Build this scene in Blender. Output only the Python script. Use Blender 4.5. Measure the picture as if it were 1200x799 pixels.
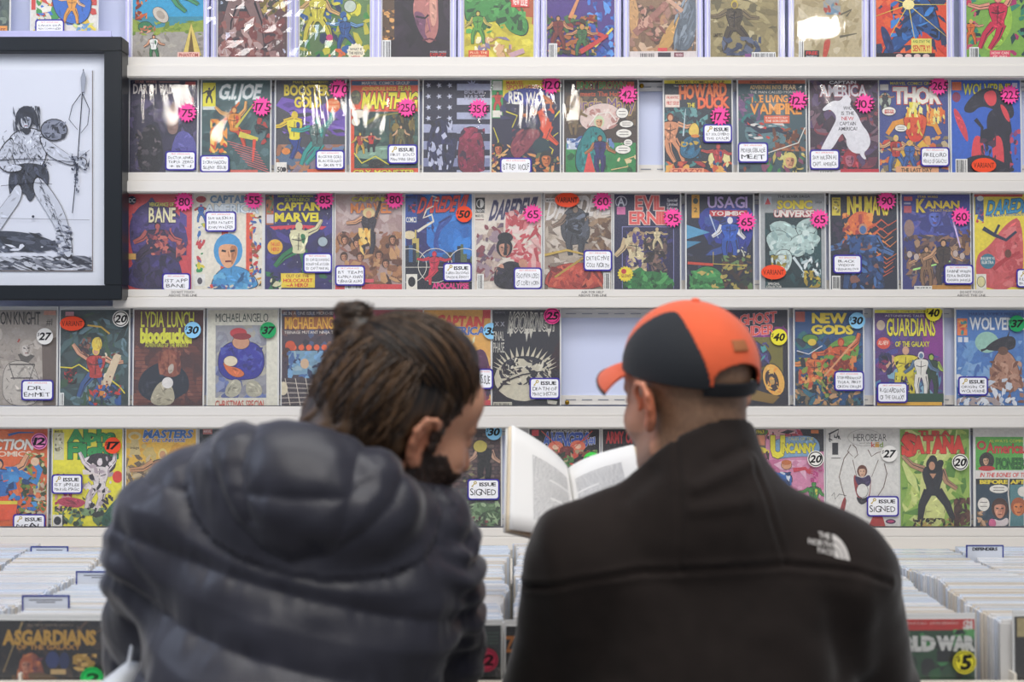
import bpy, bmesh, math, random
import numpy as np
from mathutils import Vector, Matrix
from mathutils.geometry import tessellate_polygon
for o in list(bpy.data.objects): bpy.data.objects.remove(o)
SC = bpy.context.scene; COL = SC.collection
PI = math.pi
# ---------------------------------------------------------------- camera, light, exposure
FPX = 1400.0; HX = 600.0; HY = 400.0; CZ = 1.60
cam = bpy.data.cameras.new('camera'); cam_o = bpy.data.objects.new('camera', cam); COL.objects.link(cam_o)
cam.lens = FPX/1200*36; cam.sensor_width = 36; cam.clip_start = 0.05
cam_o.location = (0, 0, CZ); cam_o.rotation_euler = (PI/2, 0, 0)
cam.dof.use_dof = True; cam.dof.focus_distance = 2.95; cam.dof.aperture_fstop = 3.2
SC.camera = cam_o
W = bpy.data.worlds.new('world'); SC.world = W; W.use_nodes = True
W.node_tree.nodes['Background'].inputs[0].default_value = (0.86, 0.90, 1.0, 1)
W.node_tree.nodes['Background'].inputs[1].default_value = 0.32
def area(name, loc, target, sx, sy, power, col=(1,1,1)):
    l = bpy.data.lights.new(name, 'AREA'); l.shape = 'RECTANGLE'; l.size = sx; l.size_y = sy; l.energy = power; l.color = col
    o = bpy.data.objects.new(name, l); COL.objects.link(o); o.location = loc
    o.rotation_euler = (Vector(target)-Vector(loc)).to_track_quat('-Z', 'Y').to_euler(); return o
area('ceiling_panel_light', (-0.1, 1.2, 3.9), (0, 2.7, 1.4), 3.4, 0.6, 56, (1, .985, .96))
area('ceiling_panel_light', (0.4, -1.0, 4.4), (0.2, 2.2, 1.3), 2.4, 1.0, 52, (1, .97, .93))
area('side_blue_light', (-2.9, 1.3, 3.0), (-0.9, 2.6, 1.4), 0.9, 0.9, 20, (.68, .78, 1))  # bluish area light from the left; its source is unseen
gl = area('glare_lamp', (1.829, -1.022, 3.489), (.77, 3.0, 2.386), .25, .13, 5, (1, .95, .86)); gl.data.shape = 'ELLIPSE'
for bx, by, bz in ((-1.70, 0.0, 3.02), (-0.80, 0.4, 2.86), (0.1, .1, 2.95)):
    l = bpy.data.lights.new('bulb_light', 'POINT'); l.energy = 7; l.shadow_soft_size = 0.07; l.color = (1, .93, .84)
    o = bpy.data.objects.new('bulb_light', l); COL.objects.link(o); o.location = (bx, by, bz)
vs = SC.view_settings; vs.view_transform = 'Standard'; vs.look = 'None'; vs.gamma = 1; vs.exposure = 0.0; vs.use_curve_mapping = False
# ---------------------------------------------------------------- helpers
def lin(h):
    if isinstance(h, tuple): return h
    r = [int(h[i:i+2], 16)/255 for i in (0, 2, 4)]
    return tuple(c/12.92 if c <= .04045 else ((c+.055)/1.055)**2.4 for c in r)
def tag(o, label=None, cat=None, group=None, kind=None):
    if label: o['label'] = label
    if cat: o['category'] = cat
    if group: o['group'] = group
    if kind: o['kind'] = kind
    return o
def empty(name, loc=(0,0,0), rz=0):
    o = bpy.data.objects.new(name, None); COL.objects.link(o); o.location = loc; o.rotation_euler = (0,0,rz)
    o.empty_display_size = .05; return o
def mat(name, col, rough=.5, spec=.5, metal=0, bump=0, bscale=50, var=0, vscale=8, sheen=0, coat=0, emit=0):
    m = bpy.data.materials.new(name); m.use_nodes = True; nt = m.node_tree; b = nt.nodes['Principled BSDF']
    c = lin(col); b.inputs['Base Color'].default_value = (*c, 1); b.inputs['Roughness'].default_value = rough
    b.inputs['Specular IOR Level'].default_value = spec; b.inputs['Metallic'].default_value = metal
    b.inputs['Sheen Weight'].default_value = sheen; b.inputs['Coat Weight'].default_value = coat
    tc = nt.nodes.new('ShaderNodeTexCoord')
    if var:
        n = nt.nodes.new('ShaderNodeTexNoise'); n.inputs['Scale'].default_value = vscale; n.inputs['Detail'].default_value = 4
        nt.links.new(tc.outputs['Object'], n.inputs['Vector'])
        mx = nt.nodes.new('ShaderNodeMix'); mx.data_type = 'RGBA'
        mx.inputs[6].default_value = (*[max(0, x*(1-var)) for x in c], 1); mx.inputs[7].default_value = (*[min(1, x*(1+var)) for x in c], 1)
        nt.links.new(n.outputs['Fac'], mx.inputs[0]); nt.links.new(mx.outputs[2], b.inputs['Base Color'])
    if bump:
        n = nt.nodes.new('ShaderNodeTexNoise'); n.inputs['Scale'].default_value = bscale; n.inputs['Detail'].default_value = 3
        nt.links.new(tc.outputs['Object'], n.inputs['Vector'])
        bp = nt.nodes.new('ShaderNodeBump'); bp.inputs['Strength'].default_value = bump; bp.inputs['Distance'].default_value = .002
        nt.links.new(n.outputs['Fac'], bp.inputs['Height']); nt.links.new(bp.outputs[0], b.inputs['Normal'])
    if emit:
        b.inputs['Emission Color'].default_value = (*c, 1); b.inputs['Emission Strength'].default_value = emit
    return m
def mat_print(name, rough, var):
    m = bpy.data.materials.new(name); m.use_nodes = True; nt = m.node_tree; b = nt.nodes['Principled BSDF']
    a = nt.nodes.new('ShaderNodeAttribute'); a.attribute_name = 'ink'
    tc = nt.nodes.new('ShaderNodeTexCoord'); n = nt.nodes.new('ShaderNodeTexNoise'); n.inputs['Scale'].default_value = 130; n.inputs['Detail'].default_value = 5
    nt.links.new(tc.outputs['Object'], n.inputs['Vector'])
    r = nt.nodes.new('ShaderNodeMapRange'); r.inputs[1].default_value = .3; r.inputs[2].default_value = .7
    r.inputs[3].default_value = 1-var; r.inputs[4].default_value = 1+var; nt.links.new(n.outputs['Fac'], r.inputs[0])
    mx = nt.nodes.new('ShaderNodeVectorMath'); mx.operation = 'SCALE'
    nt.links.new(a.outputs['Color'], mx.inputs[0]); nt.links.new(r.outputs[0], mx.inputs['Scale']); nt.links.new(mx.outputs[0], b.inputs['Base Color'])
    b.inputs['Roughness'].default_value = rough; return m
def mat_film(name, tint, strength, bump, bscale, rough=.06, haze=.0):
    m = bpy.data.materials.new(name); m.use_nodes = True; nt = m.node_tree
    for n in list(nt.nodes): nt.nodes.remove(n)
    o = nt.nodes.new('ShaderNodeOutputMaterial'); mx = nt.nodes.new('ShaderNodeMixShader'); t = nt.nodes.new('ShaderNodeBsdfTransparent'); g = nt.nodes.new('ShaderNodeBsdfGlossy')
    t.inputs[0].default_value = (*tint, 1); g.inputs['Roughness'].default_value = rough
    tc = nt.nodes.new('ShaderNodeTexCoord'); n = nt.nodes.new('ShaderNodeTexNoise'); n.inputs['Scale'].default_value = bscale; n.inputs['Detail'].default_value = 1.5; n.inputs['Distortion'].default_value = 1.5
    mp = nt.nodes.new('ShaderNodeMapping'); mp.inputs['Scale'].default_value = (1.0, 1, .35)
    oi = nt.nodes.new('ShaderNodeObjectInfo'); sc = nt.nodes.new('ShaderNodeVectorMath'); sc.operation = 'ADD'
    nt.links.new(tc.outputs['Object'], sc.inputs[0]); nt.links.new(oi.outputs['Random'], sc.inputs[1])
    nt.links.new(sc.outputs[0], mp.inputs[0]); nt.links.new(mp.outputs[0], n.inputs['Vector'])
    bp = nt.nodes.new('ShaderNodeBump'); bp.inputs['Strength'].default_value = bump; bp.inputs['Distance'].default_value = .01
    nt.links.new(n.outputs['Fac'], bp.inputs['Height']); nt.links.new(bp.outputs[0], g.inputs['Normal'])
    f = nt.nodes.new('ShaderNodeFresnel'); ge = nt.nodes.new('ShaderNodeNewGeometry'); ir = nt.nodes.new('ShaderNodeMapRange'); ir.inputs[3].default_value = 1.5; ir.inputs[4].default_value = 1/1.5
    nt.links.new(ge.outputs['Backfacing'], ir.inputs[0]); nt.links.new(ir.outputs[0], f.inputs['IOR']); nt.links.new(bp.outputs[0], f.inputs['Normal'])
    mu = nt.nodes.new('ShaderNodeMath'); mu.operation = 'MULTIPLY'; mu.inputs[1].default_value = strength; mu.use_clamp = True
    nt.links.new(f.outputs[0], mu.inputs[0]); nt.links.new(mu.outputs[0], mx.inputs[0])
    src = t.outputs[0]
    if haze:
        df = nt.nodes.new('ShaderNodeBsdfDiffuse'); df.inputs[0].default_value = (.9,.92,.95,1); mh = nt.nodes.new('ShaderNodeMixShader'); mh.inputs[0].default_value = haze
        nt.links.new(t.outputs[0], mh.inputs[1]); nt.links.new(df.outputs[0], mh.inputs[2]); src = mh.outputs[0]
    nt.links.new(src, mx.inputs[1]); nt.links.new(g.outputs[0], mx.inputs[2]); nt.links.new(mx.outputs[0], o.inputs[0])
    return m
class MB:
    def __init__(s): s.v = []; s.f = []
    def box(s, x0, x1, y0, y1, z0, z1, M=None):
        n = len(s.v); P = [(x, y, z) for x in (x0, x1) for y in (y0, y1) for z in (z0, z1)]
        if M: P = [tuple(M @ Vector(p)) for p in P]
        s.v += P; s.f += [tuple(n+i for i in q) for q in ((0,1,3,2),(4,6,7,5),(0,4,5,1),(2,3,7,6),(0,2,6,4),(1,5,7,3))]; return s
    def loft(s, rings, cap=True):
        n = len(s.v); k = len(rings[0])
        for r in rings: s.v += [tuple(p) for p in r]
        for i in range(len(rings)-1):
            for j in range(k): s.f.append((n+i*k+j, n+i*k+(j+1)%k, n+(i+1)*k+(j+1)%k, n+(i+1)*k+j))
        if cap: s.f.append(tuple(n+j for j in reversed(range(k)))); s.f.append(tuple(n+(len(rings)-1)*k+j for j in range(k)))
        return s
    def build(s, name, m, parent=None, smooth=False, bevel=0):
        me = bpy.data.meshes.new(name); me.from_pydata(s.v, [], s.f)
        bm = bmesh.new(); bm.from_mesh(me); bmesh.ops.recalc_face_normals(bm, faces=bm.faces)
        if bevel: bmesh.ops.bevel(bm, geom=list(bm.edges), offset=bevel, segments=2, affect='EDGES', clamp_overlap=True)
        bm.to_mesh(me); bm.free()
        me.materials.append(m)
        if smooth: me.polygons.foreach_set('use_smooth', [True]*len(me.polygons))
        o = bpy.data.objects.new(name, me); COL.objects.link(o); o.parent = parent; return o
# ---- glyphs of the built-in font, as triangles
GL = {}
def glyph(ch, off):
    k = (ch, off)
    if k not in GL:
        cu = bpy.data.curves.new('g', 'FONT'); cu.body = ch; cu.offset = off; cu.resolution_u = 2
        ob = bpy.data.objects.new('g', cu); me = bpy.data.meshes.new_from_object(ob); me.calc_loop_triangles()
        v = np.array([x.co[:2] for x in me.vertices]) if len(me.vertices) else np.zeros((0,2))
        t = [tuple(x.vertices) for x in me.loop_triangles]
        bpy.data.objects.remove(ob); bpy.data.curves.remove(cu); bpy.data.meshes.remove(me); GL[k] = (v, t)
    return GL[k]
def layout(text, off, track=.07, jit=None):
    out = []; x = 0
    for ch in text:
        if ch == ' ': x += .32; continue
        bv, _ = glyph(ch, 0.0)
        if len(bv) == 0: x += .3; continue
        x0, x1 = bv[:,0].min(), bv[:,0].max()
        v, t = glyph(ch, off); v = v - np.array([x0, 0])
        if jit:
            a = jit.uniform(-.16, .16); R = np.array([[math.cos(a), -math.sin(a)], [math.sin(a), math.cos(a)]]); v = v @ R.T * jit.uniform(.85, 1.12) + np.array([0, jit.uniform(-.06, .06)])
        out.append((v + np.array([x, 0]), t)); x += x1-x0+track
    return out, x-track
class Pr:                                    # flat print: layers of ink a hair apart on a card facing -y
    def __init__(s, fx, fy, x0, y0, x1, y1, y=-.0022, step=.000010):
        s.fx, s.fy = fx, fy; s.c = (x0, y0, x1, y1); s.v = []; s.f = []; s.k = []; s.y = y; s.step = step
    def add(s, pts, tris, col):
        n = len(s.v); s.v += [(s.fx(a), s.y, s.fy(b)) for a, b in pts]; s.f += [tuple(n+i for i in t) for t in tris]
        s.k += [lin(col)]*len(pts); 
    def nl(s): s.y -= s.step
    def clip(s, P):
        x0, y0, x1, y1 = s.c
        for ax, lim, sg in ((0, x0, 1), (0, x1, -1), (1, y0, 1), (1, y1, -1)):
            Q = []
            for i in range(len(P)):
                a, b = P[i-1], P[i]; da, db = (a[ax]-lim)*sg, (b[ax]-lim)*sg
                if (da >= 0) != (db >= 0): t = da/(da-db); Q.append((a[0]+(b[0]-a[0])*t, a[1]+(b[1]-a[1])*t))
                if db >= 0: Q.append(b)
            P = Q
            if len(P) < 3: return []
        return P
    def p(s, P, col, ol=None, sm=False, conv=False):
        if sm:
            for _ in range(2):
                P = [q for i in range(len(P)) for q in ((P[i-1][0]*.75+P[i][0]*.25, P[i-1][1]*.75+P[i][1]*.25), (P[i-1][0]*.25+P[i][0]*.75, P[i-1][1]*.25+P[i][1]*.75))]
        if ol:
            cx = sum(a for a, _ in P)/len(P); cy = sum(b for _, b in P)/len(P); R = max(3, sum(math.hypot(a-cx, b-cy) for a, b in P)/len(P)); k = 1+ol/R
            s.p([(cx+(a-cx)*k, cy+(b-cy)*k) for a, b in P], '15121a')
        s.nl(); P = s.clip(P)
        if len(P) < 3: return
        if conv: T = [(0, i, i+1) for i in range(1, len(P)-1)]
        else: T = tessellate_polygon([[Vector((a, b, 0)) for a, b in P]])
        s.add(P, T, col)
        if sm and col != '15121a': s.dabs(P, lin(col))
    def dabs(s, P, c):                       # brushy variation inside a shape
        x0, x1 = min(a for a, _ in P), max(a for a, _ in P); y0, y1 = min(b for _, b in P), max(b for _, b in P)
        A = (x1-x0)*(y1-y0); R = random.Random(int(A*7+x0)); s.nl()
        if A < 40 or max(c) > .72: return
        def ins(x, y):
            k = False
            for i in range(len(P)):
                (a, b), (d, e) = P[i-1], P[i]
                if (b > y) != (e > y) and x < (d-a)*(y-b)/(e-b)+a: k = not k
            return k
        for _ in range(min(46, int(A/9))):
            x, y = R.uniform(x0, x1), R.uniform(y0, y1); a = R.uniform(0, PI); r = R.uniform(.5, 1.5)*min(2.2, A**.5/11+.5); u, w = math.cos(a)*r, math.sin(a)*r
            if ins(x+1.8*u, y+1.8*w) and ins(x-1.8*u, y-1.8*w):
                f = R.choice((.55, .7, .82, 1.25, 1.5)); cc = tuple(min(1, q*f+(.02 if f > 1 else 0)) for q in c); s.add([(x+1.8*u, y+1.8*w), (x-.5*w, y+.5*u), (x-1.8*u, y-1.8*w), (x+.5*w, y-.5*u)], [(0,1,2),(0,2,3)], cc)
    def r(s, x0, y0, x1, y1, col): s.p([(x0,y0),(x1,y0),(x1,y1),(x0,y1)], col, conv=True)
    def e(s, cx, cy, rx, ry, col, rot=0, n=18, ol=None):
        if ol: s.e(cx, cy, rx+ol, ry+ol, '15121a', rot, n)
        c, d = math.cos(rot), math.sin(rot)
        s.p([(cx+rx*math.cos(t)*c-ry*math.sin(t)*d, cy+rx*math.cos(t)*d+ry*math.sin(t)*c) for t in [2*PI*i/n for i in range(n)]], col, conv=True)
    def star(s, cx, cy, r, col, n=16, inner=.72):
        s.p([(cx+r*(1 if i%2 else inner)*math.cos(PI*i/n), cy+r*(1 if i%2 else inner)*math.sin(PI*i/n)) for i in range(2*n)], col)
    def rr(s, x0, y0, x1, y1, rad, col):
        P = []
        for cx, cy, a0 in ((x1-rad, y1-rad, 0), (x0+rad, y1-rad, 90), (x0+rad, y0+rad, 180), (x1-rad, y0+rad, 270)):
            P += [(cx+rad*math.cos(math.radians(a0+a)), cy+rad*math.sin(math.radians(a0+a))) for a in (0, 30, 60, 90)]
        s.p(P, col, conv=True)
    def l(s, P, w, col, w2=None):            # brush stroke through points
        w2 = w if w2 is None else w2; n = len(P); A = []; B = []
        for i in range(n):
            a = P[max(0, i-1)]; b = P[min(n-1, i+1)]; d = math.hypot(b[0]-a[0], b[1]-a[1]) or 1
            ww = (w+(w2-w)*i/(n-1))/2; nx, ny = -(b[1]-a[1])/d*ww, (b[0]-a[0])/d*ww
            A.append((P[i][0]+nx, P[i][1]+ny)); B.append((P[i][0]-nx, P[i][1]-ny))
        s.nl()
        for i in range(n-1):
            Q = s.clip([A[i], A[i+1], B[i+1], B[i]])
            if len(Q) >= 3: s.add(Q, [(0, j, j+1) for j in range(1, len(Q)-1)], col)
    def t(s, text, x0, y0, x1, y1, col, out=None, ow=.06, off=.02, sl=0, jit=None, up=0, arc=0, yscale=None):
        for c, o in (((out, ow),) if out else ()) + ((col, off),):
            L, w = layout(text, o, jit=random.Random(jit) if jit is not None else None); s.nl(); sx = (x1-x0)/w; sy = (y1-y0)/.70
            for v, t in L:
                if not len(t): continue
                P = [(x0+a*sx+b*sy*sl, y1-b*sy-up*(a*sx)-arc*math.sin(PI*min(1,max(0,a/w)))*1.0) for a, b in v]
                X0, Y0, X1, Y1 = s.c
                if min(q[0] for q in P) > X1 or max(q[0] for q in P) < X0: continue
                P = [(min(max(a, X0), X1), min(max(b, Y0), Y1)) for a, b in P]
                s.add(P, t, c)
    def N(s, x0, y0, x1, y1, cols, n, sz, seed=1, el=2.2, ang=None):   # painterly dabs
        R = random.Random(seed)
        for _ in range(n):
            cx, cy = R.uniform(x0, x1), R.uniform(y0, y1); a = R.uniform(0, PI) if ang is None else ang+R.uniform(-.35, .35); r = sz*R.uniform(.4, 1.3); k = R.uniform(1, el)
            m = R.choice((4, 5, 6, 7)); P = []
            for i in range(m):
                t = 2*PI*i/m; q = r*R.uniform(.6, 1.2); u, w = q*k*math.cos(t), q*math.sin(t)/k**.5
                P.append((min(max(cx+u*math.cos(a)-w*math.sin(a), x0), x1), min(max(cy+u*math.sin(a)+w*math.cos(a), y0), y1)))
            s.p(P, R.choice(cols), conv=True)
    def F(s, cx, y, h, suit, skin, hair, pose=(160, 20, 110, 70), suit2=None, w=1., ol=.8):   # an anonymous figure, head at y, height h
        u = h/8; suit2 = suit2 or suit
        la, ra, ll, rl = pose
        def limb(px, py, a, n1, w1, w2, c, bend):
            a1 = math.radians(a); a2 = math.radians(a+bend); q = (px+n1*math.cos(a1), py+n1*math.sin(a1)); z = (q[0]+n1*math.cos(a2), q[1]+n1*math.sin(a2))
            return [(px, py), q, z], w1*w, w2*w, c
        sh = y+1.5*u; hp = y+4.0*u
        parts = [limb(cx-.55*u*w, hp, ll, 1.9*u, 1.15*u, .55*u, suit2, -18), limb(cx+.55*u*w, hp, rl, 1.9*u, 1.15*u, .55*u, suit2, 14),
                 limb(cx-1.1*u*w, sh, la, 1.5*u, .8*u, .45*u, skin, 25), limb(cx+1.1*u*w, sh, ra, 1.5*u, .8*u, .45*u, skin, -35)]
        T = [(cx-1.35*u*w, sh-.3*u), (cx+1.35*u*w, sh-.3*u), (cx+1.15*u*w, sh+1.2*u), (cx+.75*u*w, hp-.4*u), (cx+.95*u*w, hp+.5*u), (cx-.95*u*w, hp+.5*u), (cx-.75*u*w, hp-.4*u), (cx-1.15*u*w, sh+1.2*u)]
        for pts, a, b, c in parts: s.l(pts, a+ol, '15121a', b+ol)
        s.p(T, '15121a', ol=ol, sm=True)
        s.e(cx, y+.5*u, .48*u+ol/2, .62*u+ol/2, hair)
        for pts, a, b, c in parts:
            s.l(pts, a, c, b); s.l([(p_[0]+a*.2, p_[1]) for p_ in pts], a*.16, '241c26', b*.1)
        s.p(T, suit, sm=True); s.e(cx, y+.6*u, .38*u, .48*u, skin)
        s.p([(cx+.1*u, sh), (cx+1.0*u*w, sh+.2*u), (cx+.6*u*w, hp-.5*u)], suit2, sm=True); s.l([(cx-.9*u*w, sh+.9*u), (cx, sh+1.1*u), (cx+.9*u*w, sh+.8*u)], .12*u, '241c26')
        s.l([(cx, sh), (cx-.1*u, hp)], .1*u, '241c26')
    def head(s, cx, cy, r, skin, hair, shade):
        s.e(cx, cy-.15*r, r*1.0, r*1.2, hair); s.p([(cx-.62*r, cy-.6*r), (cx+.62*r, cy-.6*r), (cx+.68*r, cy+.1*r), (cx+.4*r, cy+.85*r), (cx, cy+1.12*r), (cx-.4*r, cy+.85*r), (cx-.68*r, cy+.1*r)], skin, sm=True)
        s.p([(cx+.1*r, cy-.5*r), (cx+.62*r, cy-.5*r), (cx+.6*r, cy+.2*r), (cx+.2*r, cy+1.0*r), (cx+.25*r, cy+.2*r)], shade, sm=True)
        for k in (-1, 1): s.l([(cx+k*.45*r, cy-.16*r), (cx+k*.15*r, cy-.1*r)], .14*r, '20161c')
        s.l([(cx-.2*r, cy+.6*r), (cx+.22*r, cy+.58*r)], .12*r, '7a2a2c'); s.l([(cx, cy-.1*r), (cx+.08*r, cy+.3*r)], .07*r, shade)
    def build(s, name, m, parent=None):
        me = bpy.data.meshes.new(name); me.from_pydata(s.v, [], s.f)
        a = me.attributes.new('ink', 'FLOAT_COLOR', 'POINT'); a.data.foreach_set('color', [c for k in s.k for c in (*k, 1)])
        me.materials.append(m); o = bpy.data.objects.new(name, me); COL.objects.link(o); o.parent = parent; return o
M = dict(
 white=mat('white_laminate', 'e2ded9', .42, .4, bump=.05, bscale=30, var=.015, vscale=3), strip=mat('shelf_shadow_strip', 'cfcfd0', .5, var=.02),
 lilac=mat('pale_blue_wall_paint', 'cdd4ee', .6, var=.02, vscale=2), board=mat('white_backing_board', 'e8e8e6', .55, var=.02),
 printm=mat_print('printed_cover', .38, .10), label=mat_print('printed_label', .6, .02), sleeve=mat_film('clear_plastic_sleeve', (.985,.985,.985), 1.0, .28, 9, haze=.06),
 case=mat_film('clear_case_front', (.98,.98,1), .8, .07, 9, .03, .03), caseedge=mat('clear_case_edge', 'c9c8f2', .12, .8, coat=.6, var=.12, vscale=25),
 frame=mat('black_painted_frame', '1c2127', .30, .5, bump=.08, bscale=60, var=.1), mount=mat('white_mount_board', 'e4e8ee', .8, var=.01), paper=mat('old_drawing_paper', 'dfe3ec', .8, var=.02, vscale=5),
 brass=mat('brass_screw', '9a7a2c', .3, metal=.9, var=.1), floor=mat('grey_floor', '77736e', .5, bump=.1, var=.08, vscale=3), wallp=mat('white_wall_paint', 'dcdad6', .7, bump=.05, bscale=80, var=.01),
 bag=mat('clear_bagged_edge', 'e2e7ee', .22, .6, var=.10, vscale=1.3, coat=.3), bin=mat('white_bin_laminate', 'e6dfd2', .4, bump=.05, var=.02), tab=mat('blue_plastic_edge', '23378c', .3, coat=.3, var=.05))
# ---------------------------------------------------------------- the wall of comics
SW = 1400/3.0; YW = 3.0
def wx(px): return (px-HX)/SW
def wz(py): return CZ-(py-HY)/SW
wb = MB().box(-2.6, 2.6, 3.06, 3.16, 0, 3.2).build('wall_back', M['lilac']); tag(wb, kind='structure')
fl = MB().box(-2.6, 2.6, -1.5, 3.16, -.05, 0).build('floor', M['floor']); tag(fl, kind='structure')
lw = MB().box(wx(-1200), wx(1800), 2.985, 3.06, 0, wz(629)).build('trim_1', M['wallp']); tag(lw, kind='structure')
# rails: (left px, right px, top py, split py, bottom py)
RAILS = [(149, 1285, 70, 80, 94.5, 'white shelf rail under the top row of cased comics'),
         (144, 1285, 204, 214, 228, 'white shelf rail below the row with most of the pink price bursts'),
         (137, 1285, 340, 349, 362, 'white shelf rail printed with small do not touch notices'),
         (-80, 1285, 476, 487, 501, 'white shelf rail above the book being read'),
         (-80, 1285, 617, 627, 643, 'lowest white shelf rail just above the comic bins')]
for k, (x0, x1, a, b, c, lab) in enumerate(RAILS):
    t = empty('display_shelf', (wx((x0+x1)/2), 3.0, wz(c))); tag(t, lab, 'shelf', 'white comic display shelves')
    hx = (x1-x0)/2/SW; z1 = wz(a)-wz(c); z2 = wz(b)-wz(c)
    MB().box(-hx, hx, -.020, .06, z2-.004, z2+.002).build('ledge', M['white'], t)
    up = MB().box(-hx, hx, -.026, -.020, z2, z1).build('front_lip', M['white'], t, bevel=.0015)
    ap = MB().box(-hx, hx, -.034, -.022, 0, z2).build('apron', M['white'], t, bevel=.0028)
    MB().box(-hx+.002, hx-.002, -.022, .06, .004, z2-.004).build('shelf_box', M['white'], t)
    if k in (0, 1, 2, 3):        # backing panel strips below this rail, with slots
        nz = RAILS[k+1][2]; zb = -(nz-c)/SW; ww = empty('trim_%d' % (k+2), (wx((x0+x1)/2), 3.0, wz(c))); tag(ww, kind='structure'); hx += .02
        MB().box(-hx, hx, .0225, .030, zb+.002, zb+.0255).build('lower_strip', M['white'], ww)
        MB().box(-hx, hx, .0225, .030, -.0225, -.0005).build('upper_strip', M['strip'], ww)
        MB().box(-hx, hx, .030, .034, zb+.02, -.02).build('back_panel', M['lilac'], ww)
        s = MB(); q = -hx
        while q < hx-.02:
            s.box(q, q+.026, .0210, .0225, zb+.0135, zb+.0155); s.box(q, q+.026, .0210, .0225, -.0135, -.0115); q += .041
        so = s.build('slot_row', mat('grey_slot', '8e93a0', .6, var=.05), ww); so['kind'] = 'stuff'
    if k == 2:
        for px, l1, l2 in ((217.5, 'DO NOT TOUCH', 'ABOVE THIS LINE'), (693.5, 'ASK FOR HELP', 'ABOVE THIS LINE'), (1133.5, 'DO NOT TOUCH', 'ABOVE THIS LINE')):
            ox = wx((x0+x1)/2)
            P = Pr(lambda u: wx(u)-ox, lambda v: wz(v)-wz(c), -100, 0, 1400, 800, y=-.0265)
            P.t(l1, px-13, 341.8, px+13, 344.4, '4a4648', off=.0); P.t(l2, px-16.5, 345.6, px+16.5, 348.2, '4a4648', off=.0)
            P.build('printed_notice', M['label'], t)
# a brass screw in the two bare places
for px, py in ((665, 472.5), (753, 99)):
    s = MB(); n = 12
    s.loft([[(r*math.cos(2*PI*i/n), y, r*math.sin(2*PI*i/n)) for i in range(n)] for r, y in ((.0058, 0), (.0056, -.0015), (.003, -.003))])
    o = s.build('brass_screw', M['brass'], smooth=True); o.location = (wx(px), 3.0205, wz(py))
    tag(o, 'small round brass screw %s' % ('beside the big empty slot under the dark inky monster comic' if py > 300 else 'in the narrow empty slot of the upper comic row'), 'screw')
SHADOW = {}
def price(P, st):
    k, x, y, txt = st[:4]
    if k == 'star': P.star(x, y, 12.0, 'ff4fa6' if len(st) < 5 else st[4]); P.t(txt, x-6.5 if len(txt)<3 else x-7.5, y-4.6, x+7 if len(txt)<3 else x+9.5, y+4.6, '4a1030', off=.012, jit=3); P.t('$', x-10.5, y-5.5, x-7.6, y-.5, '4a1030', off=.0)
    elif k == 'oval': P.e(x, y, 14.5, 8.6, 'f4502a'); P.t(txt, x-12, y-3, x+12, y+3, '2a0f0a', off=.02)
    elif k == 'oval2': P.e(x, y, 14.5, 8.6, 'f4502a'); P.t(txt, x-12, y-3, x+12, y+3, '2a0f0a', off=.0)
    elif k == 'dot':
        c = st[4]; P.e(x, y, 9.6, 9.6, c, n=28); 
        if len(st) > 5: P.e(x, y, 8.6, 8.6, st[5], n=28); P.e(x, y, 7.4, 7.4, c, n=28)
        P.t(txt, x-6.8, y-4.2, x+5.6, y+4.2, '141418', off=.035, sl=.25)
        P.t("$", x-9.0, y-4.4, x-6.6, y-.2, '141418', off=.0, sl=.25)
def card(P, cd):
    x0, y0, x1, y1, lines = cd[:5]; key = len(cd) > 5; c = '3a2f9c'
    P.rr(x0, y0, x1, y1, 3.2, c); P.rr(x0+1.7, y0+1.7, x1-1.7, y1-1.7, 2.6, 'f3f3f8')
    w = x1-x0; n = len(lines); top = y0+3
    if key:
        kx, ky = x0+7.5, y0+6.2; P.e(kx+1.6, ky-1.8, 1.9, 1.9, 'b9a23c'); P.e(kx+1.6, ky-1.8, .8, .8, 'f3f3f8'); P.l([(kx+.6, ky-.6), (kx-2.6, ky+3)], 1.0, 'b9a23c'); P.l([(kx-2, ky+2), (kx-.8, ky+3)], .8, 'b9a23c')
        P.t('ISSUE', x0+w*.38, y0+4.3, x1-4.5, y0+8.3, '2a2a30', off=.03); top = y0+9.6
    else: P.t('FIRST APPEARANCE', x0+w*.2, y0+2.8, x1-w*.2, y0+4.4, 'e0605a', off=.0); top = y0+5.6
    hh = (y1-2.6-top)/max(1, n)
    for i, tx in enumerate(lines):
        m = min(w-7, len(tx)*hh*.85); xx = x0+3.5+(w-7-m)*.35; a = top+i*hh+hh*.16; P.t(tx, xx, a, xx+m, a+hh*.62, '1c1c22', off=.0, jit=i+len(tx))
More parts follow.
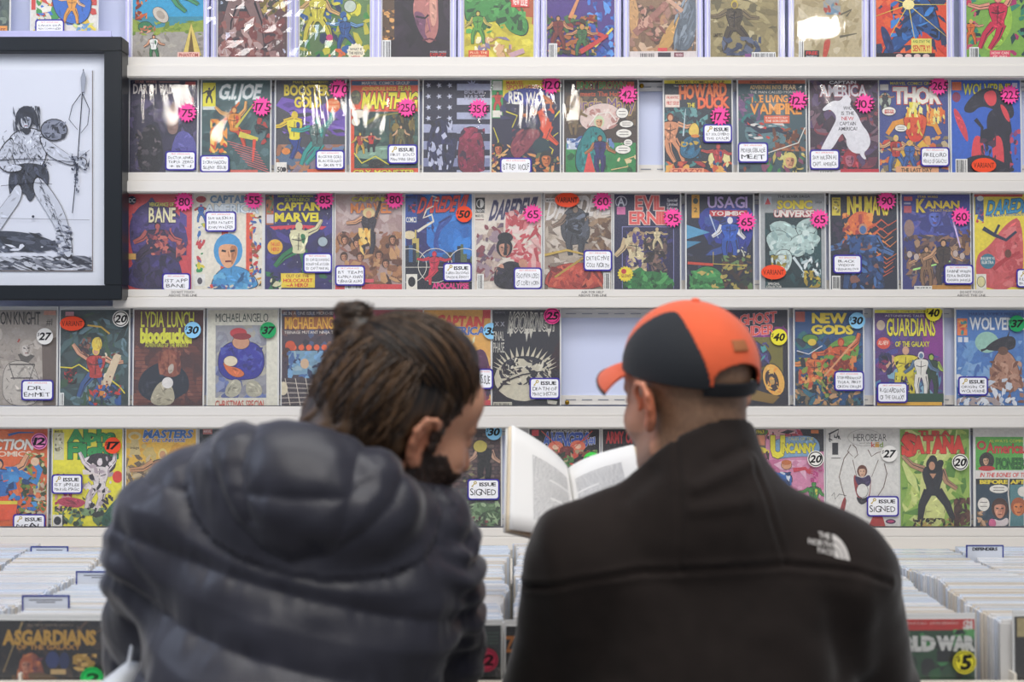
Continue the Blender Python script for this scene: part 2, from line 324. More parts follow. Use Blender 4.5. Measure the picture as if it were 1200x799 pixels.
def comic(x0, x1, y0, y1, bg, label, draw, st=None, cd=None, S=SW, Y=YW, slab=False, seed=0, sleeve=True, group='bagged comics on the wall shelves', tilt=1.5, name=None):
    """x0..x1, y0..y1: cover extent measured on the plane at distance Y"""
    R = random.Random(int(x0*7+y0*13)); px0 = x0-1.6; px1 = x1+1.6; cx = (x0+x1)/2; w = (px1-px0)/S; h = (y1-y0)/S+.006
    H = .262
    root = empty(name or ('graded_comic' if slab else 'comic_book'), ((cx-HX)/S, Y+.004, CZ-(y1-HY)/S))
    root.rotation_euler = (math.radians(-tilt+R.uniform(-.5,.5)), R.uniform(-.004, .004), R.uniform(-.012, .012))
    tag(root, label, 'comic', 'graded comics in hard cases on the top shelf' if slab else group)
    fx = lambda u: (u-cx)/S; fy = lambda v: (y1-v)/S+.001
    MB().box(-w/2, w/2, -.0008, .0014, 0, h+.004).build('backing_board', M['board'], root)
    P = Pr(fx, fy, x0, y0, x1, y1)
    P.r(x0, y0, x1, y1, bg)
    draw(P)
    # pages block behind the cover
    MB().box(-(x1-x0)/2/S, (x1-x0)/2/S, -.0021, -.0008, .001, (y1-y0)/S+.001).build('pages', M['board'], root)
    P.build('cover', M['printm'], root)
    yy = P.y-.0012
    if slab:
        e = .0125
        f = MB(); hw = w/2
        f.box(-hw-e, -hw, yy-.004, .006, 0, .33); f.box(hw, hw+e, yy-.004, .006, 0, .33); f.box(-hw, hw, yy-.004, .006, .318, .33); f.box(-hw, hw, yy-.004, .006, 0, .002)
        f.build('case_frame', M['caseedge'], root, bevel=.002)
        MB().box(-hw-e*.55, -hw-e*.35, yy-.005, yy-.0035, 0, .33).build('case_ridge', M['board'], root); MB().box(hw+e*.35, hw+e*.55, yy-.005, yy-.0035, 0, .33).build('case_ridge', M['board'], root)
        MB().box(-hw, hw, -.0012, .0014, .268, .316).build('grade_label', M['mount'], root)
        me = MB(); me.v = [(-hw, yy, 0), (hw, yy, 0), (hw, yy, .318), (-hw, yy, .318)]; me.f = [(0,1,2,3)]; me.build('case_front', M['case'], root)
    elif sleeve:
        n = 8; m = 10; me = MB(); hw = w/2+.0012
        for j in range(m+1):
            for i in range(n+1):
                u = i/n*2-1; v = j/m
                d = .0030*(1-u*u)*(.6+.4*math.sin(v*5+R.random()*.6)) + R.uniform(-.0003, .0003)
                me.v.append((u*hw, yy+.001-d*.5, v*(h+.006)))
        me.f = [(j*(n+1)+i, j*(n+1)+i+1, (j+1)*(n+1)+i+1, (j+1)*(n+1)+i) for j in range(m) for i in range(n)]
        so = me.build('plastic_sleeve', M['sleeve'], root, smooth=True)
    yy -= .0035
    def stick(fn, arg, nm, k):
        Q = Pr(fx, fy, px0-2, y0-2, px1+2, y1+.0, y=yy-k*.0012); fn(Q, arg); q = Q.build(nm, M['label'], root)
    if st:
        for k, s_ in enumerate(st if isinstance(st, list) else [st]): stick(price, s_, 'price_sticker' if s_[0] in ('star', 'dot') else 'variant_sticker', k+1)
    if cd: stick(card, cd, 'note_card', 0)
    return root
# ---------------------------------------------------------------- covers, row by row (all print is drawn from strokes and dabs)
SK = 'd9a27c'
def bars(P, x0, y0, x1, y1, bgc='eeeeea'):
    P.r(x0, y0, x1, y1, bgc); R = random.Random(int(x0)); x = x0+1.2
    while x < x1-1: P.r(x, y0+1.4, x+R.choice((.4, .7, .9)), y1-1, '2a2a2e'); x += R.choice((1.2, 1.6))
def bubble(P, x, y, rx, ry, c='f0ece4', n=2):
    P.e(x, y, rx+.5, ry+.5, '222226'); P.e(x, y, rx, ry, c)
    for i in range(n): P.l([(x-rx*.6, y-ry*.3+i*ry*.6), (x+rx*.6, y-ry*.3+i*ry*.6)], .7, '55504c')
# ---- top row: graded comics in hard cases (only their lower halves fall in the frame)
def c11(P):
    P.r(155, -50, 238, 20, '2f9bc4'); P.p([(155,22),(180,34),(238,24),(238,50),(155,52)], '8fa23a'); P.r(155, 38, 238, 70, 'a39d92'); P.N(155,40,238,70,['9c968c','b4ad9e','8a8478','aaa290'],40,3,1)
    P.N(155,25,238,42,['7f9a34','9aa83e','6d8a2c'],40,3,2); P.e(188,18,11,7,'c9bfae',rot=.8,ol=.5); P.e(188,18,6,4,'a99c8c',rot=.8)
    P.N(158,-20,172,24,['c8562c','e08a3a','7a2c1c'],22,3,3); P.F(205,-34,56,'3f8f5e','e8b48c','6b3a1c',(150,40,60,20)); P.e(170,32,8,6,'2f7a4a',ol=.6); P.N(163,30,182,40,['e0a07c','b5603c','2a6a42'],18,2,5)
    P.p([(214,66),(224,28),(236,66)], 'd8c060', ol=.5); P.p([(220,66),(224,36),(228,66)], '6a5220'); P.F(180,42,30,'e8e8e0','d49a74','2a2018',(120,50,100,70),'3b7a4a'); P.r(208,62,234,69,'e7b9a8'); P.t('PHANTOM', 210,63.5,232,67.5,'a83a2c')
def c12(P):
    P.N(255,-50,336,70,['8a4a44','a8807a','6a5450','c9a49a','4a3c40'],110,7,4); P.r(255,-8,295,14,'3a3a42'); P.N(300,-4,334,20,['7a6a2a','4a4a3a','c9b05a'],30,4,5); P.F(285,-60,120,'8d6f6a','caa090','5a3a34',(150,40,110,70)); P.N(258,20,330,66,['a86a60','8a4a44','c4a49c'],50,4,6); P.l([(260,64),(262,58),(265,60),(266,66)],.6,'e8e0dc')
def c13(P):
    P.r(351,-50,433,70,'5f7f4a'); P.N(351,-40,433,70,['d7cf3c','3f8a3e','2f5f9c','8a9a34','2a3a5a','c0b83a'],130,5,7); P.F(372,-10,64,'d8cc3e','d9b070','4a4020',(140,60,120,60)); P.F(404,20,44,'27528c','6a9ac0','1d3a66',(170,20,110,50)); P.e(410,8,7,7,'b9c4b4',ol=.5); P.e(386,45,4,4,'d23a7a'); P.star(417,62,11,'efe6c8',14,.85); P.t('WHAT IS',410,57,424,60,'333030'); P.t('THE RIDDLE',409,61.5,425,64.5,'333030'); P.t('HERE?',412,66,422,69,'b03030'); P.N(385,58,405,70,['2a5a9c','e07038'],14,3,8)
def c14(P):
    P.r(448,-50,527,70,'241a24'); P.N(462,-40,527,70,['2a1e2c','201620','352636','191219'],80,8,9); P.r(448,-50,462,48,'5a4430'); P.N(448,12,462,48,['c08a4a','8a5a2c','e0a860','3a2a24'],26,2.5,2,1.4,0)
    P.p([(486,-6),(492,-30),(512,-24),(513,10),(514,38),(505,53),(496,47),(489,30),(483,15)], 'b4746c', sm=True); P.p([(484,12),(500,18),(497,40),(503,50),(494,44),(487,28)], '7a4c66', sm=True); P.p([(502,-4),(511,-8),(512,28),(505,34)], 'd29c86', sm=True)
    P.l([(487,20),(498,22),(502,18)],2.4,'241a24'); P.l([(495,48),(503,46),(511,48)],2,'5a2438'); P.l([(501,22),(504,38)],1.2,'8a5270'); bars(P,448,48,458,70); P.t('MORE MORE',504,60.5,523,62.5,'e8e4e0',off=.0); P.t('EXPLICIT',504,63,523,66.5,'d8382c'); P.t('CONTENT',504,67,523,70,'e8e4e0')
def c15(P):
    P.r(544,-50,625,70,'cdbf33'); P.p([(600,-50),(625,-50),(625,30),(612,18),(596,8)], 'b45a2c'); P.N(545,20,625,70,['d8cc3a','e4d84a','b8a82c'],50,5,11); P.p([(544,-50),(566,-50),(570,0),(592,-4),(604,10),(620,26),(616,44),(596,38),(588,22),(572,28),(556,18),(544,30)], '3c8c3e', ol=1, sm=True)
    P.N(546,-20,616,40,['2c6e30','4ca04c','1e4a24','5ab054'],70,4,12); P.N(556,44,600,68,['f0e8b8','dcae80','b08a50','8a7a9c'],40,4,13); P.F(560,14,40,'5a9a3c','c8b858','3a3a1c',(120,60,110,70)); P.l([(598,66),(614,60)],6,'c8a0a8'); P.r(549,60,573,70,'d8502c'); P.t('PLUS: THE',551,61.5,571,64,'f0d0a0'); P.t('ORIGINAL',551,65.5,571,68,'f0d0a0'); P.r(599,-6,620,9,'d83a30'); P.t('NEW ISSUE!',601,-2,618,6,'f4ece0',up=-.1)
def c16(P):
    P.r(641,-50,720,70,'4a2f80'); P.N(688,-40,720,70,['2f62b0','3a7ad0','24489a','5a9ae0'],60,5,14); P.N(641,18,700,66,['3a3020','b0642c','2a4a30','8a2c24','c8a050','1c2030','3f6a3a'],170,3,15); P.N(690,30,720,70,['2a58b0','24408a','c03a34'],40,3,16)
    P.l([(668,22),(678,-2)],5,'d8905c',3); P.l([(697,56),(718,34)],2.6,'e0c84a'); P.F(654,20,40,'7a2a24','c88c5c','2a1a14',(130,50,110,70)); P.F(682,30,38,'3a6a3a','c88c5c','c89a3a',(150,30,110,70)); P.l([(680,62),(700,50),(712,42)],6,'c63c38',4); bars(P,643,52,653,70)
def c17(P):
    P.r(738,-50,816,70,'8a6c50'); P.N(738,-40,816,62,['b88a60','7a5a44','d0b090','5c4638','a67c6a'],120,5,17); P.p([(738,-20),(752,20),(738,50)], 'c89a64', sm=True); P.p([(768,58),(790,20),(802,22),(784,62)], 'c79a56', sm=True); P.p([(786,60),(794,24),(816,-20),(816,60)], '5f6a74', sm=True); P.N(790,0,816,60,['76828c','545e68','8e9aa4'],30,3,18,5,1.9); P.l([(744,40),(764,22),(782,4)],9,'9c6a5c',7); P.l([(776,-6),(800,14)],5,'caa084'); P.N(748,6,780,50,['8a5448','b07a68','c89a84'],34,3,19)
    P.r(738,61,816,70,'dcd2cc'); bars(P,749,62,768,69,'dcd2cc'); P.r(771,62.5,786,69.5,'34303c'); P.r(790,62.5,801,69.5,'7a3844'); P.r(771,57,782,61,'d8484a'); P.t('PREVIEW',792,64,800,67,'e8c8c8')
def c18(P):
    P.r(833,-50,912,70,'8f8258'); P.N(833,-40,912,70,['9c8e60','7c704a','ac9e70','6a6244','c0b48a'],110,6,20,2.5); P.F(861,2,62,'4a4030','7a6a4a','c8b040',(150,40,115,50)); P.N(846,44,892,66,['46506a','3a4258','5c667e'],34,4,21); bars(P,881,62,909,70); P.r(873,64,880,68,'8a4a8a'); P.t('LIMITED', 836,40,847,44,'4a402a', up=.0)
def c19(P):
    P.r(931,-50,1010,70,'bfb08a'); P.N(931,-40,1010,70,['c8ba96','b4a47c','d4c8a8','a89870'],90,6,22); P.N(965,-6,985,18,['b04a3c','6a8aa0','9aa0a0'],24,4,23); P.p([(966,48),(974,46),(972,58),(968,70),(964,68),(965,58)], 'c04a38', sm=True); P.l([(985,18),(998,12),(992,20)],2,'6a6450'); P.l([(984,44),(1004,40)],3,'6a6450',1); bars(P,936,48,942,69); P.r(943,60,960,70,'2c2c30'); P.t('FREE',945,61,958,65,'e03830'); P.t('DIGITAL',945,66.5,958,69,'e8e8e8')
def c1a(P):
    P.r(1027,-50,1110,70,'e0502c'); P.N(1027,-40,1110,70,['e8602c','d8402c','f0703c','2c3a5c'],60,7,24); P.p([(1032,66),(1048,44),(1062,26),(1056,4),(1080,-8),(1096,10),(1104,44),(1098,50),(1080,34),(1066,48),(1050,62)], '1f4f8c', ol=1, sm=True); P.N(1044,0,1100,48,['143058','2f6fb8','0f1f3a','3a86d0'],50,4,25,3)
    for a in range(9): P.l([(1065,6),(1065+60*math.cos(a*.7),6+60*math.sin(a*.7))],1.0,'f0d850',.3)
    P.e(1065,6,7,6,'f8e8a0'); P.p([(1030,30),(1040,34),(1050,62),(1040,66)], '24386a', sm=True); P.r(1068,46,1092,63,'e8d86a'); P.t('AND, STAY THE',1070,48,1090,51,'3a7a3a'); P.t('SENTRY!',1070,54,1090,61,'d83a2c'); P.r(1027,63,1096,70,'2a2430')
    for i in range(4): P.e(1054+i*10.5,66.5,4,2.4,'e8c8c0')
def c1b(P):
    P.r(1133,-50,1215,70,'7fae4a'); P.N(1133,-40,1150,70,['2f8a70','d03a5c','1c3a3a','c8506a'],40,4,26); P.N(1180,-40,1215,70,['2a4a4a','3a8a6a','b0306a','1c2a3a'],50,4,27); P.p([(1150,60),(1160,20),(1180,-10),(1190,30),(1170,60)], '9cc84a', sm=True); P.F(1170,-6,70,'c8284a','e0987c','d8406a',(170,-60,130,110)); P.F(1138,24,30,'d8702c','e0a080','e8c850'); bars(P,1136,56,1147,70); P.r(1160,60,1184,70,'e0506a'); P.t('HOW CAN',1162,61.5,1182,64.5,'f4d8c8'); P.t('IT BE?',1164,66,1180,69,'f4d8c8')
TOP = [(155,238,'3a8a9c','cased comic with blue sky, green hill and yellow ladder, nearest the framed drawing',c11),
 (255,336,'6a4a48','cased comic loosely bagged in crinkled plastic with a brownish red cover',c12),
 (351,433,'5f7f4a','cased comic with a yellow, green and blue busy cover and a jagged speech caption',c13),
 (448,527,'241a24','cased dark comic with one large purple lit face looking down',c14),
 (544,625,'cdbf33','cased comic with a big green muscular shape over yellow ground',c15),
 (641,720,'4a2f80','cased comic with a purple sky above a dense colourful crowd',c16),
 (738,816,'8a6c50','cased comic with tan and brown painted arms above a pale barcode strip',c17),
 (833,912,'8f8258','cased dull gold comic with a lone thin standing figure',c18),
 (931,1010,'bfb08a','cased pale beige comic with a black and red caption box at its lower left',c19),
 (1027,1110,'e0502c','cased orange comic with a blue leaping figure and yellow rays',c1a),
 (1133,1215,'7fae4a','cased green comic with a pink flying figure at the right end of the top row',c1b)]
for i, (a, b, bg, lab, fn) in enumerate(TOP): comic(a, b, -49, 70, bg, lab, fn, slab=True, tilt=.8)
# the loosely bagged pair of cases gets a crinkled outer bag
for px0, px1, lab in ((246, 345, 'crinkled clear plastic bag over the second cased comic from the left'), (342, 395, 'crinkled clear plastic bag over the left half of the third cased comic')):
    R = random.Random(px0); me = MB(); n, m = 9, 14; w = (px1-px0)/SW
    for j in range(m+1):
        for i in range(n+1): me.v.append((wx(px0)+w*i/n, 2.966+R.uniform(-.004,.004), wz(69.5)+.27*j/m))
    me.f = [(j*(n+1)+i, j*(n+1)+i+1, (j+1)*(n+1)+i+1, (j+1)*(n+1)+i) for j in range(m) for i in range(n)]
    tag(me.build('plastic_bag', mat_film('crinkled_plastic_bag', (.97,.97,.97), 2.2, .35, 14, .07)), lab, 'plastic bag')
# ---- upper left: two bagged comics on a clear ledge above the frame
def c01(P):
    P.r(-48,-70,10,44,'4a5a54'); P.N(-48,-60,10,44,['5a6a5a','3a4a4a','7a8a7a','2c3a3a'],70,5,31); P.r(-8,31,8,44,'e89a3c'); P.t('FREE',-6,34,6,40,'8a3a1c')
def c02(P):
    P.r(36,-70,113,44,'e8e4dc'); P.r(36,-70,41,12,'d83a34'); P.N(42,-50,113,30,['2f6fd0','e8c030','d04038','3aa0c8','f0ece0','1c2a6a','3c9a4a'],150,5,32); P.p([(60,-20),(108,-10),(104,26),(80,30),(62,14)], '2c6cc8', sm=True, ol=1); P.F(84,-8,38,'e8a03c','e8b890','d86a2c',(170,60,120,70)); P.N(38,16,60,40,['e8d83a','3a7ad0','e8e0d0'],20,3,33); P.N(84,28,113,40,['d8e08a','6aa0d0','e8d040'],20,3,34)
comic(-48,10,-70,44,'4a5a54','dark green bagged comic cut by the left edge, above the frame',c01,group='bagged comics above the framed drawing')
comic(36,113,-70,44,'e8e4dc','bright blue and yellow bagged comic with a note card above the framed drawing',c02,cd=(42,24,76,43.5,['SANDI EISA','MEN COMMANDER','SEPT 13']),group='bagged comics above the framed drawing')
t = empty('acrylic_ledge', (wx(35), 3.0, wz(46))); tag(t, 'clear acrylic ledge holding the comics above the frame', 'shelf')
MB().box(-.25,.215,-.03,.06,-.003,.001).build('ledge', M['caseedge'], t); MB().box(-.25,.215,-.032,-.029,-.003,.012).build('front_lip', M['caseedge'], t)
# ---- second row
def c21(P):
    P.r(151,94,230,204,'3a3550'); P.N(151,116,230,204,['3a3650','2f2c44','4a4460','5a5078','332f4a'],90,7,41); P.p([(196,204),(205,150),(230,160),(230,204)], '5c58a0', sm=True); P.p([(160,204),(162,160),(176,142),(190,160),(192,204)], '24222e', sm=True); P.N(158,150,190,200,['4c4650','1c1a24','6a6068'],34,3,42); P.p([(194,158),(197,125),(205,118),(210,158)], '8a6c64', sm=True); P.t('STAR WARS',157,94.6,182,97.6,'d89a90'); P.l([(185,96.3),(209,96.3)],.8,'d89a90')
    P.t('DARTH VADER',155,99,211,110,'ece6e4',off=.03); P.r(216,96,228,100,'c04a50'); P.N(217,102,226,110,['a09ab0','6a6484'],10,1.5,2); P.r(216,114,226,124,'a05060'); P.r(194,200,230,204,'c8ccd8')
def c22(P):
    P.r(236,94,316,204,'3e5c5e'); P.N(236,110,316,204,['3a5658','4a6a6a','30484c','55757a'],60,7,43); P.r(237,97,252,125,'e6dc30'); P.F(244.5,103,19,'2a2a28','2a2a28','2a2a28',(140,-40,110,70),ol=.1); P.r(237,125,252,129,'d8dcd8')
    P.t('G.I.JOE',255,99,303,116,'e8ecea','7a9a9a',ow=.07,off=.03,sl=.22); P.l([(248,178),(256,150),(280,120)],7,'e0702c',2); P.N(246,140,266,180,['e8702c','f0a03c','d84a2c','f4cc60'],34,4,44); P.F(274,126,50,'d8882c','e0a860','8a3a1c',(200,-50,20,60),'d04a2c')
    P.l([(276,150),(300,118)],3,'c8c04a',1); P.l([(280,158),(302,164)],7,'d8cc4a',4); P.l([(298,164),(296,190)],4,'e0482c',2)
    for i in range(9): P.l([(266+i*3,166+i*3.5),(300+i*2,176+i*3.4)],.7,'e87878'); P.N(298,120,316,170,['24343a','b03a34','1c2a30'],16,4,45); P.r(270,200,302,204,'d86a5c')
def c23(P):
    P.r(323,94,404,204,'46464e'); P.p([(330,114),(404,130),(404,160),(352,140),(323,124)], '6f4fb0'); P.N(330,120,404,160,['6a48a8','8a68c8','5a3c90','3c3c48'],40,5,46,4,.25); P.N(323,170,404,204,['a06a4c','8a7a88','6c84a8','b07c5c','58708c'],60,6,47); P.t('MAN, DETRIMENT!',343,95,384,98,'e8d838',off=.0)
    P.t('BOOSTER',333,100,385,112,'ead23a','2a2430',ow=.06,off=.04); P.t('GOLD',345,114,376,126,'ead23a','2a2430',ow=.06,off=.04); P.F(345,132,58,'e8d832','e0c030','d8c030',(150,200,60,100),'27408c'); P.F(372,138,62,'4a6a68','2f9c94','38383c',(160,-50,130,120),'2a9a90'); P.e(390,124,8.5,8.5,'e06a2c'); P.t('AT LAST',384,119,396,122,'f4d8a0'); P.t('HERO CITY',383,124,397,127,'f4d8a0')
    P.r(323.5,191,336,204,'ece8e0'); P.t('50',325,196.5,331,202.5,'1c1c20',off=.03); P.e(333,199.5,2.6,2.8,'2a2a30'); P.r(360,199,404,204,'e0683c'); P.e(335,178,5,4,'e08a3c')
def c24(P):
    P.r(411,95,490,204,'e2532c'); P.r(412,95,490,100,'3b6f9a'); P.t('MARVEL COMICS GROUP',424,95.6,480,99.2,'f0f0ea',off=.01); P.t('ADVENTURE INTO',424,102,464,106,'f0d83c',off=.02); P.t('FEAR',467,101,482,106.5,'f4e04a','2a1a10'); P.t('WITH',448,107.5,456,109.5,'f0d83c')
    P.t('MAN-THING',424,109,488,127,'f0e62c','1f3a1c',ow=.09,off=.04,sl=.12,yscale=1); P.e(417,114,6,8,'5a5a44',ol=.4); P.N(412,108,424,124,['6a6a4a','3a3a2c','8a8a5a'],16,2,48); P.r(415,131,490,198,'2f4a48'); P.N(415,131,490,198,['3a5a50','24383a','486a5c','1c2a2c'],70,5,49); P.N(456,132,486,176,['6a5a24','4a4220','8a7430','2c2a1a'],60,4,50,3,1.5)
    P.l([(428,146),(444,136),(468,133)],4,'7a7a34',2); P.p([(416,178),(450,170),(488,176),(488,186),(416,188)], '7fa08c', sm=True); P.F(422,156,26,'a83a34','d8b03a','3a2a1c',(120,60,110,70),'d0a838'); P.F(435,156,24,'c8302c','d0a080','2a2018',(160,40,105,75),'20242c'); P.F(470,148,26,'6a6a44','e0b080','5a4428',(120,60,110,70)); P.e(420,134,8,5,'e8e0d0',ol=.4); P.e(417,143,5,5,'e8e0d0',ol=.4); P.l([(415,180),(424,192),(440,184),(456,194)],1.4,'e0d83a'); P.p([(428,198),(440,184),(456,196)], '1c1c1c', sm=True); P.t('CRY MONSTER',414,200,486,206,'f0dc3a','3a1a10')
def c25(P):
    P.r(496,93,574,204,'1d1c3a')
    for i in range(7): P.r(535,98+i*17,574,106+i*17,'aab0cc' if i%2==0 else 'b4b8d0')
    P.r(496,146,574,156,'a4a8c6'); P.r(496,166,574,176,'8f94b8'); P.r(496,186,574,196,'7f84aa')
    for i in range(3):
        for j in range(4): P.star(501.5+i*12.5,100+j*13,3.6,'c8cce0',5,.42)
    P.star(553,100,8,'a8accc',9,.4); P.t('BOOM',544,105,566,110,'9a9ab0'); P.t('HART',544,111.5,566,117,'9a9ab0')
    P.p([(508,204),(500,180),(502,160),(508,142),(518,138),(524,150),(524,166),(536,160),(534,178),(528,204)], '1f2148', sm=True, ol=.8); P.N(500,142,530,200,['23244c','2b2d60','c0c4dc','14142c'],46,3,51,3,1.5); P.N(502,170,518,202,['c8cce0','b0b4d0'],16,3,52,2,1.4); P.p([(538,204),(536,180),(540,154),(552,148),(564,154),(568,180),(566,204)], '7a1c3a', sm=True, ol=.8); P.e(552,160,10,10,'8a2040'); P.N(538,150,568,202,['92244a','64163a','a83054','3c1838'],44,3,53)
def c26(P):
    P.r(576,94,656,204,'232240'); P.r(576,94,589,139,'2f9c4c'); P.r(577,95,588,106,'e8e8e0'); P.F(583,108,24,'c83a2c','c88058','1c1c18'); P.r(577,130,588,138,'e8e4d8'); P.p([(589,94),(656,94),(656,108),(620,100),(589,114)], 'f0dc2c'); P.t('MARVEL',593,95,613,99,'e0502c'); P.t('SPOTLIGHT',593,100,632,105.5,'e0502c','f8e060'); P.e(620,114,30,10.5,'3f49a0'); P.t('RED WOLF',596,107,644,121,'f0eee8','1c1c40',ow=.05,off=.03,arc=-2)
    for q in (((656,130),(640,150),(644,160),(630,172)),((590,130),(606,136),(600,150)),((576,190),(584,166),(578,150)),((640,200),(648,176),(638,168),(654,156)),((578,190),(584,178),(592,180))): P.l(list(q),1.6,'e8dc30',.8)
    P.p([(596,176),(604,158),(622,150),(636,156),(624,170),(606,190)], '8a3a4a', ol=.8, sm=True); P.N(600,152,630,180,['7a2c44','a04a50','5c2038'],24,3,54,3,2.2); P.F(640,118,60,'e0502c','d8804c','1c1c18',(150,250,60,110)); P.e(634,172,10,10,'1c3a44'); P.N(576,170,600,204,['c87048','2a2430','5a3a5a','e0b070'],34,3,55); P.N(612,180,656,204,['c8743c','24303c','5a6a4a','e09a5c'],50,3,56); P.N(586,122,650,150,['2a2848','34325c'],24,5,57); P.head(640,188,8,'c8743c','2a3030','9a5028'); P.head(584,176,6,'c87048','20201c','8a4028')
def c27(P):
    P.r(661,94,747,204,'4a3c34'); P.N(663,112,745,150,['5c4a38','3c302c','6e5840','8a6c4c'],60,5,58); P.r(661,94,747,109,'2c2c28'); P.r(735,96,743,112,'d8582c'); P.t('BINKY BROWN',676,96,733,104,'3a9a4c','c83a2c',ow=.09,off=.03); P.t('meets The Holy',680,107.5,728,113,'d8582c',off=.02); P.t('Virgin Mary',669,115,744,130,'6a4a8a','c8a868',ow=.06,off=.0)
    P.r(663,168,745,204,'2f8a4a'); P.N(663,168,745,204,['2c8046','3c9c54','1c5c34','e8d8a8'],40,4,59); P.r(664,163,712,176,'c8d0e0'); P.N(664,160,720,176,['6a8ac0','e8ecf0','3a5a9a'],22,3,60); P.e(703,138,24,16,'e0c8c0',rot=-.2,ol=.5); P.N(686,128,724,152,['d8b0a8','b8847c','f0e0d8'],30,3,61)
    P.p([(676,204),(674,180),(684,158),(692,148),(706,152),(712,166),(704,180),(696,204)], '1f7f80', ol=1, sm=True); P.N(678,156,706,200,['186a70','2c9c98','104a50'],26,3,62,3,1.7); P.head(702,144,6,'d8a880','c8d8b0','b07a50'); P.p([(684,204),(690,176),(698,204)], 'e0504c'); P.F(703,160,46,'2f2a6c','b87848','4a2c1c',(120,60,95,85)); 
    for x, y, a, b in ((729,133,7,6),(734,146,8,4),(731,157,9,5),(736,168,5,4),(730,176,9,5)): bubble(P,x,y,a,b)
    P.F(672,120,40,'7a6440','8a7048','5a4428',(120,60,95,85),ol=.4)
    P.l([(690,148),(700,134),(714,132),(722,142)],1.4,'f0e8e0'); P.l([(716,200),(736,196),(732,188),(744,184)],1.2,'e8c890')
def c28(P):
    P.r(779,94,858,204,'2c3440'); P.r(779,94,858,98,'ecdc34'); P.t('MARVEL COMICS GROUP',792,94.6,850,97.6,'2a2a20',off=.01); P.t("TRAPPED IN A WORLD HE NEVER MADE!",790,100,850,102,'e8e8e0',off=.0); P.N(779,126,830,160,['4a8a8a','2f6068','6aa0a0','385058'],60,4,63); P.t('HOWARD',797,101,852,116,'f0803c','b8281c',ow=.07,off=.04,up=.06); P.t('THE',806,121,815,126,'f0e04a','2a1a10'); P.t('DUCK',819,115,854,127,'f0703c','b8281c',ow=.07,off=.04,up=.02); P.r(780,111,797,126,'f0dcd0'); P.t('FRANTIC',782,113,796,116,'c8382c'); P.t('FIRST ISSUE',782,119,796,123,'c8382c')
    P.F(786,134,60,'d8946c','e0a47c','7a3020',(100,20,80,60)); P.l([(801,160),(804,128)],2,'c8d8e0',.6); P.p([(796,182),(800,164),(814,158),(822,166),(820,182),(808,188)], '2c6a8c', ol=.8, sm=True); P.p([(806,158),(810,146),(816,144),(820,152),(818,162)], 'e8c85c', ol=.6, sm=True); P.e(815,160,5,2,'e0883c'); P.N(798,166,822,186,['2f78a0','1c4058','c8a83c'],18,3,64); P.e(843,188,13,13,'e8dc9c',ol=.6); P.F(842,170,40,'b83a3c','c84a44','8a2c34',(170,30,110,60),'2f3f80'); P.N(779,190,858,204,['d8643c','e8b058','2a2a3c','4a8a8a','b03a3c'],40,4,65); P.r(785,198,825,204,'f0a078'); P.t('CRAZY!',788,199,822,203,'b02c28')
def c29(P):
    P.r(866,94,945,204,'3a5660'); P.r(866,94,945,98,'d8704a'); P.t('MARVEL COMICS GROUP',880,94.8,932,97.6,'5a2018',off=.01); P.t('ADVENTURE INTO',880,100,916,104.5,'e8c070'); P.t('FEAR',919,99.5,934,105,'f0e0b0','8a2a1c'); P.t('THE MAN CALLED MORBIUS',880,106.5,938,109.5,'f0ece4',off=.0); P.t('THE LIVING',880,111.5,924,120,'f0a040','6a2a1c',ow=.05,off=.03); P.t('VAMPIRE',880,121.5,940,134,'f0a040','6a2a1c',ow=.05,off=.03)
    P.N(866,110,892,150,['2a7a78','6a4a78','24484c','8a5a84'],30,4,66); P.p([(868,150),(900,138),(930,150),(920,172),(884,178)], '5c8088', sm=True); P.l([(874,140),(892,154),(912,152),(938,162)],8,'1d2540',5); P.N(876,138,920,164,['1c2440','c83a34','e0dcd8'],26,2.5,67,3,.3); P.N(906,150,945,178,['8a4c30','6a3824','b07048','3a2a24'],44,3.5,68); P.l([(870,168),(900,180),(936,168),(944,150)],1.2,'e8e8e0'); P.r(896,136,926,145,'e0603c'); P.t('IS AN OATH TO SLAY',898,137.5,924,139.5,'f4e0d0'); P.t('THE SORCERER',898,141,924,143.5,'f4e0d0'); P.N(892,178,945,204,['3a8a4c','c8b45c','8a4a6a','2c3a34','d8d088'],56,3.5,69); P.head(926,190,8,'d8a078','d8cc78','a06a48'); P.N(866,176,880,204,['24344a','8a4a34'],16,4,70)
def c2a(P):
    P.r(950,94,1030,204,'3c2438'); P.N(950,94,1030,198,['4a2c48','6a2c44','34203a','8a3a48','2a1c30','58406a','7a5a6a'],150,6,71); P.N(986,176,1006,202,['b82c3c','d8485c','7a1c30'],26,3,72); P.head(996,188,8,'b8687c','a02438','7a3858'); P.t('CAPTAIN',973,95,1004,98.5,'f0eef0',off=.03); P.t('AMERICA',962,100,1016,113,'e8e4ec','b83038',ow=.06,off=.03); P.r(962,108,1016,113,'3c5aa0') if False else None
    P.p([(990,111),(995,112),(999,118),(996,123),(1006,135),(1010,146),(1018,156),(1021,168),(1017,176),(1012,180),(1016,188),(1011,187),(1005,176),(996,172),(990,160),(987,156),(978,172),(972,178),(961,178),(966,168),(976,150),(982,138),(974,128),(966,131),(964,128),(976,118),(986,119)], 'e6e4ea', sm=True); P.e(1006,166,14,15,'e6e4ea')
    for i, (a, w, c) in enumerate((('WHO',10,'3a3440'),('IS THE',15,'3a3440'),('NEW',14,'c8303c'),('CAPTAIN',19,'3a3440'),('AMERICA?',22,'3a3440'))): P.t(a,994-w/2,125+i*6.1,994+w/2,129.2+i*6.1,c,off=.01)
    P.r(950,200,985,204,'d8d0d8'); bars(P,960,200,978,204); P.r(985,199,1030,204,'c82c40')
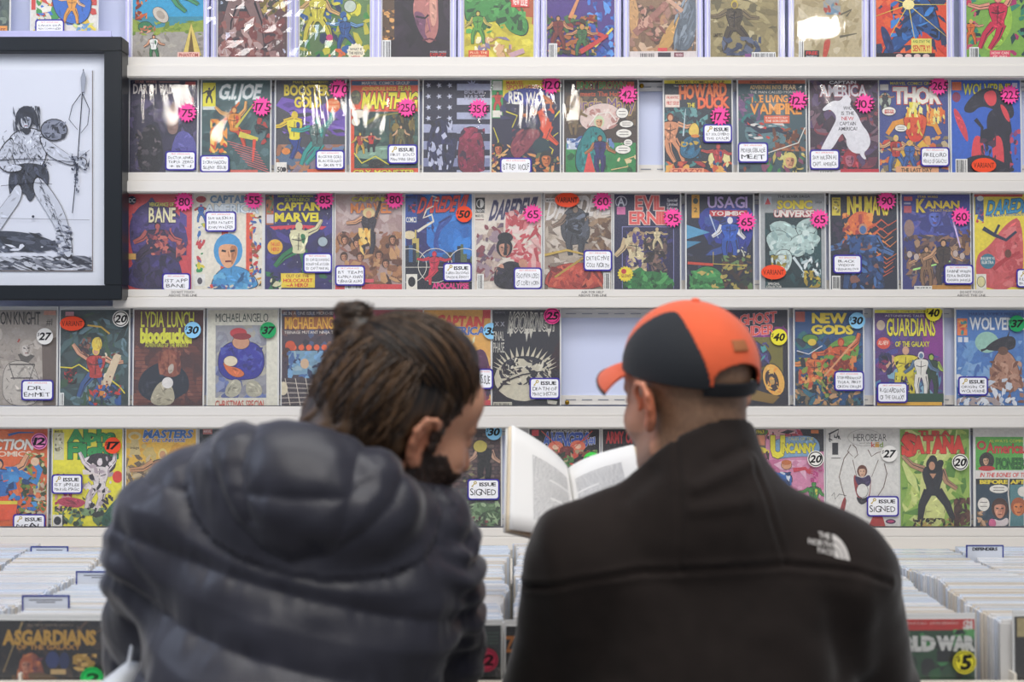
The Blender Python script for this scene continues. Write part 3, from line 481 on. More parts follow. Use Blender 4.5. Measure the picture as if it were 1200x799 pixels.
def c2b(P):
    P.r(1031,94,1112,204,'3f4c90'); P.t('MARVEL COMICS GROUP',1044,96,1100,99.5,'e8dc44',off=.01); P.r(1032,99,1042,106,'dcd8d0'); P.e(1038,118,7,9,'aeb8a8',ol=.4); P.F(1038,109,22,'3a3c44','c8906c','2a2a28'); P.t('THE MIGHTY',1046,103.5,1056,107,'e0502c','f0dca0'); P.t('THOR',1048,103,1102,121,'f2eee4','c83c28',ow=.09,off=.05)
    P.N(1031,160,1112,204,['c8b48c','e07038','8a7a60','e8a050','6a5a50','d8503c'],90,4,73); P.l([(1072,140),(1048,146),(1040,158)],9,'e89c34',5); P.l([(1072,140),(1096,146),(1102,158)],9,'e89c34',5); P.p([(1058,134),(1088,134),(1084,156),(1080,166),(1066,166),(1062,154)], 'e0582c', ol=.8, sm=True); P.l([(1068,168),(1056,184),(1050,198)],9,'e8b83c',4); P.l([(1078,168),(1092,182),(1098,196)],9,'e8b83c',4); P.e(1073,161,8,6,'e0402c'); P.N(1062,120,1084,138,['f0e050','f4a83c','f8f0a0'],30,3,74,3,1.5); P.N(1086,122,1108,146,['f4e88a','f0a040','e8702c'],36,3.4,75,3,1.3)
    P.N(1062,140,1082,160,['e0cc50','d84028','b83020'],18,3,76,3,1.5); bubble(P,1042,131,8,5); P.t('BEWARE',1037,129.5,1048,134,'d83c2c'); bubble(P,1056,151,7,4); P.F(1050,160,44,'b8342c','e0b080','e8d060',(150,30,110,60),'3a6ab0'); P.F(1066,166,40,'2f5fa8','e0a878','e8c850'); P.r(1050,196,1100,203,'e8a878'); P.t('THE LAST DAY',1056,198,1092,202.5,'2a3a20')
def c2c(P):
    P.r(1116,94,1197,204,'2b62c8'); P.r(1117,96,1128,106,'e07038'); P.e(1122,114,5,6,'8a2c54'); P.t('WOLVERINE',1130,98,1185,111,'e8e438','1c1c30',ow=.05,off=.02,sl=.05); P.r(1188,97,1194,103,'dcdce8'); P.p([(1128,130),(1140,112),(1160,100),(1184,112),(1192,136),(1180,142),(1166,128),(1150,124),(1140,134)], '1c1a30', sm=True); P.p([(1160,128),(1180,128),(1188,150),(1184,176),(1190,204),(1158,204),(1166,180),(1156,150)], '1b1830', sm=True)
    P.p([(1152,110),(1168,104),(1170,122),(1160,126)], 'e2404c', sm=True); P.p([(1118,126),(1124,130),(1134,150),(1136,170),(1128,158),(1120,140)], 'd83c50', sm=True); P.p([(1140,162),(1150,158),(1156,180),(1150,204),(1138,204)], 'e2404c', sm=True); P.p([(1162,162),(1176,158),(1178,204),(1166,204)], 'e2404c', sm=True); P.l([(1144,140),(1152,150),(1150,168)],5,'1b1830',2); P.p([(1172,120),(1182,128),(1186,146),(1178,138)], 'e2404c', sm=True); P.e(1158,160,8,9,'14142a'); P.N(1150,154,1168,194,['14142a','2a2440','4a2440'],24,3,77); P.p([(1118,204),(1124,190),(1150,180),(1176,190),(1197,204)], '17162c', sm=True); P.N(1184,150,1197,200,['8a3a78','2a2a60','c84060'],12,3,78); bars(P,1120,187,1134,204)
ROW2 = [(151,230,'3a3550','dark violet comic with a pale wide title and brown column, leftmost of its row',c21,('star',219,133,'75'),(194,178,230,201,['DOCTOR APHRA','TRIPLE ZERO','+ BT-1'])),
 (236,316,'3e5c5e','teal comic in plastic with a yellow corner box and orange diving figure',c22,('star',307,126,'175'),(235,183,269.5,203.5,['STORM SHADOW','SILENT ISSUE'])),
 (323,404,'46464e','grey and purple comic with a gold two line title and a yellow clad figure',c23,('star',397,105,'170'),(370,177,404,200,['BOOSTER GOLD','BLACKGUARD','+ SKEETS'])),
 (411,490,'e2532c','orange comic in plastic with a jagged yellow title over a murky green swamp scene',c24,('star',477,127,'250'),(454.5,170.5,489.5,193.5,['FIRST SOLO','MAN-THING SERIES'],1)),
 (496,574,'1d1c3a','dark blue comic in plastic with pale stars and stripes behind two figures',c25,('star',560.5,128,'350'),None),
 (576,656,'232240','dark comic in plastic with a yellow banner, a blue oval title and yellow branches',c26,('star',645.5,100,'120'),(586,186,623,205,['1ST RED WOLF'])),
 (661,747,'4a3c34','brown and green underground comic with old lettering and a teal robed figure',c27,('star',736,111.5,'425'),None),
 (779,858,'2c3440','comic with an orange bulging title and a round moon at its lower right',c28,('star',844,137,'175'),(824,146.5,858,168.5,['1ST SOLO HERO','THE DUCK'],1)),
 (866,945,'3a5660','slate blue comic with an orange two line title and a figure falling head first',c29,('star',936,118.5,'125'),(864.5,168,900,192,['MORBIUS/BLADE','MEET'])),
 (950,1030,'3c2438','plum comic in plastic with a plain white running silhouette full of words',c2a,('star',1013.5,122.5,'105'),(948.5,176.5,983.5,200,['SAM WILSON AS','CAPT. AMERICA'])),
 (1031,1112,'3f4c90','blue comic in plastic with a big white four letter title and a flaming orange figure',c2b,('star',1100,101,'265'),(1078,173.5,1112,196.5,['FIRELORD','HERALD OF GALACTUS'])),
 (1116,1197,'2b62c8','vivid blue comic with black and red shapes and an orange oval sticker',c2c,[('star',1184,111.5,'225'),('oval2',1152,195,'VARIANT')],None)]
for a, b, bg, lab, fn, st, cd in ROW2: comic(a, b, 94, 204, bg, lab, fn, st, cd)
def c31(P):
    P.r(147,228,224,340,'d24a52'); P.N(147,228,224,340,['d8505a','c8424c','e05c60'],30,8,81); P.p([(152,290),(150,262),(160,244),(172,238),(177,230),(182,240),(204,246),(216,264),(221,290),(210,292),(200,310),(160,310)], '453873', sm=True); P.N(154,246,218,300,['4c3e80','3c3068','5a4a94'],50,6,82); P.p([(147,340),(150,318),(164,296),(184,290),(206,300),(214,320),(212,340)], '3a3068', sm=True); P.N(150,300,212,340,['3c3060','30264e','4a3f86','2a2244'],50,6,83); P.F(184,262,56,'3a2a4c','b85c5c','2a2040',(130,50,150,30),w=1.5); P.N(170,268,200,300,['b85858','7a3a54','d07468','3a2850'],50,3,84); P.N(206,284,220,306,['c86860','7a3a4c'],14,3,85)
    P.e(154,235.5,5,5,'22304c'); P.t('DC',150.5,233,157.5,238,'e8ecf0'); P.t('VENGEANCE OF',174,238,203,242.5,'e8e070','3a3010',off=.01); P.t('BANE',174,244,205,261,'f0e8c0','2a2040',ow=.05,off=.02); P.r(148,298,159,305,'e0b060')
def c32(P):
    P.r(227,228,307,340,'e8e2d2'); P.r(228,229,242,246,'d8d4c8'); P.e(235,234,6,4,'b03a40'); P.F(235,240,22,'3a70b8','c84040','3a70b8',(150,30,110,60)); P.N(229,262,240,320,['3a9a5c','e0d03c','3a70b8','c84048','e8e0d0'],26,3,86); P.r(228,322,240,336,'e8e6e0'); P.e(234,330,3,4,'55505a')
    P.t('CAPTAIN',246,229.5,291,238,'6a8aa8','d0dce8',ow=.06,off=.04); P.t('AMERICA',240,240,302,250,'e8f0f4','6a94b4',ow=.06,off=.03); P.p([(262,262),(284,256),(290,300),(276,330),(258,310)], 'e8e2d2')
    for i in range(4): P.p([(246+i*14,250),(254+i*14,250),(250+i*15,320),(243+i*15,320)], 'e2583e' if i%2 else 'ece4d4')
    P.p([(246,340),(252,322),(266,312),(284,314),(298,324),(304,340)], '4a98cc', ol=.8, sm=True); P.head(267,297,17,'e8ac80','4a9ad0','b87850'); P.N(250,320,300,340,['3c88c0','68b4dc','285c88'],20,4,87); P.N(292,252,306,336,['c83c3c','e0a83c','3a3a3a','e8dcc8','8a5a3c','3a6ab0'],60,2.6,88); P.N(240,334,300,340,['e05040','e8dcc8','4a6ab0'],16,2,89)
def c33(P):
    P.r(310,228,389,340,'342f6e'); P.N(312,240,389,340,['3c3880','2c2860','483f90','302a58'],50,7,90)
    for i in range(30): R=random.Random(i+7); P.e(R.uniform(314,386),R.uniform(250,338),.5,.5,'e8e8f0',n=6)
    P.r(311,229,320,264,'b0683c'); P.N(311,229,320,250,['d8683c','6a8a5c','3a3a40'],12,2.4,91); P.r(312,252,320,262,'d0c8d0'); P.t('MARVEL SPACE-BORN',325,229,366,231.6,'b8c040'); P.t('SUPERHERO!',333,232.5,362,236.5,'b8c040',off=.02); P.t('CAPTAIN',324,238,374,247,'e8d830','2a2410',ow=.06,off=.04); P.t('MARVEL',322,250,377,260,'e8d830','2a2410',ow=.06,off=.04)
    for a in range(-4,5): P.p([(349,264),(349+a*8.4,272-6),(349+a*7,276-6)], 'd83c50')
    P.F(350,262,64,'dcd8b0','d8d0a8','d8d0a0',(-10,-25,150,80),'2c7a4c',w=1.1); P.e(322,290,9,9,'e8b83c'); P.star(322,290,9,'e8b83c',14,.85); P.t('THE LAST',317,285,328,289,'d83a2c'); P.t('HERO',318,290.5,327,295,'d83a2c'); P.e(378,284,5.5,5.5,'a8b8c0',ol=.4); P.r(329,321,369,338,'eed23c'); P.t('OUT OF THE',335,322.5,362,326,'8a3a1c',off=.01); P.t('HOLOCAUST',332,327.5,366,331.5,'d83a2c',off=.03); P.t('--A HERO!',336,332.8,361,337,'d83a2c',off=.03); P.N(310,318,330,340,['2c7a4c','dcd8b0','1c3a2c'],14,4,92); P.N(370,322,389,340,['2a6a44','342f6e'],8,4,93)
def c34(P):
    P.r(393,228,471,340,'b49a94'); P.N(393,228,471,280,['bca6a4','c8b4b0','a88c8a'],50,7,94); P.N(393,272,471,336,['8a5c40','6a4436','b07c54','c89a6c','4a3430','a06c5c'],150,5,95)
    for x, y in ((403,302),(422,302),(444,300),(460,282),(404,282),(418,286),(452,310)): P.head(x,y,4.5,'c89070','4a3024','8a5844')
    P.t('THE MIGHTIEST',416,228.6,456,230.4,'4a4028',off=.0); P.t('CAPTAIN',412,231.5,455,236.5,'e0d43c','3a3820',ow=.05,off=.03); P.t('MARVEL',411,239,458,250,'e0883c','5a6ab0',ow=.06,off=.04); P.F(432,246,54,'3a3440','d8a078','e0cc90',(150,-65,105,85)); P.l([(440,256),(446,236)],4,'3a3034',3); P.e(432,250,7,6,'dcc890'); P.e(432,252,3.4,4.4,'d8a078'); P.N(420,268,434,300,['e8b04c','f4d078'],14,4,96,2.5,1.5); P.r(393,334,471,340,'d8484c'); bars(P,404,334,424,340); P.r(424,328,438,332,'e0606a')
def c35(P):
    P.r(475,228,553,340,'1f6fc0'); P.p([(475,228),(500,228),(498,250),(512,270),(508,290),(500,300),(475,306)], '2a2a6c', sm=True); P.N(500,250,552,300,['2478cc','3088dc','1a60b0'],30,8,97); P.p([(512,262),(530,250),(530,258),(516,270),(512,290),(524,298),(506,296)], '2a4a98', sm=True); P.l([(514,262),(528,254)],2,'1c2f70'); P.r(475,229,489,262,'244a9c'); P.t('MARVEL',476,230,488,233,'10142c'); P.N(478,236,488,250,['c8303c','1c2a5c'],10,2.4,98); P.t('COMICS',476,255,488,261,'f0f0ea','10142c'); P.t('DAREDEVIL',489,232,548,250,'e2402c','1c2458',ow=.07,off=.03,sl=.28,up=.05)
    P.l([(489,272),(498,266),(508,260),(506,252),(496,256),(500,246),(508,242)],3,'e8e0cc',1.6); P.l([(506,230),(512,232),(508,235),(514,236)],1.6,'e8e0cc'); P.e(480,276,7,5,'e0d0a8'); P.r(483,280,491,304,'c8b464'); P.r(486,270,488,280,'c8b464'); R=random.Random(5); x=475
    while x < 553: w=R.uniform(2.4,5); h=R.uniform(8,30) if x<484 or 530<x<545 else R.uniform(4,16); P.r(x,308-h*.8,x+w,320,R.choice(('20283c','2c5a8c','3a3a30','5a6a4a'))); x+=w
    P.r(475,308,553,340,'191c2e')
    for cx in (480,510,545): 
        for k in range(24): P.l([(cx+20*math.cos(k*PI/12),312+20*math.sin(k*PI/12)),(cx+20*math.cos((k+1)*PI/12),312+20*math.sin((k+1)*PI/12))],.8,'e0dcd0')
    P.l([(475,314),(524,314)],.7,'e0dcd0'); P.F(509,296,40,'c02c48','d8344c','b0243c',(165,20,105,130),'d8344c'); P.r(476,322,489,340,'ece8dc'); P.e(482.5,331,4.4,6,'1c1c24'); P.t('APOCALYPSE',507,332.5,549,339,'e8388c',off=.05)
def c36(P):
    P.r(556,229,634,340,'e2d8cc'); P.r(557,232,568,250,'20201f'); P.e(562.5,239,4.4,5.4,'e8e6e0'); P.p([(562.5,233.6),(562.5,244.4),(559,241),(559,237)], '20201f'); P.t('KNIGHTS',557,246,568,249,'e8e6e0'); P.t('MARVEL',557,252,567,255,'3a3a3c'); P.l([(557,258),(567,258)],1,'8a5a5c'); P.t('DAREDEVIL',573,236,628,258,'33305c','9a94a8',ow=.06,off=.03,sl=.25,up=.08)
    P.N(592,246,634,330,['c8545c','d87c80','e0b0ac','b84850','e8ccc8'],110,5,101,3); P.N(558,262,590,330,['a08a94','c8b4a8','6a5468','b49c90','8a4a54'],90,4.4,102); P.p([(580,340),(578,320),(588,310),(598,306),(612,310),(622,320),(622,340)], '26222e', sm=True); P.head(591,292,9.5,'c49078','1d1c26','96604c'); P.e(586,318,4,8,'c89078',rot=.3); P.e(613,310,5,6,'c89078',rot=-.5); P.p([(592,276),(594,274),(594,300),(590,300)], '20202a') ; P.e(592,279,9,6,'1d1c26'); P.N(582,314,600,338,['2c2838','1a1822','3a3448'],20,3,103); bars(P,559,322,567,340)
def c37(P):
    P.r(638,229,716,340,'a8988a'); P.N(638,229,716,340,['b4a696','988676','c4b6a6','7e6e62','8c7c70','d4c8bc'],150,7,104,2.5); P.t('DAREDEVIL',640,234,714,258,'ded8d4','a0948c',ow=.05,off=.03,sl=.2,up=.1); P.r(639,233,651,238,'e8e2dc'); P.t('MARVEL',640,234.4,650,237,'2a2a2c',off=.03); P.p([(660,250),(672,242),(688,250),(692,276),(684,286),(664,288),(656,272)], '4a4c54', sm=True, ol=.6); P.F(674,242,60,'44474f','8a7464','3a3434',(130,60,100,80),w=1.2); P.N(662,250,690,286,['565a66','3a3c44','70788a','2c2c32'],34,4,105,3); P.N(690,256,716,296,['8a6c50','a88c70','6a5040'],40,4,106)
    P.p([(638,340),(640,322),(656,310),(690,308),(706,318),(708,340)], 'b8483c', sm=True, ol=.6); P.N(642,312,706,338,['c8503c','a03a30','d86a50','7a2a28'],60,4,107,3); P.l([(638,300),(664,294),(690,300)],3,'c8a850',2); P.l([(650,326),(670,312),(688,300)],2.4,'b89840'); bars(P,707,320,715,340)
def c38(P):
    P.r(720,228,797,340,'23234a'); P.e(728,237,7,7,'c8ccd8'); P.e(728,237,6,6,'23234a'); P.t('A',724,232,732,241.5,'d8dce8','23234a'); P.r(723,243,733,252,'e07ab0'); P.t('EVIL',745,230,778,246,'e8605c','f0d8d0',ow=.07,off=.03); P.t('ERNIE',738,248.5,784,263,'e8605c','f0d8d0',ow=.07,off=.03)
    for i, a in enumerate(('Special','Limited','Edition')): P.t(a,782,233+i*5,794,236.6+i*5,'e8e8f0')
    P.r(729,266,790,339,'8a8cc0'); P.r(729.8,266.8,789.2,339,'242048'); P.N(730,267,789,310,['2c285c','201c40','38347a'],24,6,108); P.F(746,268,66,'d8c8a0','d0b890','b8a074',(110,60,100,75),'4a3a7c',w=1.3); P.N(735,272,758,320,['d8c898','a88c6c','4a3c80','b49a80'],46,3.4,109); P.N(754,280,782,326,['3a3434','5a4a48','8a6a60','2a2228','705854'],90,3,110); P.F(770,268,26,'d8c8a0','c8b088','c8b088',(170,30,110,60)); P.p([(729,340),(734,326),(750,312),(756,320),(768,318),(790,328),(790,340)], '2f7a40', sm=True); P.N(730,318,789,339,['2c6c3a','3e944c','1c4a2a','54a85c'],40,3.4,111); P.star(733,322,9.6,'ecd630',16,.82); P.e(731,319,3,3,'c83a3c'); P.t('GLOWS',728,322.5,739,326,'8a3a1c')
def c39(P):
    P.r(805,228,883,340,'1c2038'); P.p([(812,244),(884,236),(884,280),(868,300),(830,290)], '2a3a9c', sm=True); P.N(826,250,876,300,['2c3ca4','34509c','20307c','242a50'],30,6,112); P.N(805,270,826,330,['1c1c2c','242434','3a4058'],24,5,113); P.p([(805,264),(832,273),(805,281)], '5aa0c8'); P.p([(805,283),(822,284),(805,292)], '4a8ab0'); P.r(811,229,820,256,'e0a83c'); P.t('COMICS',812,230,819,232,'5a3a10'); P.e(815.5,236,3,3.6,'2a3a30'); P.t('2',813.5,244,817.5,249,'3a2a10'); P.t('USAGI',830,231,876,244,'c0a8dc','2a2458',ow=.05,off=.02); P.r(832,247,876,254,'c83c44'); P.t('YOJIMBO',834,248,874,253,'f0e8e4',off=.02)
    P.F(856,256,48,'2a5cc0','e4e4e8','e4e4e8',(120,80,100,80),'244fa8',w=1.4); P.l([(832,252),(842,280)],1.6,'c8d8f0',.6); P.p([(805,340),(812,320),(826,312),(842,316),(850,330),(852,340)], '3c8a4c', sm=True, ol=.8); P.N(808,318,850,340,['3a8848','2a6234','54a85c','c8b060'],34,3.6,114); P.l([(806,309),(836,311)],3,'d04a34'); P.N(846,300,882,340,['5a3c34','2c3a30','6a8a54','3a2c28','b0a050'],60,4,115); P.l([(836,296),(836,310),(874,312)],1,'c8b450'); P.N(864,290,880,304,['d0d0c0','3a3c44'],10,2,116)
def c3a(P):
    P.r(892,228,967,340,'a8acae'); P.r(897,250,963,338,'14343a'); P.t('THE SILVER SAGA',912,229.4,950,232.2,'3a3a44',off=.02); P.r(896,231,905,240,'c8d0d8'); P.p([(897,240),(900.5,232),(904,240)], 'd84a50'); P.t('SONIC',912,235.5,952,245,'ecd834','1c2a6a',ow=.07,off=.05); P.t('UNIVERSE',908,247,954,254.5,'ece4dc','c0303c',ow=.09,off=.04,sl=.1); P.t('SAGA',956,236,964,239,'5a5a60')
    P.N(897,256,963,338,['163c42','0f2a30','1f4c50'],30,8,117)
    for q in ([(900,262),(924,258),(944,284),(930,292),(908,280)],[(930,262),(962,252),(958,272),(940,284)],[(896,276),(916,268),(934,286),(914,304),(904,296)],[(924,280),(950,272),(966,280),(946,298),(930,304)]): P.p(q,'b4ccc8',sm=True,ol=.6)
    P.N(902,262,958,300,['c0d6d2','98b4b2','d8e8e4','88a4a6'],40,4.4,118,2.6); P.p([(908,296),(924,292),(930,304),(922,322),(910,316)], 'c8dcd8', sm=True, ol=.6); P.N(904,300,922,330,['b8a83c','d8e0dc','8a8030'],24,3.4,119); P.l([(930,302),(944,322)],3.4,'d8e4e8',2); P.N(938,296,962,326,['7a9a9c','c8d8dc','3a5a60','eef4f4'],30,2.6,120); P.N(942,318,962,338,['d0b83c','5a8a4c','a89030'],24,3,121); P.t('SPECIAL',900,332,914,334.6,'e8e8e0'); P.t('COLLECTOR',898,335.6,916,338.2,'e8e8e0')
def c3b(P):
    P.r(974,229,1052,340,'1e2238'); P.r(976,232,986,253,'e0cc3c'); P.t('INHUMANS',977,233,985,235,'4a3a10'); P.N(977,236,985,250,['c8b030','e8dca0','8a7a30'],8,2,122); P.t('INHUMANS',994,231,1042,252,'ecdc38','a8682c',ow=.05,off=.02); P.p([(990,262),(1006,246),(1024,252),(1020,274),(1000,278)], 'e0703c', sm=True); P.N(988,250,1024,276,['e8803c','d05c3c','f0a050','a83c3c'],34,4,123)
    for i in range(13): R=random.Random(i*3); x=R.uniform(1016,1030); y=262+i*5; P.l([(x-4,y+4),(x+6,y-4),(x+14,y+3),(x+22+R.uniform(0,4),y-4)],2.6,R.choice(('e07838','d05c3c','e89048')),.6)
    P.F(1012,264,80,'27487a','4a70a8','c89070',(140,60,120,60),w=1.3); P.N(996,276,1036,340,['2c5490','1c3664','4474b4','16284c','8a5c50'],100,4,124,2.4); P.N(976,256,994,300,['2a2c44','3a2c48','d0703c'],20,4,125); bars(P,975,324,985,340)
def c3c(P):
    P.r(1058,229,1138,340,'3a3c80'); P.p([(1058,229),(1138,229),(1138,250),(1058,246)], '4048a0'); P.N(1060,248,1136,280,['4a50a8','5a68c0','383c84','6a60a8'],50,6,126); P.N(1060,276,1138,338,['7a5a50','5a4448','98705c','4a4050','b08c6c','6a6070'],150,4,127); P.head(1096,256,10,'5c70c8','3a3c8c','4450a0'); P.r(1060,231,1070,236,'d85c64'); P.r(1060,238,1068,240,'b0b0d0'); P.r(1060,242,1069,250,'c05a68'); P.t('STAR WARS',1076,229.8,1100,232.4,'e8c83c',off=.02); P.t('K',1075,234,1084,249,'ecd040',off=.04); P.t('ANAN',1085,236,1125,244.5,'ecd040',off=.04); P.t('THE LAST PADAWAN',1090,246,1124,248.6,'e8c83c',off=.0)
    P.l([(1117,256),(1126,291)],2.2,'e0c8f4',1.6); P.l([(1070,317),(1114,307)],2.2,'b8f08c',1.6); P.e(1066,268,6,10,'9a7c74'); P.F(1086,290,48,'8a684c','d0a078','3a2a24',(130,60,100,80)); P.F(1106,282,56,'4a3c38','d0a078','3a2a24',(130,60,100,80)); P.N(1124,268,1138,300,['8a6044','6a4838','a87c58'],20,3.4,128); 
    for x in (1066,1074,1120,1128): P.e(x,298+x%5,3,4,'c8b4ac',ol=.4)
    bars(P,1071,336,1092,340); P.r(1092,335,1138,340,'c89040')
def c3d(P):
    P.r(1143,228,1200,340,'ecd83c'); P.r(1143,228,1200,231,'c83c3c'); P.r(1144,231,1154,252,'3a5a98'); P.N(1144,236,1154,262,['3a3c80','c8384c','4a6ab0'],16,2.4,129); P.e(1150,233,4,3,'e8e8e0'); P.t('DAREDEVIL',1157,236,1222,252,'2f9cd0','1c2a50',ow=.06,off=.03,sl=.2,up=.08); P.t('THE MAN WITHOUT FEAR!',1156,252,1215,255,'2f6ab0',up=.04); P.p([(1160,290),(1180,262),(1200,252),(1200,340),(1146,340),(1143,300)], 'd05a5c', sm=True); P.N(1160,266,1200,338,['d86468','c44a50','e07c7c'],40,6,130); P.l([(1153,268),(1166,276),(1180,282),(1192,272)],5,'24304c',3); P.l([(1166,276),(1172,264)],3,'24304c'); P.l([(1164,316),(1180,304),(1196,296)],6,'b8343c',3); P.e(1182,298,4,5,'6a3a2c'); P.e(1158,307,9,9,'3a7a90'); P.t('BULLSEYE VS',1150,302,1166,305,'e8e8e0'); P.t('ELEKTRA',1151,306.5,1165,310,'e8e8e0'); P.r(1144,322,1156,340,'ece8dc'); P.e(1150,331,4.4,6,'e0d8a0',ol=.6)
ROW3 = [(147,224,'d24a52','red comic in plastic with a huge purple silhouette behind a seated figure',c31,('star',215.5,237,'80'),(190.5,321,223.5,342,['1ST APP','BANE'])),
 (227,307,'e8e2d2','white comic in plastic with orange stripes behind a large face in a pale blue hood',c32,('star',297.5,235,'55'),(240.5,248.5,277,272.5,['SAM WILSON AS','SUPER PATRIOT','JOHN WALKER'])),
 (310,389,'342f6e','starry indigo comic in plastic with a two line yellow title and a pale leaping figure',c33,('star',380.5,234.5,'85'),(355.5,297.5,389.5,321,['1ST CAROL DANVERS','RONAN THE ACCUSER','1ST CAPT MARVEL'])),
 (393,471,'b49a94','brown painted comic in plastic with a pale haired figure soaring over a crowd',c34,('star',462.5,234.5,'80'),(393,312,428,336,['1ST TEAM','KAMALA KHAN','TEENAGE ALIAS'])),
 (475,553,'1f6fc0','bright blue comic in plastic with a slanted red title over a night skyline',c35,('dot',544,252,'50','ec4a24'),(519.5,309,553,331,['KAREN DISCOVERS','DAREDEVIL IDENTITY'],1)),
 (556,634,'e2d8cc','pale comic in plastic with a dark haired woman in black before pink line drawings',c36,('star',624,251.5,'65'),(602,314.5,635,340,['ECHO (MAYA LOPEZ)','1ST COREY HORN'])),
 (638,716,'a8988a','greyish tan comic with a red draped shape at the bottom and an orange oval sticker',c37,[('oval',664,235.5,'VARIANT'),('star',705.5,236.5,'60')],(683.5,294,717,318.5,['DETECTIVE','COLE NORTH'])),
 (720,797,'23234a','dark navy comic with a red spiky two line title over an inset picture',c38,('star',788,256,'95'),None),
 (805,883,'1c2038','dark comic in plastic with blue blades at the left and a blue robed swordsman',c39,('star',874.5,260.5,'65'),None),
 (892,967,'a8acae','silver bordered comic in plastic with white curved spikes and an orange oval sticker',c3a,[('star',960,257.5,'65'),('oval2',906,320,'VARIANT')],None),
 (974,1052,'1e2238','black and blue comic in plastic with flame tongues down its right side',c3b,('star',1039,236,'90'),(976,299.5,1009.5,321.5,['BLACK','WIDOW','YELENA BELOVA'])),
 (1058,1138,'3a3c80','violet comic in plastic with a pink and a green glowing stick over a crowd',c3c,('star',1126,254.5,'60'),(1105.5,311,1140,334.5,['SABINE WREN','EZRA BRIDGER','KANAN JARRUS'])),
 (1143,1222,'ecd83c','yellow and red comic in plastic cut by the right edge of the photo',c3d,None,(1190.5,316,1224,338,['ELEKTRA','BULLSEYE'],1))]
for a, b, bg, lab, fn, st, cd in ROW3:
    comic(a, b, 228, 340, bg, lab, fn, st, cd)
def c41(P):
    P.r(-15,365,65,476,'a49a90'); P.N(-15,380,65,476,['b4aaa0','988e86','c4bab0','aaa098'],60,6,131); P.p([(48,400),(65,396),(65,476),(50,476)], '6a5c54'); P.p([(4,476),(2,440),(10,424),(34,424),(44,440),(48,476)], 'c4bcb2', sm=True, ol=.5); P.l([(10,428),(40,428)],1.6,'4a4440'); P.l([(12,444),(38,444)],1.4,'4a4440'); P.l([(10,428),(16,446)],1,'5a5450'); P.l([(40,428),(34,446)],1,'5a5450'); P.p([(20,416),(30,414),(40,418),(32,426),(24,424)], '5a544e'); P.head(30,410,8,'ccc4bc','b4aaa0','9a9088'); P.t('MOON',-14,366,12,381,'3a3634',off=.01); P.t('KNIGHT',15,366,46,381,'3a3634',off=.01); P.t('#1',53,374,60,382,'3a3634',off=.0); P.r(50,365,64,370,'d89a84'); P.l([(20,402),(22,398)],2,'b04a3c'); R=random.Random(4)
    for i in range(24): x,y=R.uniform(-10,44),R.uniform(396,472); P.l([(x,y),(x+R.uniform(-8,8),y+R.uniform(1,6))],.6,'6a625c')
def c42(P):
    P.r(70,365,150,476,'3a4c4e'); P.N(70,365,150,476,['34484c','4a6668','2c3c3c','5c7a84','3c5a40','6a8a94'],130,6,132,3); P.l([(70,431),(84,432),(92,428),(104,436),(124,442),(140,454),(146,462)],1.4,'ecdc38'); P.N(72,432,90,452,['c8303c','8a2028','2a2020'],20,3.6,133); P.F(112,408,64,'b83a34','d8a080','ecd048',(210,30,130,70),'3a5a90',w=1.1); P.e(113,404,6,8,'ecd048'); P.N(108,396,118,410,['e8d45c','d0a838'],12,3,134,3,1.5); P.l([(120,462),(130,436),(138,416)],11,'dcc8a8',8); P.N(118,414,142,462,['c8b090','7a3030','e8dcc0'],16,2,135); P.N(104,452,142,476,['c83a30','2f5a9c','d88c38','2a3a4c'],50,3.4,136); P.N(92,396,106,420,['6a4438','3a2c34','8a5c4c'],18,3,137); P.l([(102,382),(118,384),(128,392)],2,'d8b03c'); bars(P,70,461,75,476); P.r(76,366,86,371,'e0a0a8')
def c43(P):
    P.r(156,365,237,476,'55302e'); P.N(156,400,237,476,['6a3a32','7c463a','4a2c2e','8a5244'],60,8,138,2)
    for i in range(18): P.l([(156,396+i*4.6),(237,396+i*4.6)],.5,'42262a')
    P.t('LYDIA LUNCH',164,366,226,384,'d8d836',off=.01); P.t('bloodsucker',164,386,226,402,'d8d836',off=.06); P.t('ADVENTURES OF THE MINISTRY',169,403,220,407.5,'c8c836',off=.02)
    P.p([(160,460),(164,440),(176,430),(190,424),(206,426),(220,440),(222,458),(210,466),(196,474),(176,472)], '1c2434', sm=True); P.p([(174,476),(180,456),(190,446),(202,452),(206,476)], 'b4ac94', sm=True); P.p([(186,440),(184,422),(190,412),(200,410),(210,416),(212,436),(204,444)], '8a4a38', sm=True); P.N(186,412,211,440,['9a5a44','6a342c','a86850'],40,3,139,3,1.5); P.p([(196,430),(203,426),(203,436),(197,440)], 'c0b4a8', sm=True); P.e(196,449.5,6.6,6.6,'e8e4e0')
def c44(P):
    P.r(243,364,325,476,'dedbcb'); P.t('MICHAELANGELO',252,368,314,378,'24382f',off=.0); P.r(252,382,312,467,'98989e'); P.N(252,382,312,467,['9ca0aa','8a8a96','a8a498','b4b0a4'],40,7,140); P.N(252,430,312,467,['6a7ab0','8a94b8','5c6494'],30,6,141); P.p([(255,434),(256,414),(264,404),(278,400),(298,402),(308,412),(310,430),(302,444),(284,446),(266,446)], '2f2f94', sm=True, ol=.6); P.N(258,408,308,442,['3434a0','28287c','4a54b0'],26,5,142); P.p([(262,466),(266,450),(276,444),(284,450),(280,466)], 'b4b09c', sm=True); P.p([(288,466),(288,448),(300,446),(308,456),(306,466)], 'aeaa96', sm=True); P.e(282,402,10,8,'c89474',ol=.5); P.e(279,391,10,6,'b83038'); P.e(283,395,11,4,'8a242c'); P.e(270,424,8,6,'e0d4b8',ol=.5); P.p([(260,424),(266,430),(280,432),(288,440),(278,444),(266,438)], 'd8703c', sm=True, ol=.5); P.t('CHRISTMAS SPECIAL',252,470,311,480,'c8402c',off=.0)
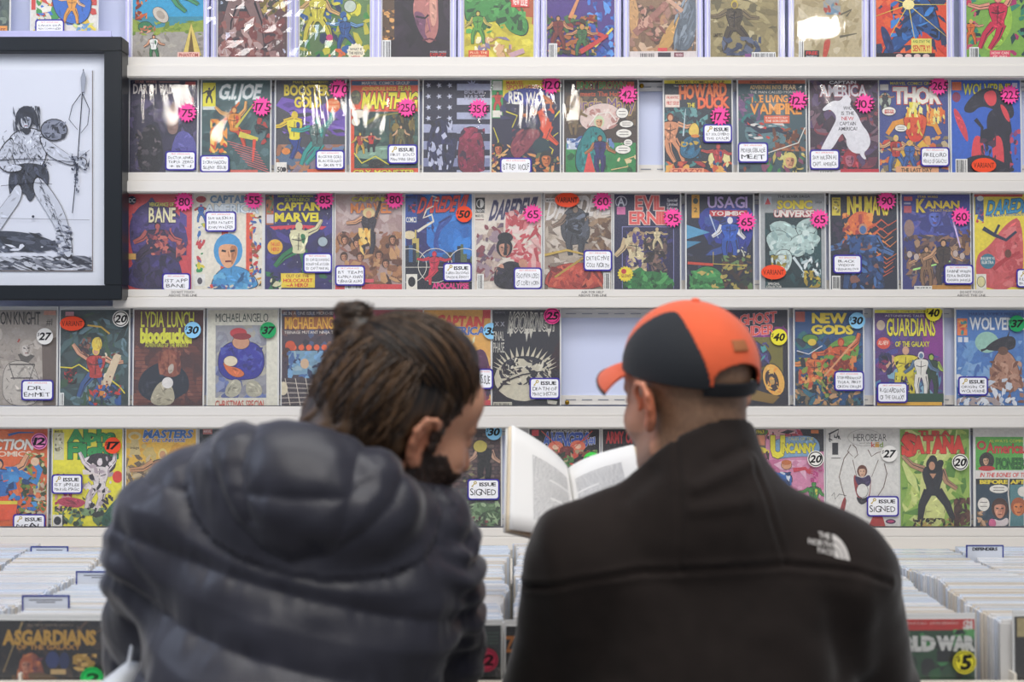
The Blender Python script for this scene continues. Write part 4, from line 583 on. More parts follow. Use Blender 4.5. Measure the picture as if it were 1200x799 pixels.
def c45(P):
    P.r(330,364,410,476,'4a3c48'); P.N(330,364,410,440,['3a3040','6a4a4c','4c5a80','8a5a44','2c2838'],100,4,143); P.t('BE IN A ONE ISSUE MICRO-SERIES',332,366,398,369.6,'e8e4e0',off=.0); P.r(333,372,408,386,'b06c34'); P.t('MICHAELANGELO',334,372.5,407,386,'f0b840','8a4424',ow=.05,off=.02); P.t('TEENAGE MUTANT NINJA TURTLE',333,388.5,404,392,'e8dcd0',off=.0)
    for i in range(5): P.e(344+i*9,408,3.4,3.4,'e8683c')
    P.e(340,406,6,6,'c8502c'); P.e(336,414,5,6,'4a2c28'); P.r(338,412,372,440,'7aa0b8'); P.N(336,412,384,444,['7aa8d0','4a6aa0','9ab4c0','2c3a60'],40,4,144); P.e(357,427,5,6,'d0b090'); P.r(330,444,410,476,'4c4248')
    for i in range(12): P.l([(330,446+i*3),(410,452+i*2)],.8,'c0b4a8' if i%2 else '241c24')
    for i in range(7): P.l([(334+i*12,444),(340+i*12,476)],.8,'d8ccbc')
    P.e(332,456,5,8,'d8ccb0')
def c46(P):
    P.r(415,364,495,476,'b0505c'); P.N(415,364,495,476,['c0606a','8a3c4c','d8a0a0','5a3040'],60,6,145)
def c47(P):
    P.r(497,364,575,476,'e0a850'); P.N(497,390,575,476,['e8b868','f0cc88','d89448','e0dcb0'],50,8,146); P.t('CAPTAIN',512,370,566,383,'d8483c','8a2c20',ow=.05,off=.04,sl=.1,up=-.05); P.t('AMERICA',516,384,568,393,'4a6ab0','e8e0d0',ow=.05,off=.04,sl=.1); P.r(566,364,575,374,'d03c3c'); P.p([(540,476),(548,420),(566,406),(575,430),(575,476)], '5a2a50', sm=True); P.N(545,430,575,470,['7a3450','3a2444','a04858'],26,4,147); P.r(560,470,575,476,'d04850')
def c48(P):
    P.r(577,364,656,476,'201f2b'); P.t('MARC SPECTOR:',580,366,592,368,'8a8a94',off=.0); P.t('MOON',595,367,620,390,'201f2b','c8c4b8',ow=.05,off=-.005,sl=.12); P.t('KNIGHT',621,368,651,388,'201f2b','c8c4b8',ow=.05,off=-.005,sl=.12); P.t('THE NEW',607,366,614,369,'b0aca4',off=.0)
    for x, y in ((598,396),(617,402),(622,398),(643,396)): P.p([(x-2,386),(x+3,386),(x,y)], 'c8c4b8')
    P.t('X X',580,378,591,383,'9a9aa4',off=.03); P.t('FINAL',578,389,591,400,'cac6ba',off=.0); P.t('PHASE',578,402,591,414,'cac6ba',off=.0); P.e(612,446,33,25,'cfc8b2',rot=.1); P.N(585,420,646,452,['201f2b','2c2b38','cfc8b2','201f2b','e0dac8'],150,3,148,3.4)
    for i in range(16): a=PI+i*PI/15; P.p([(615+28*math.cos(a-.07),434+16*math.sin(a-.07)),(615+28*math.cos(a+.07),434+16*math.sin(a+.07)),(615+38*math.cos(a+.05),430+24*math.sin(a))], 'cfc8b2')
    P.l([(580,462),(592,448),(612,440),(636,436),(650,448)],2.4,'201f2b',1); bars(P,578,472,600,477,'ccc8b8'); P.p([(641,469),(653,471),(652,475),(642,474)], 'c8c4b8')
def c49(P):
    P.r(850,366,924,476,'231f30'); P.p([(862,392),(924,380),(924,402),(900,420),(860,420)], '8a2c80', sm=True); P.N(850,366,924,394,['6a2c6c','3a2040','2a1c30'],20,4,149); P.t('GHOST',868,370,911,382,'e85a50','f4d8e0',ow=.05,off=.03,up=.1); P.t('RIDER',872,384,908,395,'e85a50','f4d8e0',ow=.05,off=.03,up=.1); P.r(876,396,918,446,'78702c'); P.p([(854,400),(880,396),(900,410),(906,424),(884,436),(856,440)], '34305a', sm=True, ol=.8); P.N(856,402,902,440,['3c3868','242040','544c8c','4aa0a0'],40,4,150,3)
    P.e(907,446,12,19,'ecb450',rot=-.3,ol=1); P.e(905,447,7.6,13,'3c2a2c',rot=-.3); P.e(905,447,3,5,'c8a05c',rot=-.3); P.N(896,430,918,464,['f0a03c','f0c060'],20,2,151); P.p([(866,452),(914,466),(906,474),(860,466)], '8a6c2c'); 
def c4a(P):
    P.r(932,363,1012,476,'1d4a80'); P.r(932,363,1012,366,'2c3a5c'); P.r(933,366,944,378,'b05040'); P.N(932,385,1012,476,['1c4674','245a8c','2c3c50','1f6a70'],60,7,152); P.t('NEW',953,368,992,379,'ecd43c','2a2410',ow=.07,off=.05); P.t('GODS',952,382,1000,392,'ecd43c','2a2410',ow=.07,off=.05); P.p([(968,408),(986,396),(1006,392),(1008,420),(984,440),(964,430)], '6a9c3c', sm=True); P.F(986,398,60,'c85428','d8683c','b03c24',(150,-40,120,60),w=1.2); P.F(955,414,56,'d86c34','e08c4c','b84c28',(160,60,110,60),'8a9c3c',w=1.3); P.N(936,420,976,462,['e07c3c','b84c28','8a9c3c','2a2a30','e8a45c'],70,3.4,153); P.N(966,410,1004,440,['d8602c','e08848','8a2c20','6a9c3c'],50,3.4,154); P.l([(966,442),(1004,398)],2,'e0a070'); P.e(950,398,9,5,'5a8a34',ol=.8); P.e(952,402,5,4,'e0c03c'); P.l([(934,412),(948,416),(964,406)],1,'e8e8f0'); P.N(932,450,1012,476,['1f3a48','2a6a80','1c2a34','7a6a50','c89a6c'],80,3.4,155)
def c4b(P):
    P.r(1026,364,1106,476,'5a3a7c'); P.r(1026,364,1106,367.5,'e8e030'); P.t('MARVEL COMICS GROUP',1040,364.7,1086,367,'2a2a20',off=.0); P.N(1026,370,1106,440,['5c3a80','6a4894','7c3a88','4a4a98'],40,7,156); P.p([(1080,380),(1106,374),(1106,420),(1084,414)], '8a3490'); P.N(1026,430,1106,464,['5a8ab0','88b4cc','3a5a88'],30,6,157); P.t('ASTONISHING TALES',1038,369.5,1084,372,'e8e0e8',off=.0); P.t('GUARDIANS',1040,374,1097,394,'ece03c','2a3a1c',ow=.05,off=.02); P.t('OF THE GALAXY',1050,401,1090,407,'ece03c','2a3a1c',ow=.05,off=.02); P.e(1036,403,8,7,'e0503c'); P.t('ALL-NEW',1030,400,1042,405,'f0d8c8'); P.e(1033,382,5,6,'c8b4a0')
    P.F(1062,408,60,'e0d038','d8a88c','d8a88c',(120,60,100,80),'d8c830',w=1.5); P.N(1050,420,1074,460,['e8dc44','b8a428','2c2c28'],30,3,158); P.F(1092,416,50,'24402c','a8c04c','1c2a1c',(120,60,100,80)); P.F(1080,414,52,'e8e4dc','5a7a9c','e8e4e8',(120,60,100,80)); P.N(1030,414,1046,440,['2c2c5c','8a2c5c','1c1c34'],16,4,159); P.r(1054,462,1106,473,'1c4a34'); P.r(1028,472,1104,476,'eab43c')
def c4c(P):
    P.r(1121,365,1200,476,'4a7cc0'); P.N(1121,400,1200,450,['5484c4','6c9cd0','84acd8','4470b4'],50,8,160); P.t('MARVEL COMICS PRESENTS',1136,367,1200,370.5,'1c3c80',off=.0); P.t('WOLVERINE',1137,373,1204,387,'e0e6ec','2a4a84',ow=.05,off=.03); P.r(1122,374,1134,394,'e07840'); P.N(1122,374,1134,394,['e8a040','2f8a90','c84838'],10,2.6,161); P.r(1123,396,1128,402,'d8dce4'); P.r(1130,396,1135,402,'d8dce4'); P.e(1157,402,14,12.5,'9cc8b8'); P.p([(1152,412),(1162,402),(1174,396),(1188,394),(1192,402),(1188,412)], '22202c', sm=True); P.l([(1150,412),(1166,406)],3,'22202c',.4); P.l([(1180,400),(1184,388)],3,'22202c',.3); P.p([(1160,452),(1162,430),(1170,412),(1182,412),(1192,424),(1198,452),(1180,462)], 'b08068', sm=True, ol=.6); P.e(1176,412,6,5,'6a4838'); P.N(1160,424,1198,456,['b88870','986850','7a4c3c','c49880'],60,3.4,162); P.N(1150,444,1200,476,['e4e8f0','8a5c48','d0d8e4','b08068'],50,4,163); P.N(1121,430,1136,476,['dce4ee','a8c4e0','eceff4'],18,4,164); P.N(1121,466,1200,476,['e8ecf2','b0a0a0'],20,4,165)
ROW4 = [(-15,65,'a49a90','pale grey comic cut by the left edge with a dark condensed title',c41,('dot',52.5,395,'27','eae8e4'),(25.5,446,63,470,['DR.','EMMET'])),
 (70,150,'3a4c4e','dark green comic in plastic with a yellow lightning line and an orange oval sticker',c42,[('oval2',85,380,'VARIANT'),('dot',142,374.5,'20','f0eee8','1c1c20')],None),
 (156,237,'55302e','brown comic with a tall yellow title over a red haired person in a dark coat',c43,('dot',225.5,387.5,'30','8cc8ec'),None),
 (243,325,'dedbcb','cream bordered comic in plastic with a person in a red cap and bulky blue jacket',c44,('dot',314.5,388,'37','1f9c5c'),None),
 (330,410,'4a3c48','crowded dark comic with an orange title, partly behind the hair bun',c45,('dot',401,371,'20','f050a0','8a1c50'),None),
 (415,495,'b0505c','pinkish red comic almost wholly hidden behind the dark bun hair',c46,None,None),
 (497,575,'e0a850','orange and yellow comic peeking out beside the bun haired forehead',c47,('dot',576,389,'35','8cc8ec'),(560,433,578,457,['ISSUE'])),
 (577,656,'201f2b','black comic with a cream inky monster in a disc and a pink price dot',c48,('dot',647,371,'25','f43c96','8a1c50'),(620.5,443.5,656,468.5,['DEATH OF','MARC SPECTOR'],1)),
 (850,924,'231f30','purple comic with a glowing motorbike wheel, just right of the orange cap',c49,('dot',913,396,'40','ece03c'),None),
 (932,1012,'1d4a80','deep blue comic in plastic with a yellow two line title over orange figures',c4a,('dot',1004,376.5,'30','8cc8ec'),(977,435.5,1012,459,['STEPPENWOLF','TIGRA, FIRST','ORION ORIGIN'])),
 (1026,1106,'5a3a7c','purple comic in plastic with a yellow clad figure and a yellow price dot',c4b,('dot',1094,367.5,'40','ece03c'),(1027,449,1063,473,['R-GUARDIANS','OF THE GALAXY'])),
 (1121,1201,'4a7cc0','sky blue comic in plastic with a pale moon and a crouching bare backed figure',c4c,('dot',1191,380,'37','1f9c5c'),(1122,442,1157,464.5,['ORIGIN OF','WOLVERINE'],1))]
for a, b, bg, lab, fn, st, cd in ROW4: comic(a, b, 364, 476, bg, lab, fn, st, cd)
def c51(P):
    P.r(-26,504,54,618,'e2682f'); P.N(-26,505,54,618,['e87034','d85c28','f08048'],30,8,171); P.l([(8,511),(20,508),(38,508)],3,'2a6ab8',1); P.t('ACTION',-22,516,37,528,'f0ece4','8a5a2c',ow=.05,off=.03,sl=.2); P.t('COMICS',-14,530,35,536,'f0d8c0','b04c20',ow=.03,off=.02); P.N(22,532,54,604,['5a7a2c','8a9c3c','3a4a20','d8d49c'],90,3,172); P.F(-2,540,76,'2f6cb4','e0a47c','1c2438',(30,-30,120,60),'e0582c',w=1.4); P.l([(2,560),(24,556),(42,566),(46,552),(38,542)],9,'3c88c8',6); P.e(40,542,5,5,'e8c4a0'); P.l([(-10,580),(4,572),(18,568)],12,'2f70b8'); P.N(0,548,44,600,['2f74bc','4a98d4','1c3f74'],30,4,173); P.p([(-26,590),(2,584),(20,590),(18,610),(-26,612)], 'e8582c'); P.r(-20,588,20,592,'e8d43c'); P.N(22,560,54,618,['7a8a34','c8b49c','3a3a2c','a05c3c'],40,3.4,174)
def c52(P):
    P.r(61,504,142,618,'ece334'); P.r(62,508,74,540,'d8d4b0'); P.N(63,510,73,530,['6a6a54','a09870','e8e4d0'],14,2.4,175); P.t('MARVEL',63,505,73,508,'3a3a20'); P.t('Alpha',80,504.5,134,518.5,'1f9c4c','14301c',ow=.08,off=.05); P.t('Flight',80,520.5,136,538,'1f9c4c','14301c',ow=.08,off=.05); P.e(116,545,19,13,'332c34'); P.F(116,538,66,'e4dcdc','e8dce0','3a3038',(220,-50,120,100),'d8ccd0'); P.N(96,536,132,600,['e8dcd8','b8a8b0','2a2430','f0e8ea'],60,3.2,176); P.e(137,560,6,7,'e04030'); P.N(64,556,84,600,['b03444','3a2024','d8a0a0'],30,3.6,177); P.p([(62,590),(76,582),(104,588),(90,598)], 'b83a54', sm=True); P.N(64,596,142,618,['3a4c34','5a7a50','24302a','7a9a6c'],60,4,178); P.p([(116,618),(124,598),(142,580),(142,618)], '1f5a48', sm=True); P.N(62,594,90,606,['24301c','ece334'],20,2,179); P.r(62,604,73,618,'e8e4dc'); P.e(67.5,611,4.4,5,'20242c')
def c53(P):
    P.r(147,504,229,618,'e2b43c'); P.N(147,520,229,618,['e8c048','d8a030','c8b068'],40,7,180); P.t('MASTERS',167,505,224,514,'3a78c8','e8eef4',ow=.06,off=.04,sl=.2); P.t('OF THE UNIVERSE',166,515,216,519,'3a4a94','e8eef4',ow=.05,off=.02,sl=.2); P.e(157,512,8,5,'dcd0a0'); P.e(157,513,5,3,'e2b43c'); P.p([(153,516),(161,516),(164,534),(151,534)], 'c8b47c'); P.t('image',152,524,162,527,'5a4a2c'); P.N(147,534,176,570,['8a7454','a89068','6a5a48','c8b48c'],40,3.4,181); P.F(190,528,80,'a87444','c89468','e0cc7c',(150,40,110,70))
def c54(P):
    P.r(233,504,314,618,'3a4048'); P.N(233,504,314,618,['444c54','2c3038','545c64'],40,6,182); P.r(237,504,248,510,'c87a78'); P.r(237,510,248,514,'2a2a2c'); P.t('MARVEL',238,505,247,508,'f0e0e0')
def c55(P):
    P.r(510,504,587,618,'5a4a4c'); P.r(510,504,587,580,'3a3234')
    for j in range(17):
        for i in range(-1, 9): x=510+i*10+(j%2)*5; P.r(x+.5,504+j*4.4+.4,x+9.5,508+j*4.4,('6a5250','5c4648','74605c','4f4044')[(i*7+j*3)%4])
    P.r(510,580,587,618,'4a4c48')
    for j in range(5):
        for i in range(-1, 7): x=510+i*14+(j%2)*7; P.r(x+.5,572+j*8+.4,x+13.3,579.4+j*8,('3e3e40','4a4a4c','34353a')[(i*5+j)%3])
    P.r(533,526,544,552,'e8d850'); P.l([(538,526),(538,552)],.6,'a89838'); P.F(568,520,48,'1e2024','c8a088','c8b85c',(120,70,95,85),w=1.2); P.e(563,524,8,7,'c8b85c',ol=.4); P.N(540,546,568,566,['1c1c20','8a8460','34343a'],30,2.4,183); P.p([(538,618),(546,596),(560,588),(576,592),(587,588),(587,618)], '5c7a54', sm=True); P.N(542,588,587,618,['7a9a70','4a6444','a0b890','3a4c38'],70,3,184,3.4); P.N(510,572,530,600,['8a6c74','6a5460'],20,3,185); P.N(552,606,572,618,['8a4c4c','4a3034'],12,2.6,186)
def c56(P):
    P.r(620,504,702,618,'1e1c24'); P.r(623,505,631,512,'d83c48'); P.t("EARTH'S MIGHTIEST HEROES",646,504.6,690,508,'e0dcd8',off=.0); P.t('AVENGERS',636,508,688,524,'2f5ab8','e8ecf4',ow=.06,off=.04,sl=.12); P.t('#1',690,513,697,521,'4a70d0','e8ecf4',ow=.06); P.e(651,525,9,7,'f08060'); P.e(677,524,9,7,'f08060'); P.e(651,525,4,3,'f8d0b0'); P.e(677,524,4,3,'f8d0b0'); P.l([(634,506),(660,530)],1,'e05848'); P.l([(694,506),(668,530)],1,'e05848'); P.l([(640,538),(690,514)],1,'e05848'); P.p([(654,524),(674,524),(670,540),(658,540)], '7a2c2c', sm=True); P.N(630,528,700,560,['4a7a44','6a9c50','8a4c3c','2c3a2c','b0a07c','c84a3c'],100,3.6,187); P.N(640,556,700,618,['3a5a3c','7a3c34','2c3048','b08c5c'],60,5,188)
def c57(P):
    P.r(707,504,787,618,'201c24'); P.t('ARMY OF DARKNESS',711,507,782,520,'c8383c',off=.04); P.N(707,524,787,618,['2a2430','1c181f','3a3038'],40,6,189)
def c58(P):
    P.r(800,504,877,618,'262430'); P.e(869,505,4,4,'e8e4dc'); P.N(858,508,872,522,['e8c850','e0b040'],12,3,190); P.N(858,520,877,560,['2a2830','3a4048'],16,4,191)
def c59(P):
    P.r(886,504,966,618,'d88cb0'); P.r(886,504,898,618,'6a5c4c'); P.N(886,505,902,600,['5a8a3c','e0782c','e8d43c','3a2a2c','a04a6c'],60,3.4,192); P.t('1963',887,505,896,509,'e8dc3c','3a2a1c'); P.r(887,511,897,523,'e0906a'); P.N(900,504,950,512,['c83c50','e8b4b8','2a2a34'],30,4,193); P.p([(938,504),(966,504),(966,530),(952,530)], '2a2830'); P.r(951,505,960,509,'e0803c'); P.p([(902,516),(950,510),(962,520),(960,536),(930,536),(906,540)], '7fa6cc', sm=True, ol=.6); P.t('TALES OF THE',924,513.5,954,517,'e8dc50',off=.0); P.t('U',905,513,919,536,'ece030','3a2a1c',ow=.09,off=.07); P.t('NCANNY',918,521,956,531.5,'ece030','3a2a1c',ow=.09,off=.06); P.N(900,540,966,618,['d880a8','e4a4c4','c86c98','e8b8d0'],50,6,194); P.l([(930,552),(944,550),(950,556)],5,'c8384c',3)
    for a in (-.7,-.3,.1,.5): P.l([(946,554),(946+9*math.cos(a),552+9*math.sin(a))],1.8,'c8384c',.8)
    P.p([(901,562),(914,554),(928,556),(928,570),(906,572)], '2868b8', sm=True, ol=.8); P.N(902,554,928,572,['2868b8','1c3c70','d8e0e8'],16,3,195); P.e(922,546,6,5,'d89c78',ol=.5); P.e(922,543,6,3,'c87038'); P.F(954,566,40,'3a8a3c','4a9c44','2c6a30',(150,60,140,60),'d8cc50'); P.N(940,590,966,618,['e8dca0','d0704c','3a5a3c','e0b060'],30,3,196); P.N(950,546,966,566,['b83c80','e078b0'],12,3,197)
def c5a(P):
    P.r(970,504,1054,618,'e3e1dd'); P.e(1014,514,20,10,'b4aeaa'); P.e(1014,514,19.4,9.4,'e3e1dd'); P.t('HEROBEAR',1001,509.5,1040,518,'2c2a30',off=-.005); P.t('and the',1008,519.5,1022,521,'5a5450',off=.0)
    for i, (ch, c) in enumerate((('k','d84a3c'),('i','e0a83c'),('d','8aa83c'))): P.t(ch,1022+i*4.8,519,1026+i*4.8,525,c)
    P.l([(972,510),(984,504),(982,512),(986,516)],2,'26242c',1); P.N(972,506,985,520,['26242c','e3e1dd'],12,2.4,198,3); P.r(976,520,983,534,'2a2830'); P.l([(975,538),(986,538)],1,'5a5654'); P.p([(1011,536),(1022,540),(1030,548),(1024,560),(1004,558),(1002,546)], 'e3e1dd')
    def o(q,w=.9): P.l(q,w,'6a5448',w*.7)
    o([(996,530),(990,538),(986,552),(984,560),(988,576),(992,588),(990,598)],1.1); o([(1000,522),(1004,526),(1006,534),(1002,538)],1.1); o([(998,522),(994,530),(1000,536)]); o([(1018,528),(1022,536),(1028,532),(1034,530)],1.1); o([(1037,544),(1040,556),(1036,572),(1028,584)],1.1); o([(1000,540),(1005,562)],.8); o([(1030,540),(1022,560)],.8)
    P.p([(1000,560),(1004,556),(1008,584),(1018,590),(1022,556),(1020,584),(1014,592),(1004,584)], 'a03a3c', sm=True); P.p([(1002,558),(1012,562),(1020,556),(1022,568),(1012,574),(1004,568)], '3a2c58', sm=True); P.head(1011,554,6,'e0b89c','6a3c2c','d8a888'); P.e(1011,576,6.5,8,'eae8e4',ol=.5); P.p([(1003,582),(1011,586),(1019,582),(1014,592),(1007,592)], '2c2830', sm=True); P.p([(982,608),(988,586),(992,582),(990,604)], 'a03a3c', sm=True); P.l([(975,582),(978,578),(979,586),(984,580),(992,582)],.7,'3a3634'); P.p([(1018,618),(1024,604),(1034,604),(1038,618)], 'b83c38'); P.e(1044,612,6,2.8,'5a2858'); P.e(1044,612,4,1.4,'c84a7c')
def c5b(P):
    P.r(1056,500,1137,618,'8cb44c'); P.p([(1062,618),(1066,560),(1060,520),(1086,504),(1116,504),(1128,540),(1118,590),(1126,618)], 'c8d678', sm=True); P.N(1058,505,1137,618,['8fb84e','b4cc64','78a43c','d4e08c','5c8c38','a0c058'],90,8,199,3); P.p([(1080,618),(1078,560),(1088,530),(1104,528),(1110,570),(1108,618)], 'd6dc8c', sm=True); P.t('TURA',1078,506,1114,512,'d83c28','4a1410',off=.04); P.p([(1060,508),(1066,506),(1068,514),(1062,520),(1068,530),(1060,532)], 'd83c28', sm=True); P.t('S',1060,511,1073,534,'e03c28','5a1810',ow=.09,off=.07); P.t('ATANA',1072,513,1130,531,'e03c28','5a1810',ow=.09,off=.07)
    for i in range(9): P.l([(1062+i*8,530),(1062+i*8,533+(i*5)%5)],1.6,'c83424',.5)
    P.N(1118,584,1137,618,['4a2c24','6a4434','38201c'],40,4,200); P.F(1094,536,80,'20242c','b88c6c','161820',(200,70,115,55),'1c2028',w=.95); P.e(1093,546,7,9,'14161e'); P.p([(1098,540),(1108,540),(1104,552),(1096,556)], '14161e', sm=True); P.e(1093,547,3.6,5,'c89474'); P.p([(1090,556),(1098,556),(1094,562)], 'c89474'); P.N(1070,608,1118,618,['2c2c24','c8a860','6a5c34','1c1c1c'],40,2.4,201)
def c5c(P):
    P.r(1143,500,1200,618,'e2dfdc'); P.t('ETTR',1163,501,1174,503.4,'2a2a2c',off=.0); P.t('ZOT',1179,501,1186,503.4,'2a2a2c',off=.0); P.r(1144,513,1200,552,'5cae4c'); P.t('ALWAYS COMIN',1160,516,1200,519.5,'e0dc44',off=.0); P.t('American',1157,520,1206,532,'d8403c','7a2420',ow=.04,off=.02); P.t('PIONEERS',1168,538,1206,550,'3a8a3c','1c3a1c',ow=.05,off=-.01); P.e(1151,523,5.5,5.5,'c83c44'); P.e(1151,523,3,3,'5cae4c'); P.e(1157,541,9,10,'34302c'); P.e(1157,550,10,3,'c8383c'); P.head(1156,541,5,'d8b090','2a2420','b08060'); P.r(1144,553,1200,562,'e8e4e0'); P.t('IN THE BONES OF THE',1149,555,1206,560,'e04a44',off=.02,sl=.2)
    P.r(1144,562,1200,618,'26262e'); P.t('BEFORE',1149,563.5,1181,568,'ecd83c',off=.05); P.t('AFTER',1185,563.5,1211,568,'ecd83c',off=.05); P.r(1144,569,1182,618,'2f4658'); P.r(1184,569,1200,618,'5a8a90'); P.l([(1183,562),(1182,580),(1184,600),(1183,618)],1.4,'e8e4dc'); bubble(P,1171,574,11,5); bubble(P,1153,592,7,8); P.head(1172,598,10,'dc9c80','4a2c24','c07c64'); P.p([(1160,618),(1164,608),(1172,612),(1182,606),(1182,618)], 'e8dcdc', sm=True); P.p([(1158,618),(1160,608),(1167,610),(1168,618)], 'e0709c', sm=True); P.head(1194,596,9,'e0884c','b06038','c06c3c'); P.N(1145,600,1158,618,['8a6c4c','d8b08c','4a5a6c'],14,3,202); P.e(1199,577,6,6,'e8e4dc')
ROW5 = [(-26,54,'e2682f','orange comic with a blue clad figure in green vines, cut by the left edge',c51,('dot',46,518,'12','e88cc0','7a1c5c'),(16,603,54,624,['NEAL'],1)),
 (61,142,'ece334','bright yellow comic with a green two line title and a white leaping figure',c52,('dot',132,523,'17','f0502c'),(61,556.5,97,579.5,['1ST JIM LEE','MARVEL-MAGIC'],1)),
 (147,229,'e2b43c','golden comic with a blue slanted title, partly behind the puffer jacket shoulder',c53,None,None),
 (233,314,'3a4048','dark grey comic of which only a corner shows beside the jacket hood',c54,None,None),
 (510,587,'5a4a4c','comic showing a dark brick wall, right beside the bearded chin',c55,('dot',579,507,'30','8cc8ec'),(548,562,585.5,586.5,['SIGNED'],1)),
 (620,702,'1e1c24','black comic with a blue and white title just above the open book',c56,('dot',693,540,'12','4adc54','4adc54'),None),
 (707,787,'201c24','black comic with a plain red title between book and capped face',c57,None,None),
 (800,877,'262430','dark comic with a yellow spot just behind the raised collar of the fleece',c58,None,None),
 (886,966,'d88cb0','pink comic with a yellow lettered title in a pale blue cloud',c59,('dot',955.5,538.5,'20','f0eee8','1c1c20'),(884,566,922,590,['KEY'],1)),
 (970,1054,'e3e1dd','white comic with a thin drawn bear outline and a small caped child',c5a,('dot',1042,532.5,'27','eceae6'),(1015.5,582,1053,606,['SIGNED'],1)),
 (1056,1137,'8cb44c','lime green comic with a dripping red title and a black clad woman standing',c5b,('dot',1125,542.5,'20','f0eee8','1c1c20'),None),
 (1143,1222,'e2dfdc','comic with a green banner above two panels of faces, cut by the right edge',c5c,None,None)]
for a, b, bg, lab, fn, st, cd in ROW5: comic(a, b, 504, 617.5, bg, lab, fn, st, cd)
# ---------------------------------------------------------------- framed ink drawing, upper left, hanging proud of the wall
SF = 1400/2.94
fr = empty('framed_drawing', ((-10-HX)/SF, 2.94, CZ-(352-HY)/SF)); tag(fr, 'black framed ink sketch of a long haired archer, hanging at the upper left', 'picture')
fxx = lambda u: (u+10)/SF; fzz = lambda v: (352-v)/SF
X0, X1 = fxx(-165), fxx(145); Z1 = fzz(45)
for nm, a in (('frame_bar', (X0, X1, 0, fzz(335))), ('frame_bar', (X0, X1, fzz(62), Z1)), ('frame_bar', (X0, fxx(-142), fzz(335), fzz(62))), ('frame_bar', (fxx(124), X1, fzz(335), fzz(62)))):
    MB().box(a[0], a[1], -.014, .040, a[2], a[3]).build(nm, M['frame'], fr, bevel=.002)
MB().box(X0+.02, X1-.02, .014, .020, fzz(340), fzz(57)).build('mount_board', M['mount'], fr)
MB().box(fxx(-124), fxx(107), .011, .014, fzz(318), fzz(81)).build('drawing_paper', M['paper'], fr, bevel=.001)
D = Pr(fxx, fzz, -124, 81, 107, 318, y=.0105); INK = '1d2230'
D.l([(106.6,82),(106.6,317)],1.0,'6a5a50'); D.l([(-124,317.4),(107,317.4)],1.0,'6a5a50')
D.p([(-120,316),(-60,306),(0,308),(60,302),(106,298),(106,317)], '5a5f6c', sm=True); D.N(-30,300,106,317,['2c303c','4c505c','8a8e98','c8ccd4'],160,3,301,5,.15); D.p([(-60,278),(-10,270),(30,272),(62,282),(70,292),(30,296),(-20,292)], '343a48', sm=True); D.N(-20,272,66,296,['3a4050','565c6c','20242f'],40,4,302,4,.1); D.N(0,286,50,294,['dfe3ec'],6,3,9,3,.1)
def ink(q, w=1.6, w2=.6): D.l(q, w, INK, w2)
# archer seen from the front, striding, bow arm out to the right
D.p([(14,184),(8,166),(14,156),(30,150),(44,152),(54,162),(52,186),(44,198),(20,200)], 'c9ced9', sm=True, ol=1.2); D.p([(8,210),(16,192),(46,192),(56,202),(54,222),(44,216),(34,240),(26,222),(12,236)], '3a404e', sm=True, ol=.8); D.N(10,192,54,226,['2c303c','50566a','20242e'],50,3,303,3,1.4)
D.p([(20,212),(8,232),(-8,252),(-18,276),(-8,280),(6,258),(26,230)], 'ccd1db', sm=True, ol=1.2); D.p([(42,204),(58,222),(72,244),(80,268),(84,300),(74,302),(66,270),(50,244),(36,222)], 'ccd1db', sm=True, ol=1.4); D.N(64,262,84,302,['8a90a0','c4cad6','3a4050'],40,2.4,304,3,.2)
D.p([(44,158),(58,166),(74,178),(88,186),(86,194),(70,190),(52,180)], 'c9ced9', sm=True, ol=1.2); D.p([(14,160),(2,170),(-6,188),(4,202),(24,200),(24,194),(8,192),(14,178)], 'c9ced9', sm=True, ol=1.2); D.e(94,190,6,5,'c0c6d2',ol=1); D.e(62,152,15,12,'7a8090',ol=1.2); D.N(50,142,76,162,['4a5060','8a90a0','2a2e3a'],44,2.6,305,3)
D.head(29,142,9,'c4c9d4',INK,'8d94a4'); D.p([(18,150),(16,134),(24,124),(36,124),(44,136),(44,152),(38,140),(26,132),(20,142)], '272c3a', sm=True); D.N(14,124,46,156,['20242f','343a48'],40,2,306,6,1.3); D.p([(23,150),(36,150),(32,158),(27,157)], '2a2e3a', sm=True)
R = random.Random(12)
for i in range(120): x, y = R.uniform(2,56), R.uniform(150,204); ink([(x,y),(x+R.uniform(-3,5),y+R.uniform(1,6))],.7,.3)
for i in range(50): x = R.uniform(40,80); y = 206+(x-40)*2+R.uniform(-8,8); ink([(x,y),(x+3,y+R.uniform(2,7))],.6,.3)
ink([(97,80),(95,120),(90,190),(84,250)],1.2,1.0); D.p([(94,92),(97,82),(100,92),(98,108),(95,108)], '9aa0b0', ol=.6); ink([(94,110),(84,124),(80,140),(90,152)],1,.6); ink([(96,110),(104,128),(102,146),(94,156)],1,.6); ink([(-10,188),(40,186),(86,190),(104,176)],1.0,.5); ink([(0,218),(40,214),(60,216)],.6); D.N(86,196,92,226,['3a4050','5a6070'],16,1.6,307,2,1.5); D.N(80,176,104,200,['3a4050','8a90a0','c4cad6'],30,2,308,3); D.e(38,254,1.6,1.6,'3a3e4a'); ink([(0,256),(104,258)],.4,.4)
D.build('ink_drawing', M['label'], fr)
g = MB(); g.v = [(X0+.02,.006,fzz(337)),(X1-.02,.006,fzz(337)),(X1-.02,.006,fzz(60)),(X0+.02,.006,fzz(60))]; g.f = [(0,1,2,3)]; g.build('glass', M['case'], fr)
